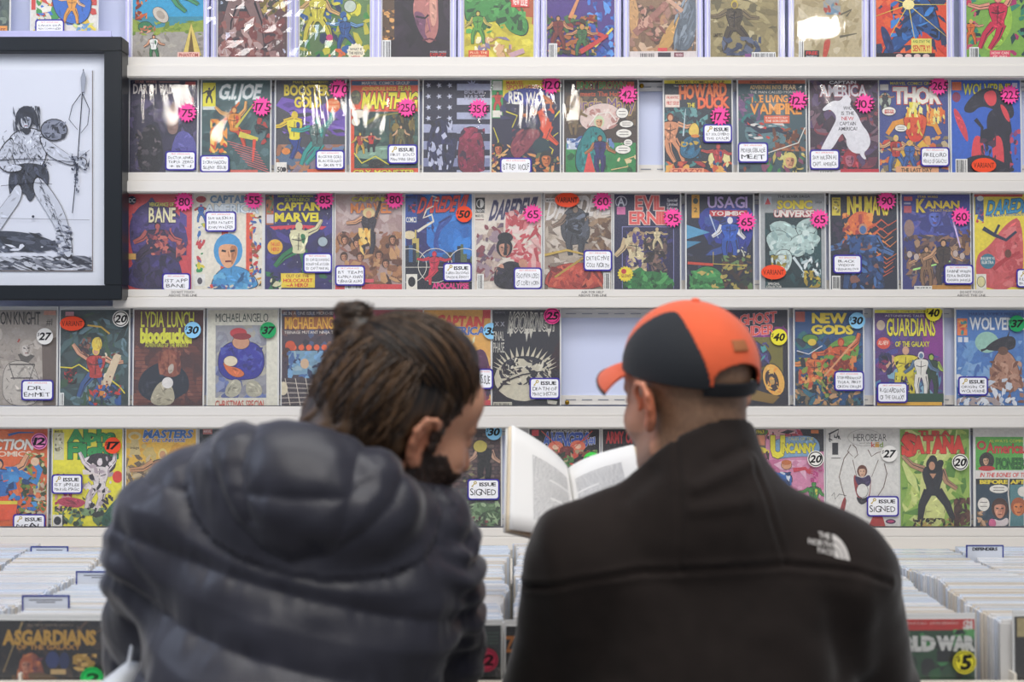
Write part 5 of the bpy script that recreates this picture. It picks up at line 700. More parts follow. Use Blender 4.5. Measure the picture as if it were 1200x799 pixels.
# ---------------------------------------------------------------- bins of filed comics in front of the wall
YF, YB, ZT = 1.955, 2.66, 1.140
COLS = [('Z3',-1.245),('Z2',-1.05),('Z',-.860),('A',-.662),('B',-.45),('C',-.235),('D',-.012),('E',.178),('F',.375),('G',.565),('H',.757),('I',.978),('J',1.165),('K',1.355)]
LEFTS = {'J':.987}
cb = empty('trim_6', (.05, 2.3, 0)); tag(cb, kind='structure')  # shell of the comic bins: boards, dividers and cabinet
bx = MB(); 
MB().box(-1.45,1.45,-.375,-.36,.80,1.050).build('front_board', M['bin'], cb, bevel=.002)
MB().box(-1.45,1.45,.365,.685,.80,1.058).build('back_ledge', M['bin'], cb, bevel=.002)
MB().box(-1.45,1.45,-.36,.365,.80,.868).build('bin_floor', M['bin'], cb)
MB().box(-1.42,1.42,-.30,.60,.08,.80).build('cabinet', M['bin'], cb, bevel=.003); MB().box(-1.40,1.40,-.26,.60,0,.08).build('plinth', M['strip'], cb)
for q in [xr+.0605 for _, xr in COLS[:-1]]: MB().box(q-.05-.0022,q-.05+.0022,-.36,.365,.868,1.060).build('divider_wall', M['bin'], cb)
edge_m = [M['bag'], mat('white_bagged_edge','ebeaea',.3,.5,var=.05,coat=.2), mat('blue_white_bagged_edge','dbe3ef',.2,.6,var=.06,coat=.3), mat('grey_bagged_edge','d9d7d4',.3,.5,var=.08), mat('kraft_bagged_edge','d8cfc2',.4,.4,var=.08)]
def edge_mesh(k):
    R = random.Random(k); b = MB(); t = .0038; w = .0868
    b.box(-w, w, -t, t, 0, .262); b.box(-w+.004, w-.004, -t*.5, t*.5, .262, .266)
    me = bpy.data.meshes.new('bagged_comic'); me.from_pydata(b.v, [], b.f); me.materials.append(edge_m[k % 5]); return me
EM = [edge_mesh(k) for k in range(5)]
quota = {'Z2':(22,28),'Z':(0,66),'A':(0,60),'D':(0,30),'H':(0,44),'I':(0,56),'J':(18,34)}
colname = {'Z2':'farthest left bin column','Z':'second bin column from the left edge','A':'bin column beside the puffer jacket','D':'bin column between the two men','H':'bin column just right of the fleece','I':'wide bin column at the right','J':'right bin column with the blue edged tab'}
rest = {0:MB(),1:MB(),2:MB(),3:MB(),4:MB()}
nind = 0; allcom = []
for name, xr in COLS:
    xc = xr-.0875; R = random.Random(name); n = int((YB-YF)/.0088); lo, hi = quota.get(name, (0,0)); drift = 0
    for i in range(n):
        y = YF+.004+i*.0088; drift = drift*.9+R.uniform(-.0012,.0012); z = .868+R.uniform(-.0016,.001)+max(0, .012*math.sin(i*.09+xr*5)); k = R.choice((0,1,1,1,2,2,2,3,4)) if i%7 else R.randrange(5); z += .003
        if lo <= i < hi:
            o = bpy.data.objects.new('bagged_comic', EM[k]); COL.objects.link(o); o.location = (xc+drift*3, y, z+.004); o.rotation_euler = (-.03+R.uniform(-.001,.001), 0, R.uniform(-.003,.003))
            tag(o, 'bagged comic filed on edge in the '+colname[name], 'comic', 'filed comics in the '+colname[name]); nind += 1
        else:
            Mx = Matrix.Translation((xc+drift*3, y, z+.004)) @ Matrix.Rotation(-.03, 4, 'X'); rest[k].box(-.0868,.0868,-.0038,.0038,0,.262,Mx)
ob = None; v = []; f = []; mi = []
for k, b in rest.items():
    n0 = len(v); v += b.v; f += [tuple(n0+i for i in q) for q in b.f]; mi += [k]*len(b.f)
me = bpy.data.meshes.new('filed_comics'); me.from_pydata(v, [], f); [me.materials.append(m) for m in edge_m]; me.polygons.foreach_set('material_index', mi)
o = bpy.data.objects.new('filed_comics', me); COL.objects.link(o); tag(o, 'the many further bagged comics filed edge-on behind the nearer ones in the white bins', 'comics', kind='stuff')
# tabs
for px, py, w, X, Y, l1 in ((59,640,.080,None,2.545,None),(121,669,.100,None,2.265,None),(55,697,.082,None,2.06,None),(1153,638.5,.080,None,2.56,'DEFENDERS')):
    S = 1400/Y; x = (px-HX)/S; z1 = CZ-(py-HY)/S
    t = empty('divider_tab', (x, Y-.0045, z1-.10)); tag(t, {59:'blue edged divider tab farthest back on the left, under the lowest rail',121:'blue edged divider tab touching the puffer jacket sleeve',55:'blue edged divider tab nearest the front on the left',1153:'blue edged divider tab at the right with a one word heading'}[px], 'divider tab', 'blue edged divider tabs in the bins')
    h = .1
    MB().box(-w/2,w/2,-.0006,.0006,0,h-.002).build('tab_card', mat('frosted_tab_card','d3d8e2',.4,.4,var=.05), t)
    for nm, b in (('tab_edge',(-w/2,-w/2+.0026,-.0014,.0014,.0,h)),('tab_edge',(w/2-.0026,w/2,-.0014,.0014,.0,h)),('tab_edge',(-w/2+.0026,w/2-.0026,-.0014,.0014,h-.0026,h))): MB().box(*b).build(nm, M['tab'], t)
    P = Pr(lambda u: u/1000, lambda v: v/1000, -w*480, 0, w*480, 100, y=-.0010)
    P.fy = lambda v: h-v/1000
    if l1: P.t(l1, -w*330, 5.5, w*330, 11.5, '2a2a34', off=.04)
    else: P.l([(-w*350,8),(w*350,8)], 1.6, '5a5860'); P.l([(-w*200,12),(w*200,12)], 1.4, '5a5860')
    P.build('tab_heading', M['label'], t)
# front comics of four columns, facing us
def f1(P):
    P.r(-5,728,121,916,'1d1a1c'); P.N(-5,728,121,800,['2a2422','3a2c28','1a1820','4a3a30'],60,6,211); P.l([(24,731),(2,790)],2.4,'a08858',1); P.l([(100,730),(70,760)],3,'5a4434',1); P.l([(120,738),(96,752)],2,'5a4434',1); P.t('ALL NEW MARVEL LEGACY',30,733,84,736,'8a7a68',off=.0); P.t('ASGARDIANS',2,741,110,757,'c89a3c','5a3c18',ow=.06,off=.05); P.t('OF THE GALAXY',18,757.5,92,763,'b88438','3a2410',off=.04)
    P.p([(16,799),(22,776),(34,764),(46,774),(52,799)], '8a4a38', sm=True); P.N(18,768,50,799,['a85c40','6a3444','c87848'],30,4,212); P.head(29,782,8,'c8886c','b05c38','8a4c3c'); P.e(60,775,8,10,'2a3a70'); P.e(74,776,6,10,'24305c'); P.N(84,768,112,788,['b8903c','8a6428','d8b060'],24,4,213); P.r(58,786,76,792,'c8a870'); P.N(-5,790,121,850,['2a2422','6a5030','3a3040'],40,7,214)
def f2(P):
    P.r(462,736,587,916,'141c1a'); P.N(462,736,587,860,['182420','20302a','101414','2a3430'],50,8,215); P.t('JANE',503,759,548,774,'b8a838',off=.04); P.t('FOSTER',520,778,540,783,'8a7a30',off=.0); P.N(506,784,587,799,['4a4a48','2a2c2c','6a6462'],20,5,216)
    for i in range(4): P.l([(568,744+i*4),(584,744+i*4)],.9,'3a5c44')
def f3(P):
    P.r(592,736,717,916,'1a1718'); P.N(592,736,717,860,['2a2220','181416'],30,8,217); P.t('ZOMBIE',591,748,650,766,'c8782c',off=.03)
def f4(P):
    P.r(1019,728,1146,916,'1c4a28'); P.N(1019,738,1146,916,['1c5a2c','2a7a3c','123018','0e1612','3a8a48','1a2a1c'],90,8,218); P.r(1019,728,1146,741,'c83028'); P.t('DAVE SCALA - JUSTINE BERNARDO',1066,731.5,1126,734,'e8d0c8',off=.0); P.t('$1',1132,730,1142,740,'e8e0dc',off=.04); P.N(1120,740,1146,756,['5aa85c','0e1612'],10,5,219); P.t('WORLD',1020,749,1097,764,'d8d8d4','1a1a1a',ow=.05,off=.09); P.t('WAR',1102,749,1143,764,'d8d8d4','1a1a1a',ow=.05,off=.09); P.l([(1082,753),(1144,755)],.7,'6a6a68'); P.r(1100,765,1120,778,'0e1210')
def f5(P):
    P.r(1191,724,1317,916,'2a2622'); P.N(1191,724,1317,916,['c8a83c','2a2420','8a7a4c','1a1818'],60,7,220); P.r(1194,726,1220,748,'b8a878')
for a, b, y0, bg, lab, fn, st in ((-5,120,729,'1d1a1c','dark comic with gold lettering at the front of the bin, lower left corner',f1,[('dot',109,795,'2','22c05c','128a3c')]),
    (462,587,735,'141c1a','dark green comic with yellow lettering low between the two men',f2,[('dot',570,774,'12','c83c58','5a1428')]),
    (592,717,736,'1a1718','black comic with orange lettering, half hidden by the black fleece',f3,None),
    (1019,1145,728,'1c4a28','green and black comic with a red top band and big yellow dollar five dot',f4,[('dot',1130,777,'5','ece03c','1c1c18')]),
    (1191,1317,724,'2a2622','black and gold comic at the lower right edge, front of its column',f5,None)):
    h = 187
    if st: st = [(s[0],s[1],s[2],s[3],*s[4:]) for s in st]
    r = comic(a, b, y0, y0+187, bg, lab, fn, None, None, S=1400/1.944, Y=1.944, group='front comics of the bin columns', tilt=1.2)
    if st:
        for s in st:
            cx = (a+b)/2; S_ = 1400/1.944; Q = Pr(lambda u: (u-cx)/S_, lambda v: (y0+187-v)/S_+.001, a-2, y0, b+2, y0+190, y=-.0125, step=.00002)
            k, x, y, txt, c, c2 = s; rr = 13.6
            Q.e(x,y,rr,rr,c,n=32); Q.e(x,y,rr*.88,rr*.88,c2,n=32); Q.e(x,y,rr*.80,rr*.80,c,n=32)
            if txt == '5': Q.t('5',x-4,y-8,x+6,y+8,'141410',off=.05,sl=.15); Q.t('$',x-9,y-7,x-5,y-1,'141410',off=.02)
            else: Q.t(txt,x-7,y-6,x+7,y+6,'2a0a14' if c!='22c05c' else '0e4a24',off=.04,sl=.2)
            Q.build('price_sticker', M['label'], r)
# ---------------------------------------------------------------- the open book
bk = empty('open_book', (.10, 2.02, 1.27)); tag(bk, 'open book with white text pages held up by the man in the orange cap', 'book')
def bil(TL, BL, TR, BR, u, v, bulge, nrm):
    TL, BL, TR, BR = map(Vector, (TL, BL, TR, BR)); p = TL.lerp(TR, u).lerp(BL.lerp(BR, u), v)
    return p+nrm*bulge*(math.sin(PI*min(1, u*1.0))**.8)*(.5+.5*u)
def page(TL, BL, TR, BR, bulge, name, m, off=0., n=20, flip=False, th=0):
    TLv, BLv, TRv = Vector(TL), Vector(BL), Vector(TR); nr = (TRv-TLv).cross(BLv-TLv).normalized()
    if nr.y > 0: nr = -nr
    fn = lambda u, v, o_=0: bil(TL, BL, TR, BR, u, v, bulge, nr)+nr*(off+o_)-bk.location
    mb = MB(); k = 6
    for side in (0, 1):
        for j in range(k+1):
            for i in range(n+1): mb.v.append(tuple(fn(i/n, j/k, -th*side)))
    A = (n+1)*(k+1)
    for j in range(k):
        for i in range(n):
            q = (j*(n+1)+i, j*(n+1)+i+1, (j+1)*(n+1)+i+1, (j+1)*(n+1)+i); mb.f.append(q)
            if th: mb.f.append(tuple(A+x for x in reversed(q)))
    if th:
        B = [i for i in range(n+1)]+[j*(n+1)+n for j in range(1,k+1)]+[k*(n+1)+i for i in range(n-1,-1,-1)]+[j*(n+1) for j in range(k-1,0,-1)]
        for a in range(len(B)): b = (a+1)%len(B); mb.f.append((B[a], B[b], A+B[b], A+B[a]))
    else: mb.v = mb.v[:A]
    return mb.build(name, m, bk, smooth=True), fn
pm = mat('book_page_paper','efeeec',.7,.3,var=.01); pe = mat('cream_page_block','e6d5b8',.7,.3,var=.06,vscale=90); ck = mat('book_text_ink','8c8c90',.8,var=.1)
Lp = ((.000,2.05,1.456),(-.004,1.955,1.292),(.098,2.085,1.378),(.112,1.97,1.262)); Rp = ((.098,2.085,1.378),(.112,1.97,1.262),(.206,2.03,1.424),(.222,1.92,1.312))
_, fl_ = page(*Lp, .016, 'left_page', pm, th=.0012)
page(*Lp, .006, 'left_page_block', pe, off=-.006, th=.007); page(*Lp, .0, 'left_cover', M['board'], off=-.016, th=.003)
Rq = (Rp[2], Rp[3], Rp[0], Rp[1])
_, fr_ = page(*Rq, .013, 'right_page', pm, th=.0012)
page(*Rq, .002, 'right_page_block', pe, off=-.006, th=.008); page(*Rq, .0, 'right_cover', M['board'], off=-.017, th=.003)
for fn, sd in ((fl_, 1), (fr_, 2)):
    mb = MB(); R = random.Random(sd)
    for j in range(30):
        v = .20+j*.0225; u = .30 if sd == 1 else .2; u1 = .90 if j%9 != 8 else .55
        while u < u1:
            w = R.uniform(.015,.06); w = min(w, u1-u); n0 = len(mb.v)
            for a, b in ((u,v),(u+w,v),(u+w,v+.009),(u,v+.009)): mb.v.append(tuple(fn(a,b,.0004)))
            mb.f.append((n0,n0+1,n0+2,n0+3)); u += w+.010
    o = mb.build('printed_text', ck, bk); o['kind'] = 'stuff'
# ---------------------------------------------------------------- figures: smooth-blended volumes, meshed on a graded grid
V3 = lambda *a: np.array(a, dtype=np.float64)
class Vol:
    def __init__(s, xs, ys, zs): s.g = (xs, ys, zs); s.F = np.full((len(xs), len(ys), len(zs)), .2, dtype=np.float32)
    def sub(s, lo, hi):
        sl = []
        for a, l, h in zip(s.g, lo, hi): i = max(0, np.searchsorted(a, l)-1); j = min(len(a), np.searchsorted(a, h)+1); sl.append(slice(i, max(j, i+1)))
        X, Y, Z = (s.g[k][sl[k]] for k in range(3)); return tuple(sl), X[:,None,None], Y[None,:,None], Z[None,None,:]
    def comb(s, sl, d, k, op):
        A = s.F[sl]
        if op == 'sub': d = -d; h = np.clip(.5+.5*(d-A)/k, 0, 1); s.F[sl] = A+(d-A)*h + k*h*(1-h)
        elif op == 'int': h = np.clip(.5+.5*(d-A)/k, 0, 1); s.F[sl] = A+(d-A)*h + k*h*(1-h)
        else: h = np.clip(.5+.5*(A-d)/k, 0, 1); s.F[sl] = A+(d-A)*h - k*h*(1-h)
    def cap(s, p, q, r1, r2=None, k=.02, op='add'):
        p, q = np.array(p, float), np.array(q, float); r2 = r1 if r2 is None else r2; m = max(r1, r2)+.03+k
        sl, X, Y, Z = s.sub(np.minimum(p, q)-m, np.maximum(p, q)+m); d = q-p; L = max(d@d, 1e-9)
        t = np.clip(((X-p[0])*d[0]+(Y-p[1])*d[1]+(Z-p[2])*d[2])/L, 0, 1)
        D = np.sqrt((X-p[0]-t*d[0])**2+(Y-p[1]-t*d[1])**2+(Z-p[2]-t*d[2])**2)-(r1+(r2-r1)*t); s.comb(sl, D, k, op)
    def ell(s, c, r, R=None, k=.02, op='add'):
        c = np.array(c, float); m = max(r)+.03+k; sl, X, Y, Z = s.sub(c-m, c+m); R = np.eye(3) if R is None else R
        x, y, z = X-c[0], Y-c[1], Z-c[2]; a = x*R[0,0]+y*R[1,0]+z*R[2,0]; b = x*R[0,1]+y*R[1,1]+z*R[2,1]; e = x*R[0,2]+y*R[1,2]+z*R[2,2]
        k0 = np.sqrt((a/r[0])**2+(b/r[1])**2+(e/r[2])**2); k1 = np.sqrt((a/r[0]**2)**2+(b/r[1]**2)**2+(e/r[2]**2)**2)+1e-6
        s.comb(sl, k0*(k0-1)/k1, k, op)
    def plane(s, c, n, k=.004):          # keep the side the normal points away from
        n = np.array(n, float); n /= np.linalg.norm(n); X, Y, Z = s.g[0][:,None,None], s.g[1][None,:,None], s.g[2][None,None,:]
        s.comb((slice(None),)*3, (X-c[0])*n[0]+(Y-c[1])*n[1]+(Z-c[2])*n[2], k, 'int')
    def mesh(s):
        F = s.F; S = F < 0; nx, ny, nz = F.shape
        C = [S[i:nx-1+i, j:ny-1+j, k:nz-1+k] for i in (0,1) for j in (0,1) for k in (0,1)]
        a = np.logical_or.reduce(C) & ~np.logical_and.reduce(C); I = np.argwhere(a); ID = np.full(a.shape, -1, np.int64); ID[tuple(I.T)] = np.arange(len(I))
        P = np.zeros((len(I), 3)); N = np.zeros(len(I)); g = s.g
        for ax in range(3):
            for u in (0,1):
                for w in (0,1):
                    o = [0,0,0]; o[(ax+1)%3] = u; o[(ax+2)%3] = w; A = I+np.array(o); B = A.copy(); B[:,ax] += 1
                    fa = F[tuple(A.T)]; fb = F[tuple(B.T)]; m = (fa < 0) != (fb < 0); t = np.where(m, fa/np.where(fa==fb, 1, fa-fb), 0)
                    pa = np.stack([g[q][A[:,q]] for q in range(3)], 1); pb = np.stack([g[q][B[:,q]] for q in range(3)], 1)
                    P += np.where(m[:,None], pa+(pb-pa)*t[:,None], 0); N += m
        P /= N[:,None]; Q = []
        for ax in range(3):
            sa = [slice(None)]*3; sb = [slice(None)]*3; sa[ax] = slice(0,-1); sb[ax] = slice(1,None); ch = S[tuple(sa)] != S[tuple(sb)]; E = np.argwhere(ch); b, c = (ax+1)%3, (ax+2)%3
            E = E[(E[:,b] > 0) & (E[:,c] > 0) & (E[:,b] < F.shape[b]-1) & (E[:,c] < F.shape[c]-1)]
            def cell(db, dc): K = E.copy(); K[:,b] += db; K[:,c] += dc; return ID[tuple(K.T)]
            q = np.stack([cell(-1,-1), cell(0,-1), cell(0,0), cell(-1,0)], 1); ins = S[tuple(E.T)]; q[~ins] = q[~ins][:, ::-1]; Q.append(q)
        return P, np.concatenate(Q)
def normals(P, Q):
    n = np.cross(P[Q[:,2]]-P[Q[:,0]], P[Q[:,3]]-P[Q[:,1]]); N = np.zeros_like(P)
    for i in range(4): np.add.at(N, Q[:,i], n)
    return N/np.maximum(np.linalg.norm(N, axis=1, keepdims=True), 1e-12)
def smooth(P, Q, it=2, l=.5):
    for _ in range(it):
        A = np.zeros_like(P); c = np.zeros(len(P))
        for i in range(4):
            for j in (1, 3): np.add.at(A, Q[:,i], P[Q[:,(i+j)%4]]); np.add.at(c, Q[:,i], 1)
        P = P+(A/np.maximum(c, 1)[:,None]-P)*l
    return P
def build_np(name, P, Q, m, parent, col=None, loc=(0,0,0)):
    me = bpy.data.meshes.new(name); P = P-np.array(loc); me.vertices.add(len(P)); me.vertices.foreach_set('co', P.astype(np.float32).ravel())
    me.loops.add(Q.size); me.loops.foreach_set('vertex_index', Q.astype(np.int32).ravel()); me.polygons.add(len(Q)); me.polygons.foreach_set('loop_start', np.arange(0, Q.size, Q.shape[1], dtype=np.int32)); me.polygons.foreach_set('loop_total', np.full(len(Q), Q.shape[1], np.int32))
    me.polygons.foreach_set('use_smooth', np.ones(len(Q), bool)); me.update(); me.validate()
    if col is not None: a = me.attributes.new('ink', 'FLOAT_COLOR', 'POINT'); a.data.foreach_set('color', np.concatenate([col, np.ones((len(col),1))], 1).astype(np.float32).ravel())
    me.materials.append(m); o = bpy.data.objects.new(name, me); COL.objects.link(o); o.parent = parent; return o
def grid(*seg):                                   # (start, end, step) segments
    out = []
    for a, b, h in seg: out += list(np.arange(a, b-1e-9, h))
    out.append(seg[-1][1]); return np.array(out)
def vnoise(P, seed=0):                            # cheap value noise, vectorised
    i = np.floor(P).astype(np.int64); f = P-i; f = f*f*(3-2*f); r = 0
    for dx in (0,1):
        for dy in (0,1):
            for dz in (0,1):
                h = (i[:,0]+dx)*374761393+(i[:,1]+dy)*668265263+(i[:,2]+dz)*2147483647+seed*974711; h = (h ^ (h >> 13))*1274126177; h = ((h ^ (h >> 16)) & 0xffff)/65535.
                r = r+h*(f[:,0] if dx else 1-f[:,0])*(f[:,1] if dy else 1-f[:,1])*(f[:,2] if dz else 1-f[:,2])
    return r*2-1
def seg_dist(X, Z, pts):
    D = np.full(len(X), 9.); 
    for (ax, az), (bx, bz) in zip(pts[:-1], pts[1:]):
        L = (bx-ax)**2+(bz-az)**2; t = np.clip(((X-ax)*(bx-ax)+(Z-az)*(bz-az))/L, 0, 1); D = np.minimum(D, np.hypot(X-ax-t*(bx-ax), Z-az-t*(bz-az)))
    return D
def rot(yaw, pitch, roll):                        # face looks along local +y; yaw about z, pitch nose-down, roll about the nose
    return np.array(Matrix.Rotation(math.radians(-yaw), 3, 'Z') @ Matrix.Rotation(math.radians(-pitch), 3, 'X') @ Matrix.Rotation(math.radians(roll), 3, 'Y'))
def head(v, c, R):
    T = lambda *p: R @ np.array(p, float)+c
    E = lambda p, r, k=.02, op='add', Q=None: v.ell(T(*p), r, R if Q is None else R @ Q, k, op); K = lambda p, q, a, b, k=.015, op='add': v.cap(T(*p), T(*q), a, b, k, op)
    E((0,-.018,.034),(.076,.096,.086)); E((0,.030,-.022),(.062,.062,.086)); E((0,.030,-.078),(.051,.052,.036)); E((0,.070,-.102),(.022,.018,.017),.025)
    E((0,.06,.05),(.055,.032,.04),.03)
    for s in (-1,1): E((s*.040,.058,-.030),(.022,.024,.024),.025); E((s*.033,.098,.002),(.017,.014,.012),.012,'sub'); E((s*.032,.078,.001),(.014,.013,.011),.004); K((s*.012,.090,.020),(s*.044,.076,.020),.008,.006,.012); K((s*.056,.0,-.07),(s*.03,.06,-.095),.014,.012,.03)
    K((0,.088,.008),(0,.110,-.034),.008,.0125,.012)
    for s in (-1,1): E((s*.012,.098,-.036),(.008,.010,.008),.006); E((s*.006,.104,-.046),(.0035,.005,.004),.003,'sub')
    K((-.020,.086,-.064),(0,.095,-.061),.005,.006,.008); K((.020,.086,-.064),(0,.095,-.061),.005,.006,.008); K((-.016,.086,-.072),(.016,.086,-.072),.006,.006,.008); E((0,.097,-.0675),(.022,.006,.0016),.003,'sub')
    for s in (-1,1):                                # ear: plate, hollow, rim, lobe
        Qe = np.array(Matrix.Rotation(s*.35, 3, 'Z') @ Matrix.Rotation(-.18, 3, 'X')); E((s*.0785,-.016,-.010),(.0065,.017,.030),.006,'add',Qe); E((s*.087,-.010,-.008),(.007,.0095,.019),.004,'sub',Qe)
        arc = [(s*.082,.000,-.004),(s*.087,.002,.012),(s*.091,-.010,.023),(s*.094,-.026,.020),(s*.094,-.034,.004),(s*.090,-.031,-.014),(s*.084,-.022,-.030),(s*.080,-.010,-.037)]
        for a, b in zip(arc[:-1], arc[1:]): K(a, b, .0042, .0042, .004)
        E((s*.080,-.012,-.037),(.005,.009,.010),.006,'add',Qe); E((s*.083,.001,-.012),(.004,.004,.006),.004)
        an = [(s*.087,-.022,-.018),(s*.089,-.024,-.002),(s*.089,-.020,.010)]
        for a, b in zip(an[:-1], an[1:]): K(a, b, .003, .003, .004)
def hand(v, w, d, up, side, curl=.6, s=1):
    """w wrist, d direction of the fingers, up back of the hand, side +1 thumb on d x up"""
    w, d, up = (np.array(a, float) for a in (w, d, up)); d /= np.linalg.norm(d); up = up-(up@d)*d; up /= np.linalg.norm(up); t = np.cross(d, up)*side
    for o, L in ((.028,.080),(.010,.086),(-.010,.083),(-.028,.076)): v.cap(w+t*o*.55, w+d*L+t*o, .017, .012, .012)
    for i, (o, L) in enumerate(((.030,.074),(.010,.082),(-.010,.077),(-.029,.060))):
        p = w+d*(.084-abs(o)*.12)+t*o; a = 0; r = .0092-.0005*i
        for k, l in enumerate((.46, .30, .24)):
            a += curl*(.5+.35*k); q = p+(d*math.cos(a)-up*math.sin(a))*L*l; v.cap(p, q, r, r*.9, .003); p = q; r *= .9
    p = w+d*.022+t*.026; q = p+d*.030+t*.026-up*.010; v.cap(p, q, .014, .011, .01); r_ = q+d*.030+t*.004-up*.014; v.cap(q, r_, .0105, .009, .004)
def mat_skin(name, rough=.5, sss=.12):
    m = bpy.data.materials.new(name); m.use_nodes = True; nt = m.node_tree; b = nt.nodes['Principled BSDF']; a = nt.nodes.new('ShaderNodeAttribute'); a.attribute_name = 'ink'
    nt.links.new(a.outputs['Color'], b.inputs['Base Color']); b.inputs['Roughness'].default_value = rough; b.inputs['Subsurface Weight'].default_value = sss; b.inputs['Subsurface Radius'].default_value = (.012,.004,.002); b.inputs['Subsurface Scale'].default_value = .5
    tc = nt.nodes.new('ShaderNodeTexCoord'); n = nt.nodes.new('ShaderNodeTexNoise'); n.inputs['Scale'].default_value = 350; bp = nt.nodes.new('ShaderNodeBump'); bp.inputs['Strength'].default_value = .25; bp.inputs['Distance'].default_value = .001
    nt.links.new(tc.outputs['Object'], n.inputs['Vector']); nt.links.new(n.outputs['Fac'], bp.inputs['Height']); nt.links.new(bp.outputs[0], b.inputs['Normal']); return m
# ---------------------------------------------------------------- the two men
skin_m = mat_skin('skin'); 
def mat_cloth(name, rough, sheen, bscale, bump, spec=.5):
    m = mat_skin(name, rough, 0); nt = m.node_tree; b = nt.nodes['Principled BSDF']; b.inputs['Sheen Weight'].default_value = sheen; b.inputs['Sheen Roughness'].default_value = .4; b.inputs['Specular IOR Level'].default_value = spec
    for n in nt.nodes:
        if n.type == 'TEX_NOISE': n.inputs['Scale'].default_value = bscale
        if n.type == 'BUMP': n.inputs['Strength'].default_value = bump
    return m
nylon = mat_cloth('navy_puffer_nylon', .44, .22, 220, .25, .5); fleece = mat_cloth('black_fleece', .9, .22, 420, .5, .15)
denim = mat('dark_trousers', '23262e', .85, bump=.3, bscale=300, var=.1); shoe_m = mat('dark_shoe_leather', '1a1718', .4, var=.1)
lc = lambda h: np.array(lin(h))
def PX(S, pts): return [((x-HX)/S, CZ-(y-HY)/S) for x, y in pts]
def legs(per, hips, feet, name_t='trousers'):
    xs = grid((min(h[0] for h in hips)-.2, max(h[0] for h in hips)+.2, .014)); ys = grid((hips[0][1]-.25, hips[0][1]+.4, .014)); zs = grid((.05, 1.06, .016)); v = Vol(xs, ys, zs)
    cx = (hips[0][0]+hips[1][0])/2; v.ell((cx, hips[0][1], .93), (.185,.13,.13), k=.04)
    for h, f in zip(hips, feet):
        kn = ((h[0]+f[0])/2, (h[1]+f[1])/2+.04, .50); v.cap(h, kn, .095, .068, .04); v.cap(kn, (f[0], f[1], .09), .066, .058, .03)
    v.plane((0,0,.07), (0,0,-1)); P, Q = v.mesh(); build_np(name_t, smooth(P, Q, 2), Q, denim, per, None, per.location)
    for f in feet:
        v = Vol(grid((f[0]-.07, f[0]+.07, .006)), grid((f[1]-.1, f[1]+.24, .006)), grid((-.02, .14, .006)))
        v.ell((f[0], f[1]-.02, .05), (.040,.055,.048), k=.02); v.ell((f[0], f[1]+.10, .035), (.046,.10,.036), k=.03); v.cap((f[0],f[1],.05), (f[0],f[1]-.005,.11), .040, .042, .02); v.plane((0,0,.004), (0,0,-1)); P, Q = v.mesh(); build_np('shoe', smooth(P, Q, 1), Q, shoe_m, per, None, per.location)
# ======== the man in the puffer jacket
pA = empty('person', (-.28, 1.52, 0)); tag(pA, 'person with a dark hair bun and beard in a navy puffer jacket, looking right', 'person')
cA = V3(-.144, 1.62, 1.492); RA = rot(55, 18, 13)
v = Vol(grid((-.52,-.36,.010),(-.36,.02,.0034),(.02,.10,.01)), grid((1.38,1.52,.012),(1.52,1.74,.0034),(1.74,2.05,.006)), grid((.06,1.08,.022),(1.08,1.16,.005),(1.16,1.34,.010),(1.34,1.66,.0034)))
head(v, cA, RA)
v.cap(cA+RA@V3(0,-.030,-.06), (-.225,1.555,1.36), .058, .066, .03)
v.cap((-.36,1.55,1.33), (-.13,1.58,1.30), .060, .060, .05); v.ell((-.275,1.56,1.15), (.15,.09,.22), k=.05); v.ell((-.285,1.52,.93), (.15,.10,.12), k=.05)
for a, b, c_, in (((-.435,1.58,1.32),(-.47,1.71,1.14),(-.36,1.90,1.135)), ((-.115,1.62,1.30),(-.10,1.76,1.13),(-.16,1.92,1.135))):
    v.cap(a, b, .045, .037, .03); v.cap(b, c_, .036, .026, .02)
for sx in (-.38,-.19): v.cap((sx,1.50,.90), (sx,1.53,.5), .075, .05, .04); v.cap((sx,1.53,.5), (sx,1.50,.09), .045, .035, .03); v.ell((sx,1.56,.07),(.035,.10,.03),k=.02)
hand(v, (-.36,1.905,1.14), (.12,.55,.25), (0,-.3,1), 1, .35); hand(v, (-.16,1.925,1.14), (-.05,.55,.25), (0,-.3,1), -1, .35)
P, Q = v.mesh(); P = smooth(P, Q, 1, .4); L = (P-cA) @ RA
sk = np.tile(lc('c89478'), (len(P),1)); n1 = vnoise(P*40, 1)[:,None]; sk = sk*(1+.07*n1)
red = np.exp(-(((L-V3(.085,-.015,-.01))**2).sum(1))/.0016)[:,None]; sk = sk*(1-red*V3(.02,.24,.30)); red = np.exp(-(((L-V3(.03,.10,-.035))**2).sum(1))/.0012)[:,None]; sk = sk*(1-red*V3(0,.12,.12))
bl = np.where(L[:,2] < -.022-.45*np.clip(L[:,1]-.03, 0, .1)+.012*vnoise(P*90, 3), 1., 0.)*(L[:,2] > -.135)*(L[:,1] > -.012+.01*vnoise(P*70,4))
side = ((np.abs(L[:,0]) > .045) & (L[:,1] > -.004) & (L[:,1] < .022+.006*vnoise(P*120,5)) & (L[:,2] < .03) & (L[:,2] > -.13)); lips = (np.abs(L[:,0]) < .022) & (np.abs(L[:,2]+.067) < .009) & (L[:,1] > .08)
bm_ = np.clip(bl+side, 0, 1)*(~lips); bm_ = bm_*(L[:,2] > -.16); N_ = normals(P, Q)
st = vnoise(np.c_[P[:,0]*420, P[:,1]*420, P[:,2]*160], 7); near = np.linalg.norm(P-cA, axis=1) < .2; bm_ = bm_*near
P = P+N_*(bm_*(.0035+.0022*st))[:,None]; beard = lc('33231b')*(1+.45*st[:,None]); sk = sk*(1-bm_[:,None])+beard*bm_[:,None]
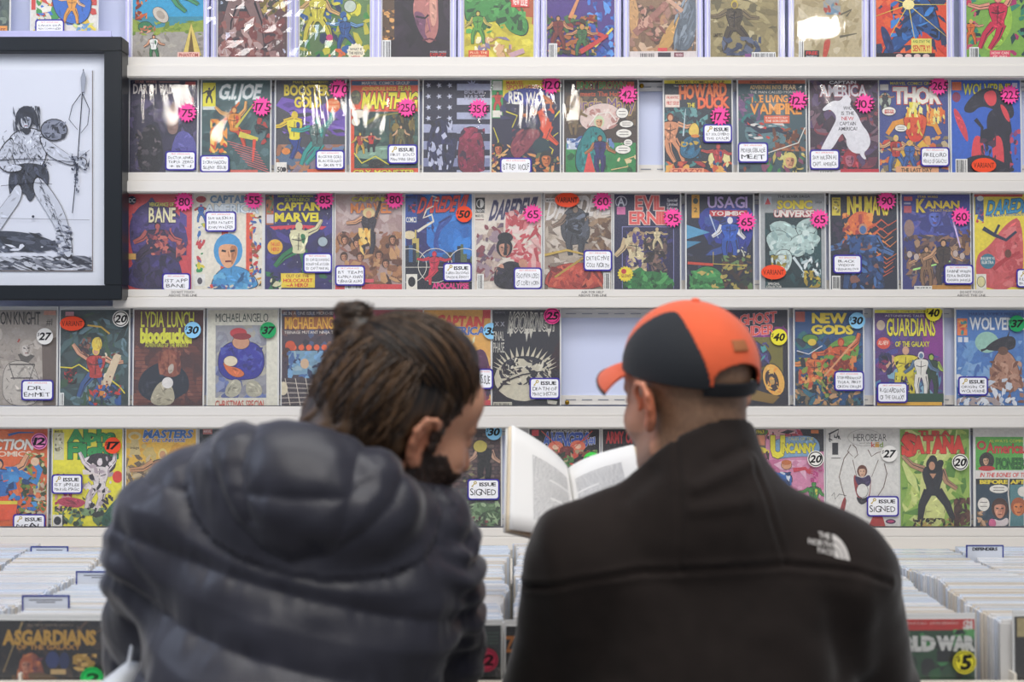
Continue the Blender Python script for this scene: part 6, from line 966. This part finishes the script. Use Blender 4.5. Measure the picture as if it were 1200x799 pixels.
eb = ((np.abs(np.abs(L[:,0])-.030) < .020) & (np.abs(L[:,2]-.027+.1*np.abs(L[:,0]-.0)) < .0055) & (L[:,1] > .05))[:,None]; sk = np.where(eb, lc('2a1d17'), sk); sk = np.where(lips[:,None] & near[:,None], lc('a8625a'), sk)
ey = ((np.abs(np.abs(L[:,0])-.032) < .012) & (np.abs(L[:,2]-.001) < .0035) & (L[:,1] > .075))[:,None] & near[:,None]; sk = np.where(ey, lc('2a201c'), sk)
build_np('body', P, Q, skin_m, pA, np.clip(sk, 0, 1), pA.location)
# hair: cap swept back to the bun, loose waves down to the nape
hair_m = mat_cloth('dark_brown_hair', .42, .0, 500, .3)
v = Vol(grid((-.33,-.02,.0035)), grid((1.46,1.80,.0035)), grid((1.37,1.70,.0035))); T = lambda *p: RA @ V3(*p)+cA
v.ell(T(0,-.022,.045), (.082,.097,.094), RA, .01); v.ell(T(0,-.055,.005), (.080,.082,.092), RA, .02); v.ell(T(0,-.085,-.045), (.064,.052,.055), RA, .02); v.ell(T(0,.000,.092), (.058,.066,.050), RA, .02)
cut = lambda p, n: v.plane(T(*p), RA @ V3(*n), .012)
v.ell(T(.105,.030,-.058), (.052,.062,.075), RA, .012, 'sub'); v.ell(T(-.105,.030,-.058), (.052,.062,.075), RA, .012, 'sub'); v.ell(T(0,.128,.005), (.080,.066,.088), RA, .012, 'sub')
v.ell(T(.100,-.006,-.018), (.036,.036,.046), RA, .008, 'sub'); v.ell(T(-.100,-.006,-.018), (.036,.036,.046), RA, .008, 'sub')
bun = V3(-.212,1.60,1.618); v.cap(bun+V3(0,0,-.020), bun+V3(.0,0,.016), .023, .021, .006); v.ell(bun+V3(.008,0,-.002), (.028,.026,.020), None, .006); v.cap(bun+V3(.004,.004,-.022), T(0,-.075,.09), .018, .03, .014)
P, Q = v.mesh(); P = smooth(P, Q, 1); L = (P-cA) @ RA; N_ = normals(P, Q)
bl_ = RA.T @ (bun-cA); D = L-bl_; az = np.arctan2(D[:,0], D[:,1]+.0)
f1 = vnoise(np.c_[az*17, L[:,2]*14, L[:,1]*8], 11); f2 = vnoise(np.c_[az*46, L[:,2]*20, L[:,1]*12], 12); lower = np.clip((-L[:,2]+.01)/.04, 0, 1)*np.clip((-L[:,1]-.01)/.03, 0, 1)
w1 = vnoise(np.c_[L[:,0]*110+2*np.sin(L[:,2]*70), L[:,1]*110, L[:,2]*16], 13); fl = f1*.6+f2*.4; fl = fl*(1-lower)+w1*lower
P = P+N_*(fl*.0042+vnoise(P*22, 15)*.004)[:,None]
dk, lt = lc('17110e'), lc('74563a'); mixv = np.clip(.08+.55*fl+.35*np.clip(vnoise(P*16,14),0,1)+lower*.12, 0, 1)[:,None]; hc = dk*(1-mixv)+lt*mixv
ho = build_np('hair', P, Q, hair_m, pA, hc, pA.location)
# loose strands over the hair
mb = MB(); R = random.Random(5); base = pA.location
sc_ = V3(.085,.103,.098); ce = V3(0,-.022,.042)
def surf(d, up=0): d = d/np.linalg.norm(d); t = 1/np.linalg.norm(d/sc_); return ce+d*(t+up)
tris = []; verts = []; cols = []
def strand(pts, r, c):
    n0 = len(verts); k = len(pts)
    for i, p in enumerate(pts):
        a = pts[min(i+1,k-1)]-pts[max(i-1,0)]; a = a/(np.linalg.norm(a)+1e-9); u = np.cross(a, V3(0,.2,1)); u /= np.linalg.norm(u)+1e-9; w = np.cross(a, u); rr = r*(1-.7*i/k)
        for q in range(3): verts.append(p+(u*math.cos(q*2.094)+w*math.sin(q*2.094))*rr); cols.append(c*(.8+.4*R.random()))
    for i in range(k-1):
        for q in range(3): a, b = n0+i*3+q, n0+i*3+(q+1)%3; tris.append((a, b, b+3, a+3))
bd = bl_-ce; bd = bd/np.linalg.norm(bd)
for i in range(900):
    th = R.uniform(-2.5, 2.5); el = R.uniform(-.12, .75) if abs(th) < 1.1 else R.uniform(.22, .6)
    d0 = V3(math.sin(th)*math.cos(el), math.cos(th)*math.cos(el), math.sin(el)+(.25 if abs(th) < .9 else 0)); d0 /= np.linalg.norm(d0); up = R.uniform(.001,.008); c = (dk*(1-R.random()**2)+lt*.8*R.random()**2) ; c = np.clip(c, .006, .2); pts = []
    for k in range(11): t = k/10; d = d0*(1-t)+bd*t+V3(math.sin(t*9+i)*.02, 0, math.cos(t*7+i)*.02); pts.append(RA @ surf(d, up*math.sin(PI*min(1,t+.1)))+cA)
    strand(pts, R.uniform(.0006,.0014), c)
for i in range(650):
    th = PI+R.uniform(-1.22,1.22); d0 = V3(math.sin(th)*.9, math.cos(th)*.9, R.uniform(-.1,.5)); d1 = V3(math.sin(th)*.85, math.cos(th)*1.0, -1.0+R.uniform(-.2,.35)); c = np.clip(dk*.9+lt*R.random()**1.5, .006, .25); pts = []; up = R.uniform(.002,.016); ph = R.uniform(0,6)
    for k in range(10): t = k/9; d = d0*(1-t)+d1*t; pts.append(RA @ (surf(d, up*(.4+t)+.012*t)+V3(.004*math.sin(t*11+ph), .004*math.cos(t*9+ph), 0))+cA)
    strand(pts, R.uniform(.0007,.0015), c)
for i in range(160):
    a0 = R.uniform(0, 2*PI); rr = R.uniform(.019,.029); zc = R.uniform(-.022,.020); pts = []
    for k in range(9): a = a0+k*.5; pts.append(bun+V3(rr*math.cos(a)*1.0, rr*math.sin(a)*.9, zc+.016*math.sin(a*1.0+i)+R.uniform(-.001,.001)))
    strand(pts, .0011, np.clip(dk+lt*.7*R.random(), .006, .2))
so = build_np('loose_strands', np.array(verts), np.array(tris), hair_m, pA, np.clip(np.array(cols),0,1), base); so['kind'] = 'stuff'
tie = MB(); n = 14; c0 = bun+V3(.004,.002,-.026)
tie.loft([[tuple(c0-np.array(base)+V3(.021*math.cos(2*PI*i/n), .021*math.sin(2*PI*i/n), z+.3*.021*math.cos(2*PI*i/n))) for i in range(n)] for z in (-.004,0,.004)]).build('hair_tie', mat('black_hair_tie','0e0e10',.7,var=.1), pA, smooth=True)
# puffer jacket
v = Vol(grid((-.64,.03,.0046)), grid((1.28,2.0,.0056)), grid((.84,1.56,.0046)))
v.ell((-.275,1.565,1.24), (.205,.145,.20), k=.05); v.cap((-.405,1.575,1.370), (-.165,1.605,1.335), .092, .092, .05); v.ell((-.300,1.50,1.02), (.225,.155,.23), k=.06); v.cap((-.28,1.54,1.40), (-.24,1.57,1.42), .085, .075, .05)
for a, b, c_ in (((-.450,1.585,1.335),(-.500,1.72,1.155),(-.38,1.885,1.135)), ((-.130,1.625,1.305),(-.120,1.76,1.150),(-.155,1.905,1.135))):
    v.cap(a, b, .092, .078, .035); v.cap(b, c_, .074, .048, .03)
# hood lying on the back, and its collar round the neck
Rh = np.array(Matrix.Rotation(math.radians(12), 3, 'Y') @ Matrix.Rotation(math.radians(-22), 3, 'X'))
hc_ = V3(-.243,1.497,1.418); v.ell(hc_+V3(-.008,0,-.004), (.140,.078,.086), Rh, .022); v.ell(hc_+V3(-.008,-.010,-.035), (.108,.072,.062), Rh, .03); v.ell(hc_+V3(.062,.04,-.022),(.062,.076,.050), Rh, .03); v.ell(hc_+V3(-.085,.05,.015),(.075,.09,.055), Rh, .03)
nk = V3(-.208,1.585,1.418); ring = [nk+V3(.080*math.cos(a), .078*math.sin(a), -.046*math.cos(a)-.030*math.sin(a)) for a in np.linspace(0, 2*PI, 15)]
for a, b in zip(ring[:-1], ring[1:]): v.cap(a, b, .028, .028, .012)
v.cap(nk+V3(.012,0,-.05), nk+V3(.016,.0,.12), .056, .075, .015, 'sub'); v.ell(nk+V3(-.03,-.03,.075), (.10,.07,.05), None, .015, 'sub'); v.plane((0,0,.855), (0,0,-1), .01)
for h_, d_ in (((-.38,1.885,1.135),(.2,.8,0)), ((-.155,1.905,1.135),(-.1,.8,0))): v.cap(h_, V3(*h_)+.06*V3(*d_), .034, .034, .006, 'sub')
P, Q = v.mesh(); P = smooth(P, Q, 3); N_ = normals(P, Q); S_ = 905.
X, Y, Z = P.T
body_seams = [PX(S_, q) for q in ([(100,542),(176,560),(253,572),(330,590)],[(100,606),(155,621),(304,660),(420,690),(529,722),(600,742)],[(90,672),(142,689),(312,736),(410,762),(520,790),(600,812)],[(90,712),(132,732),(175,772),(227,800),(330,842),(600,900)],[(470,610),(500,628),(560,650),(600,668)],[(90,790),(200,880),(600,980)])]
hood_seams = [PX(930., q) for q in ([(308,470),(302,500),(296,540),(300,575),(306,600)],[(296,568),(350,572),(420,574),(432,560)],[(440,480),(430,520),(424,560),(414,600),(402,632)],[(247,520),(262,560),(286,600),(318,632),(352,648)],[(352,648),(400,640),(440,612),(470,580),(480,548)])]
inh = (((P-hc_) @ Rh)/V3(.168,.15,.118)); hood = (np.sum(inh**2, 1) < 1.0) & (Y < 1.60)
neckr = np.hypot(P[:,0]-nk[0], P[:,1]-nk[1]); hood = hood | ((Z > 1.405) & (neckr < .135) )
dB = np.min([seg_dist(X, Z, q) for q in body_seams], 0); dH = np.min([seg_dist(X, Z, q) for q in hood_seams], 0); d = np.where(hood, dH, dB)
hoodedge = np.abs(np.sqrt(np.sum(inh**2, 1))-1.0)*.12; d = np.where((Y < 1.58) & ~hood, np.minimum(d, hoodedge+.004), d)
w = np.where(hood, .026, .045); A = np.where(hood, .010, .014); puff = A*(1-np.exp(-(d/w)**1.0*1.6))
t = vnoise(np.c_[X*34+Z*12, Y*34, Z*9], 21)+.5*vnoise(np.c_[X*80, Y*80, Z*22], 22); puck = .0045*t*np.exp(-d/.024); big = .006*vnoise(P*11, 23)+.0022*vnoise(np.c_[X*26,Y*26,Z*40],24)
# gathered creases where the left sleeve bends and along the right shoulder
cr1 = np.exp(-((X+.50)**2+(Z-1.30)**2)/.0022); cr2 = np.exp(-((X+.045)**2/.0016+(Z-1.27)**2/.02)); crs = (cr1+cr2)*.006*np.sin(Z*150+X*60+3*vnoise(P*14,25))
P = P+N_*(puff+puck+big+crs-.008)[:,None]
col = np.tile(lc('292934'), (len(P),1))*(1+.12*vnoise(P*30, 26)[:,None]); build_np('puffer_jacket', P, Q, nylon, pA, np.clip(col,0,1), pA.location)
legs(pA, [(-.375,1.50,.90),(-.195,1.50,.90)], [(-.39,1.47,0),(-.18,1.50,0)])
# ======== the man in the orange cap
pB = empty('person', (.285, 1.68, 0)); tag(pB, 'person in an orange and black cap and black fleece, back turned, reading an open book', 'person')
cB = V3(.250, 1.725, 1.520); RB = rot(-31, 6, -2); RC = rot(-33, -9, -2)
v = Vol(grid((-.03,.12,.005),(.12,.36,.0034),(.36,.60,.008)), grid((1.50,1.60,.010),(1.60,1.86,.0034),(1.86,2.06,.0045)), grid((.06,1.05,.022),(1.05,1.20,.010),(1.20,1.38,.0042),(1.38,1.68,.0034)))
head(v, cB, RB)
v.cap(cB+RB@V3(0,-.034,-.05), (.272,1.690,1.34), .060, .068, .03); v.cap((.14,1.70,1.30), (.43,1.70,1.28), .058, .058, .05); v.ell((.285,1.70,1.15), (.165,.095,.22), k=.05); v.ell((.285,1.66,.93), (.15,.10,.12), k=.05)
for a, b, c_ in (((.105,1.70,1.275),(.060,1.78,1.04),(.075,1.880,1.165)), ((.465,1.70,1.265),(.530,1.80,1.06),(.265,1.905,1.250))): v.cap(a, b, .046, .037, .03); v.cap(b, c_, .036, .026, .02)
for sx in (.19,.38): v.cap((sx,1.66,.90), (sx,1.69,.5), .075, .05, .04); v.cap((sx,1.69,.5), (sx,1.66,.09), .045, .035, .03); v.ell((sx,1.72,.07),(.035,.10,.03),k=.02)
hand(v, (.075,1.882,1.17), (-.02,.42,.75), (0,-.9,.45), 1, .30); hand(v, (.262,1.895,1.262), (-.40,.55,.50), (.1,-.9,.3), -1, .30)
P, Q = v.mesh(); P = smooth(P, Q, 1, .4); L = (P-cB) @ RB; near = np.linalg.norm(P-cB, axis=1) < .2
sk = np.tile(lc('cf9a80'), (len(P),1))*(1+.07*vnoise(P*40, 31)[:,None]); red = np.exp(-(((L-V3(-.087,-.018,-.008))**2).sum(1))/.0016)[:,None]; sk = sk*(1-red*V3(.0,.45,.60)); 
bz = near*np.clip((.006-L[:,1]*1.0-.35*np.clip(-L[:,2]-.03,0,1))/.016, 0, 1)*np.clip((L[:,2]+.105)/.03, 0, 1); side = near*((np.abs(L[:,0]) > .05) & (L[:,1] > -.004) & (L[:,1] < .018) & (L[:,2] > -.03)); bz = np.clip(np.maximum(bz, side*.6), 0, 1)*(np.abs(L[:,0]) < .079)
nz = vnoise(P*330, 32)[:,None]; hairc = lc('7d624c')*(1+.30*nz)*(1+.15*vnoise(P*60,34)[:,None]); sk = sk*(1-.9*bz[:,None])+hairc*.9*bz[:,None]
stub = near*((L[:,2] < -.045) & (L[:,1] > .0) & (L[:,2] > -.14)); sk = sk*(1-.38*stub[:,None])+lc('7c706a')*(1+.25*nz)*.38*stub[:,None]
lips = (np.abs(L[:,0]) < .022) & (np.abs(L[:,2]+.067) < .009) & (L[:,1] > .08) & near; sk = np.where(lips[:,None], lc('a8625a'), sk)
eb = (near & (np.abs(np.abs(L[:,0])-.030) < .020) & (np.abs(L[:,2]-.027+.1*np.abs(L[:,0])) < .0045) & (L[:,1] > .05))[:,None]; sk = np.where(eb, lc('5a4436'), sk)
ey = (near & (np.abs(np.abs(L[:,0])-.032) < .012) & (np.abs(L[:,2]-.001) < .0035) & (L[:,1] > .075))[:,None]; sk = np.where(ey, lc('2a201c'), sk)
Lc = ((P-cB) @ RC-V3(0,-.006,.045))/V3(.082,.103,.088); nn = np.linalg.norm(Lc, axis=1); tk = near & (nn > 1) & (nn < 1.5) & (Lc[:,2] > -.12)
P = np.where(tk[:,None], ((Lc/nn[:,None])*V3(.082,.103,.088)+V3(0,-.006,.045)) @ RC.T+cB, P)
build_np('body', P, Q, skin_m, pB, np.clip(sk,0,1), pB.location)
# glasses arm and rims (a dark temple shows by the brim)
# cap, in the head's own frame
capc = V3(0,-.006,.045); capr = V3(.088,.110,.095); LB = lambda p: RC @ V3(*p)+cB-np.array(pB.location)
def cap_pt(az, el, o=0): r = capr+o; return (r[0]*math.sin(az)*math.cos(el)+capc[0], r[1]*math.cos(az)*math.cos(el)+capc[1], r[2]*math.sin(el)+capc[2])
def panel(name, m, ok, o=0, th=.0035, na=240, ne=100, e0=-.20):
    mb = MB(); idx = {}; 
    def vid(i, j, s):
        i %= na; k = (i, j, s)
        if k not in idx:
            az = 2*PI*i/na; el = e0+(PI/2-.0-e0)*j/ne; idx[k] = len(mb.v); mb.v.append(tuple(LB(cap_pt(az, el, o-(th if s else 0)))))
        return idx[k]
    cells = {(i, j) for i in range(na) for j in range(ne) if ok(((2*PI*(i+.5)/na)+PI)%(2*PI)-PI, e0+(PI/2-e0)*(j+.5)/ne)}
    for i, j in cells:
        a, b, c, d = (i,j),(i+1,j),(i+1,j+1),(i,j+1); mb.f.append(tuple(vid(*q,0) for q in (a,b,c,d))); mb.f.append(tuple(vid(*q,1) for q in (d,c,b,a)))
        for (di, dj, p, q) in ((0,-1,a,b),(1,0,b,c),(0,1,c,d),(-1,0,d,a)):
            if ((i+di)%na, j+dj) not in cells and not (j+dj >= ne): mb.f.append((vid(*p,0), vid(*p,1), vid(*q,1), vid(*q,0)))
    o_ = mb.build(name, m, pB, smooth=True); return o_
orange = mat('orange_cap_cotton','e2613a',.8,.3,bump=.5,bscale=420,var=.08,vscale=30,sheen=.2); blackp = mat('black_cap_panel','23262b',.75,.3,bump=.4,bscale=420,var=.08,sheen=.1)
SIDE = lambda az, el: abs(abs(az)-1.72) < .86 and el < (1.02*math.cos((abs(abs(az))-1.72)/.86*PI/2)**.75 if abs(abs(az)-1.72) < .86 else 0)
OPEN = lambda az, el: abs(abs(az)-PI) < .50 and el < .12+.0*az
low = lambda az: -.14-.06*math.cos(az)*-1 if False else (-.02 if abs(az) < .8 else -.14)
cr = panel('crown', orange, lambda az, el: not SIDE(az, el) and not (abs(abs(az)-PI) < .50 and el < .24*max(0,math.cos((abs(az)-PI)/.5*PI/2))**.5) and el > (-.02 if abs(az) < .9 else -.10))
for sg in (-1, 1): panel('side_panel', blackp, lambda az, el: SIDE(az, el) and az*sg > 0 and el > -.155+.10*max(0,(1.3-abs(az))), o=.0008)['label'] = 'black side panel'
panel('back_strap', mat('black_cap_strap','1a1b1f',.6,.4,bump=.3,bscale=300,var=.1), lambda az, el: abs(abs(az)-PI) < .62 and el < -.045, o=-.0010, ne=130, e0=-.26)
# brim
mb = MB(); n, k = 24, 8
for s in (0, 1):
    for j in range(k+1):
        for i in range(n+1):
            a = (i/n*2-1)*1.16; t = j/k; r0 = .106; L_ = .058*math.cos(a*.98)**.6+.002; x = (capr[0]+.001)*math.sin(a); y = capc[1]+(capr[1]-.002)*math.cos(a); z = capc[2]-.004-.006
            x2 = x*(1+.10*t); y2 = y+L_*t; z2 = z-.016*t*t-.022*(math.sin(a)**2)*(.25+.75*t)-.004*t-s*.004; mb.v.append(tuple(LB((x2, y2, z2))))
A = (n+1)*(k+1)
for j in range(k):
    for i in range(n): q = (j*(n+1)+i, j*(n+1)+i+1, (j+1)*(n+1)+i+1, (j+1)*(n+1)+i); mb.f.append(q); mb.f.append(tuple(A+x for x in reversed(q)))
B = [k*(n+1)+i for i in range(n+1)]
for a, b in zip(B[:-1], B[1:]): mb.f.append((a, b, A+b, A+a))
br = mb.build('brim', orange, pB, smooth=True)
mb = MB()
for i in range(n+1):
    p = V3(*mb.v[0]) if False else None
tube = MB(); ed = br.data.vertices; rings = []
for i in range(n+1):
    c = (np.array(ed[k*(n+1)+i].co)+np.array(ed[A+k*(n+1)+i].co))/2; rings.append([tuple(c+RC@V3(.0,.0030*math.cos(q*PI/3),.0030*math.sin(q*PI/3))) for q in range(6)])
tube.loft(rings).build('brim_edge', blackp, pB, smooth=True)
# patch and button
panel('cap_patch', mat('tan_leather_patch','a8663c',.7,bump=.4,bscale=200,var=.12), lambda az, el: 0 < 1 and abs((az%(2*PI))-PI-.0) < .15 and .42 < el < .58, o=.0022, th=.002, na=240, ne=120)
t_ = MB(); n = 12; t_.loft([[tuple(LB((capc[0]+r*math.cos(2*PI*i/n), capc[1]+r*math.sin(2*PI*i/n), capc[2]+capr[2]+z))) for i in range(n)] for r, z in ((.007,-.001),(.0065,.002),(.003,.0038))]).build('cap_button', orange, pB, smooth=True)
# fleece jacket
v = Vol(grid((-.04,.62,.0046)), grid((1.52,2.0,.0056)), grid((.80,1.53,.0046)))
v.ell((.285,1.70,1.215), (.210,.125,.175), k=.05); v.ell((.285,1.665,.98), (.215,.130,.24), k=.06); v.cap((.125,1.695,1.285), (.445,1.695,1.270), .082, .080, .04)
v.cap((.265,1.685,1.375), (.115,1.695,1.305), .062, .068, .045); v.cap((.275,1.685,1.375), (.455,1.695,1.290), .062, .062, .045); v.ell((.27,1.675,1.36), (.10,.085,.07), k=.05)
for a, b, c_ in (((.100,1.700,1.275),(.052,1.79,1.045),(.075,1.868,1.150)), ((.468,1.700,1.255),(.545,1.80,1.055),(.285,1.885,1.235))): v.cap(a, b, .082, .068, .035); v.cap(b, c_, .064, .044, .03)
v.cap((.268,1.678,1.34), (.262,1.700,1.470), .104, .0835, .025); v.cap((.264,1.690,1.385), (.256,1.725,1.60), .070, .082, .006, 'sub'); v.plane((.262,1.64,1.478), (-.42,.62,1.0), .004); v.plane((0,0,.815), (0,0,-1), .01)
for h_, d_ in (((.075,1.868,1.150),(0,.3,.8)), ((.285,1.885,1.235),(-.6,.5,.3))): v.cap(h_, V3(*h_)+.06*V3(*d_), .032, .032, .006, 'sub')
P, Q = v.mesh(); P = smooth(P, Q, 3); N_ = normals(P, Q); X, Y, Z = P.T; S_ = 893.
seams = [PX(S_, q) for q in ([(598,712),(640,700),(677,690),(753,676),(797,673),(860,668),(927,667),(1013,677),(1060,694)],[(797,500),(800,560),(799,610),(800,673)],[(888,545),(898,575),(912,620),(928,667)])]
back = Y < 1.70; d1, d2, d3 = (seg_dist(X, Z, q) for q in seams); gro = lambda d, a, w: -a*np.exp(-(d/w)**2)
disp = np.where(back, gro(d1, .0040, .0045)+.0022*np.exp(-((d1-.007)/.005)**2)+gro(d2, .0032, .004)+.0012*np.exp(-((d2-.007)/.005)**2)+gro(d3, .0024, .004)+.0016*np.exp(-((d3-.006)/.004)**2), 0)
def fold(p, q, w, a): return a*np.exp(-(seg_dist(X, Z, PX(S_, [p, q]))/w)**2)
fd = fold((820,575),(885,548),.010,.006)+fold((815,600),(880,592),.010,.004)+fold((770,560),(740,590),.012,-.005)+fold((845,545),(880,530),.008,-.004)+fold((640,610),(668,760),.022,.006)+fold((700,720),(720,799),.03,-.006)+fold((1020,700),(1035,799),.02,.007)+fold((985,720),(1000,799),.02,-.006)+fold((920,740),(960,799),.03,.004)
P = P+N_*(disp+fd*back+.004*vnoise(P*12, 41)+.0016*vnoise(np.c_[X*22,Y*22,Z*34],42))[:,None]
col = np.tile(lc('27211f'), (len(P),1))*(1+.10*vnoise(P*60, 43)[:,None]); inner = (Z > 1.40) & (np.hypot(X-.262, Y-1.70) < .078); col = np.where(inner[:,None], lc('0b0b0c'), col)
fj = build_np('fleece_jacket', P, Q, fleece, pB, np.clip(col,0,1), pB.location)
# embroidered lettering and emblem on the right shoulder, laid on the cloth
from mathutils.bvhtree import BVHTree
bvh = BVHTree.FromPolygons([tuple(p) for p in P], [tuple(int(i) for i in q) for q in Q])
E_ = Pr(lambda u: u, lambda v: v, 940, 600, 1040, 700); up = -.20
def word(w, x0, x1, y): E_.t(w, x0, y-6.3, x1, y, 'cfcac6', off=.02, up=up)
word('THE', 971, 985, 637); word('NORTH', 957, 986, 643.6); word('FACE', 968, 987, 654)
def dome(r0, r1):
    c0 = (988, 660)
    sh = lambda a, r: (c0[0]+r*math.sin(a)*.70, c0[1]-r*math.cos(a)*1.0+r*math.sin(a)*.70*.22)
    n = 8; q = [sh(PI/2*i/n, r1) for i in range(n+1)]+[sh(PI/2*i/n, r0) for i in range(n, -1, -1)]; E_.p(q, 'cfcac6')
dome(0, 9.5); dome(11, 17.5); dome(19, 26)
mb = MB(); cols = []
for (x, _, z) in E_.v:
    Xw = (x-HX)/S_; Zw = CZ-(z-HY)/S_; hit = bvh.ray_cast(Vector((Xw, 1.3, Zw)), Vector((0,1,0))); y = (hit[0].y if hit[0] else 1.65)-.0012; mb.v.append((Xw-pB.location.x, y-pB.location.y, Zw))
mb.f = E_.f; lo = mb.build('embroidered_logo', mat('pale_grey_embroidery','cfcac6',.8,bump=.3,bscale=500,var=.05), pB); lo['label'] = 'pale grey embroidered lettering and striped quarter dome emblem'
legs(pB, [(.19,1.66,.90),(.38,1.66,.90)], [(.17,1.66,0),(.40,1.63,0)])

# white paper bag under the puffer jacket's left elbow
t = empty('paper_bag', (-.545, 1.60, .80)); tag(t, 'white paper bag showing at the lower left beside the puffer jacket elbow', 'bag')
mb = MB(); rings = []
for z, x, w, d_ in ((0,.02,.050,.10),(.20,.015,.052,.11),(.30,.014,.046,.10),(.345,.026,.030,.09),(.370,.040,.012,.08)): rings.append([(x+w*math.copysign(abs(math.cos(a))**.6, math.cos(a)), d_*math.copysign(abs(math.sin(a))**.6, math.sin(a)), z) for a in [2*PI*i/20 for i in range(20)]])
mb.loft(rings).build('bag_body', M['mount'], t, smooth=True); mb = MB(); hnd = [(.040+.0, -.03+.06*i/8, .368+.035*math.sin(PI*i/8)) for i in range(9)]
mb.loft([[(x+.0025*math.cos(q*PI/3), y, z+.0025*math.sin(q*PI/3)) for q in range(6)] for x, y, z in hnd]).build('bag_handle', M['mount'], t, smooth=True)
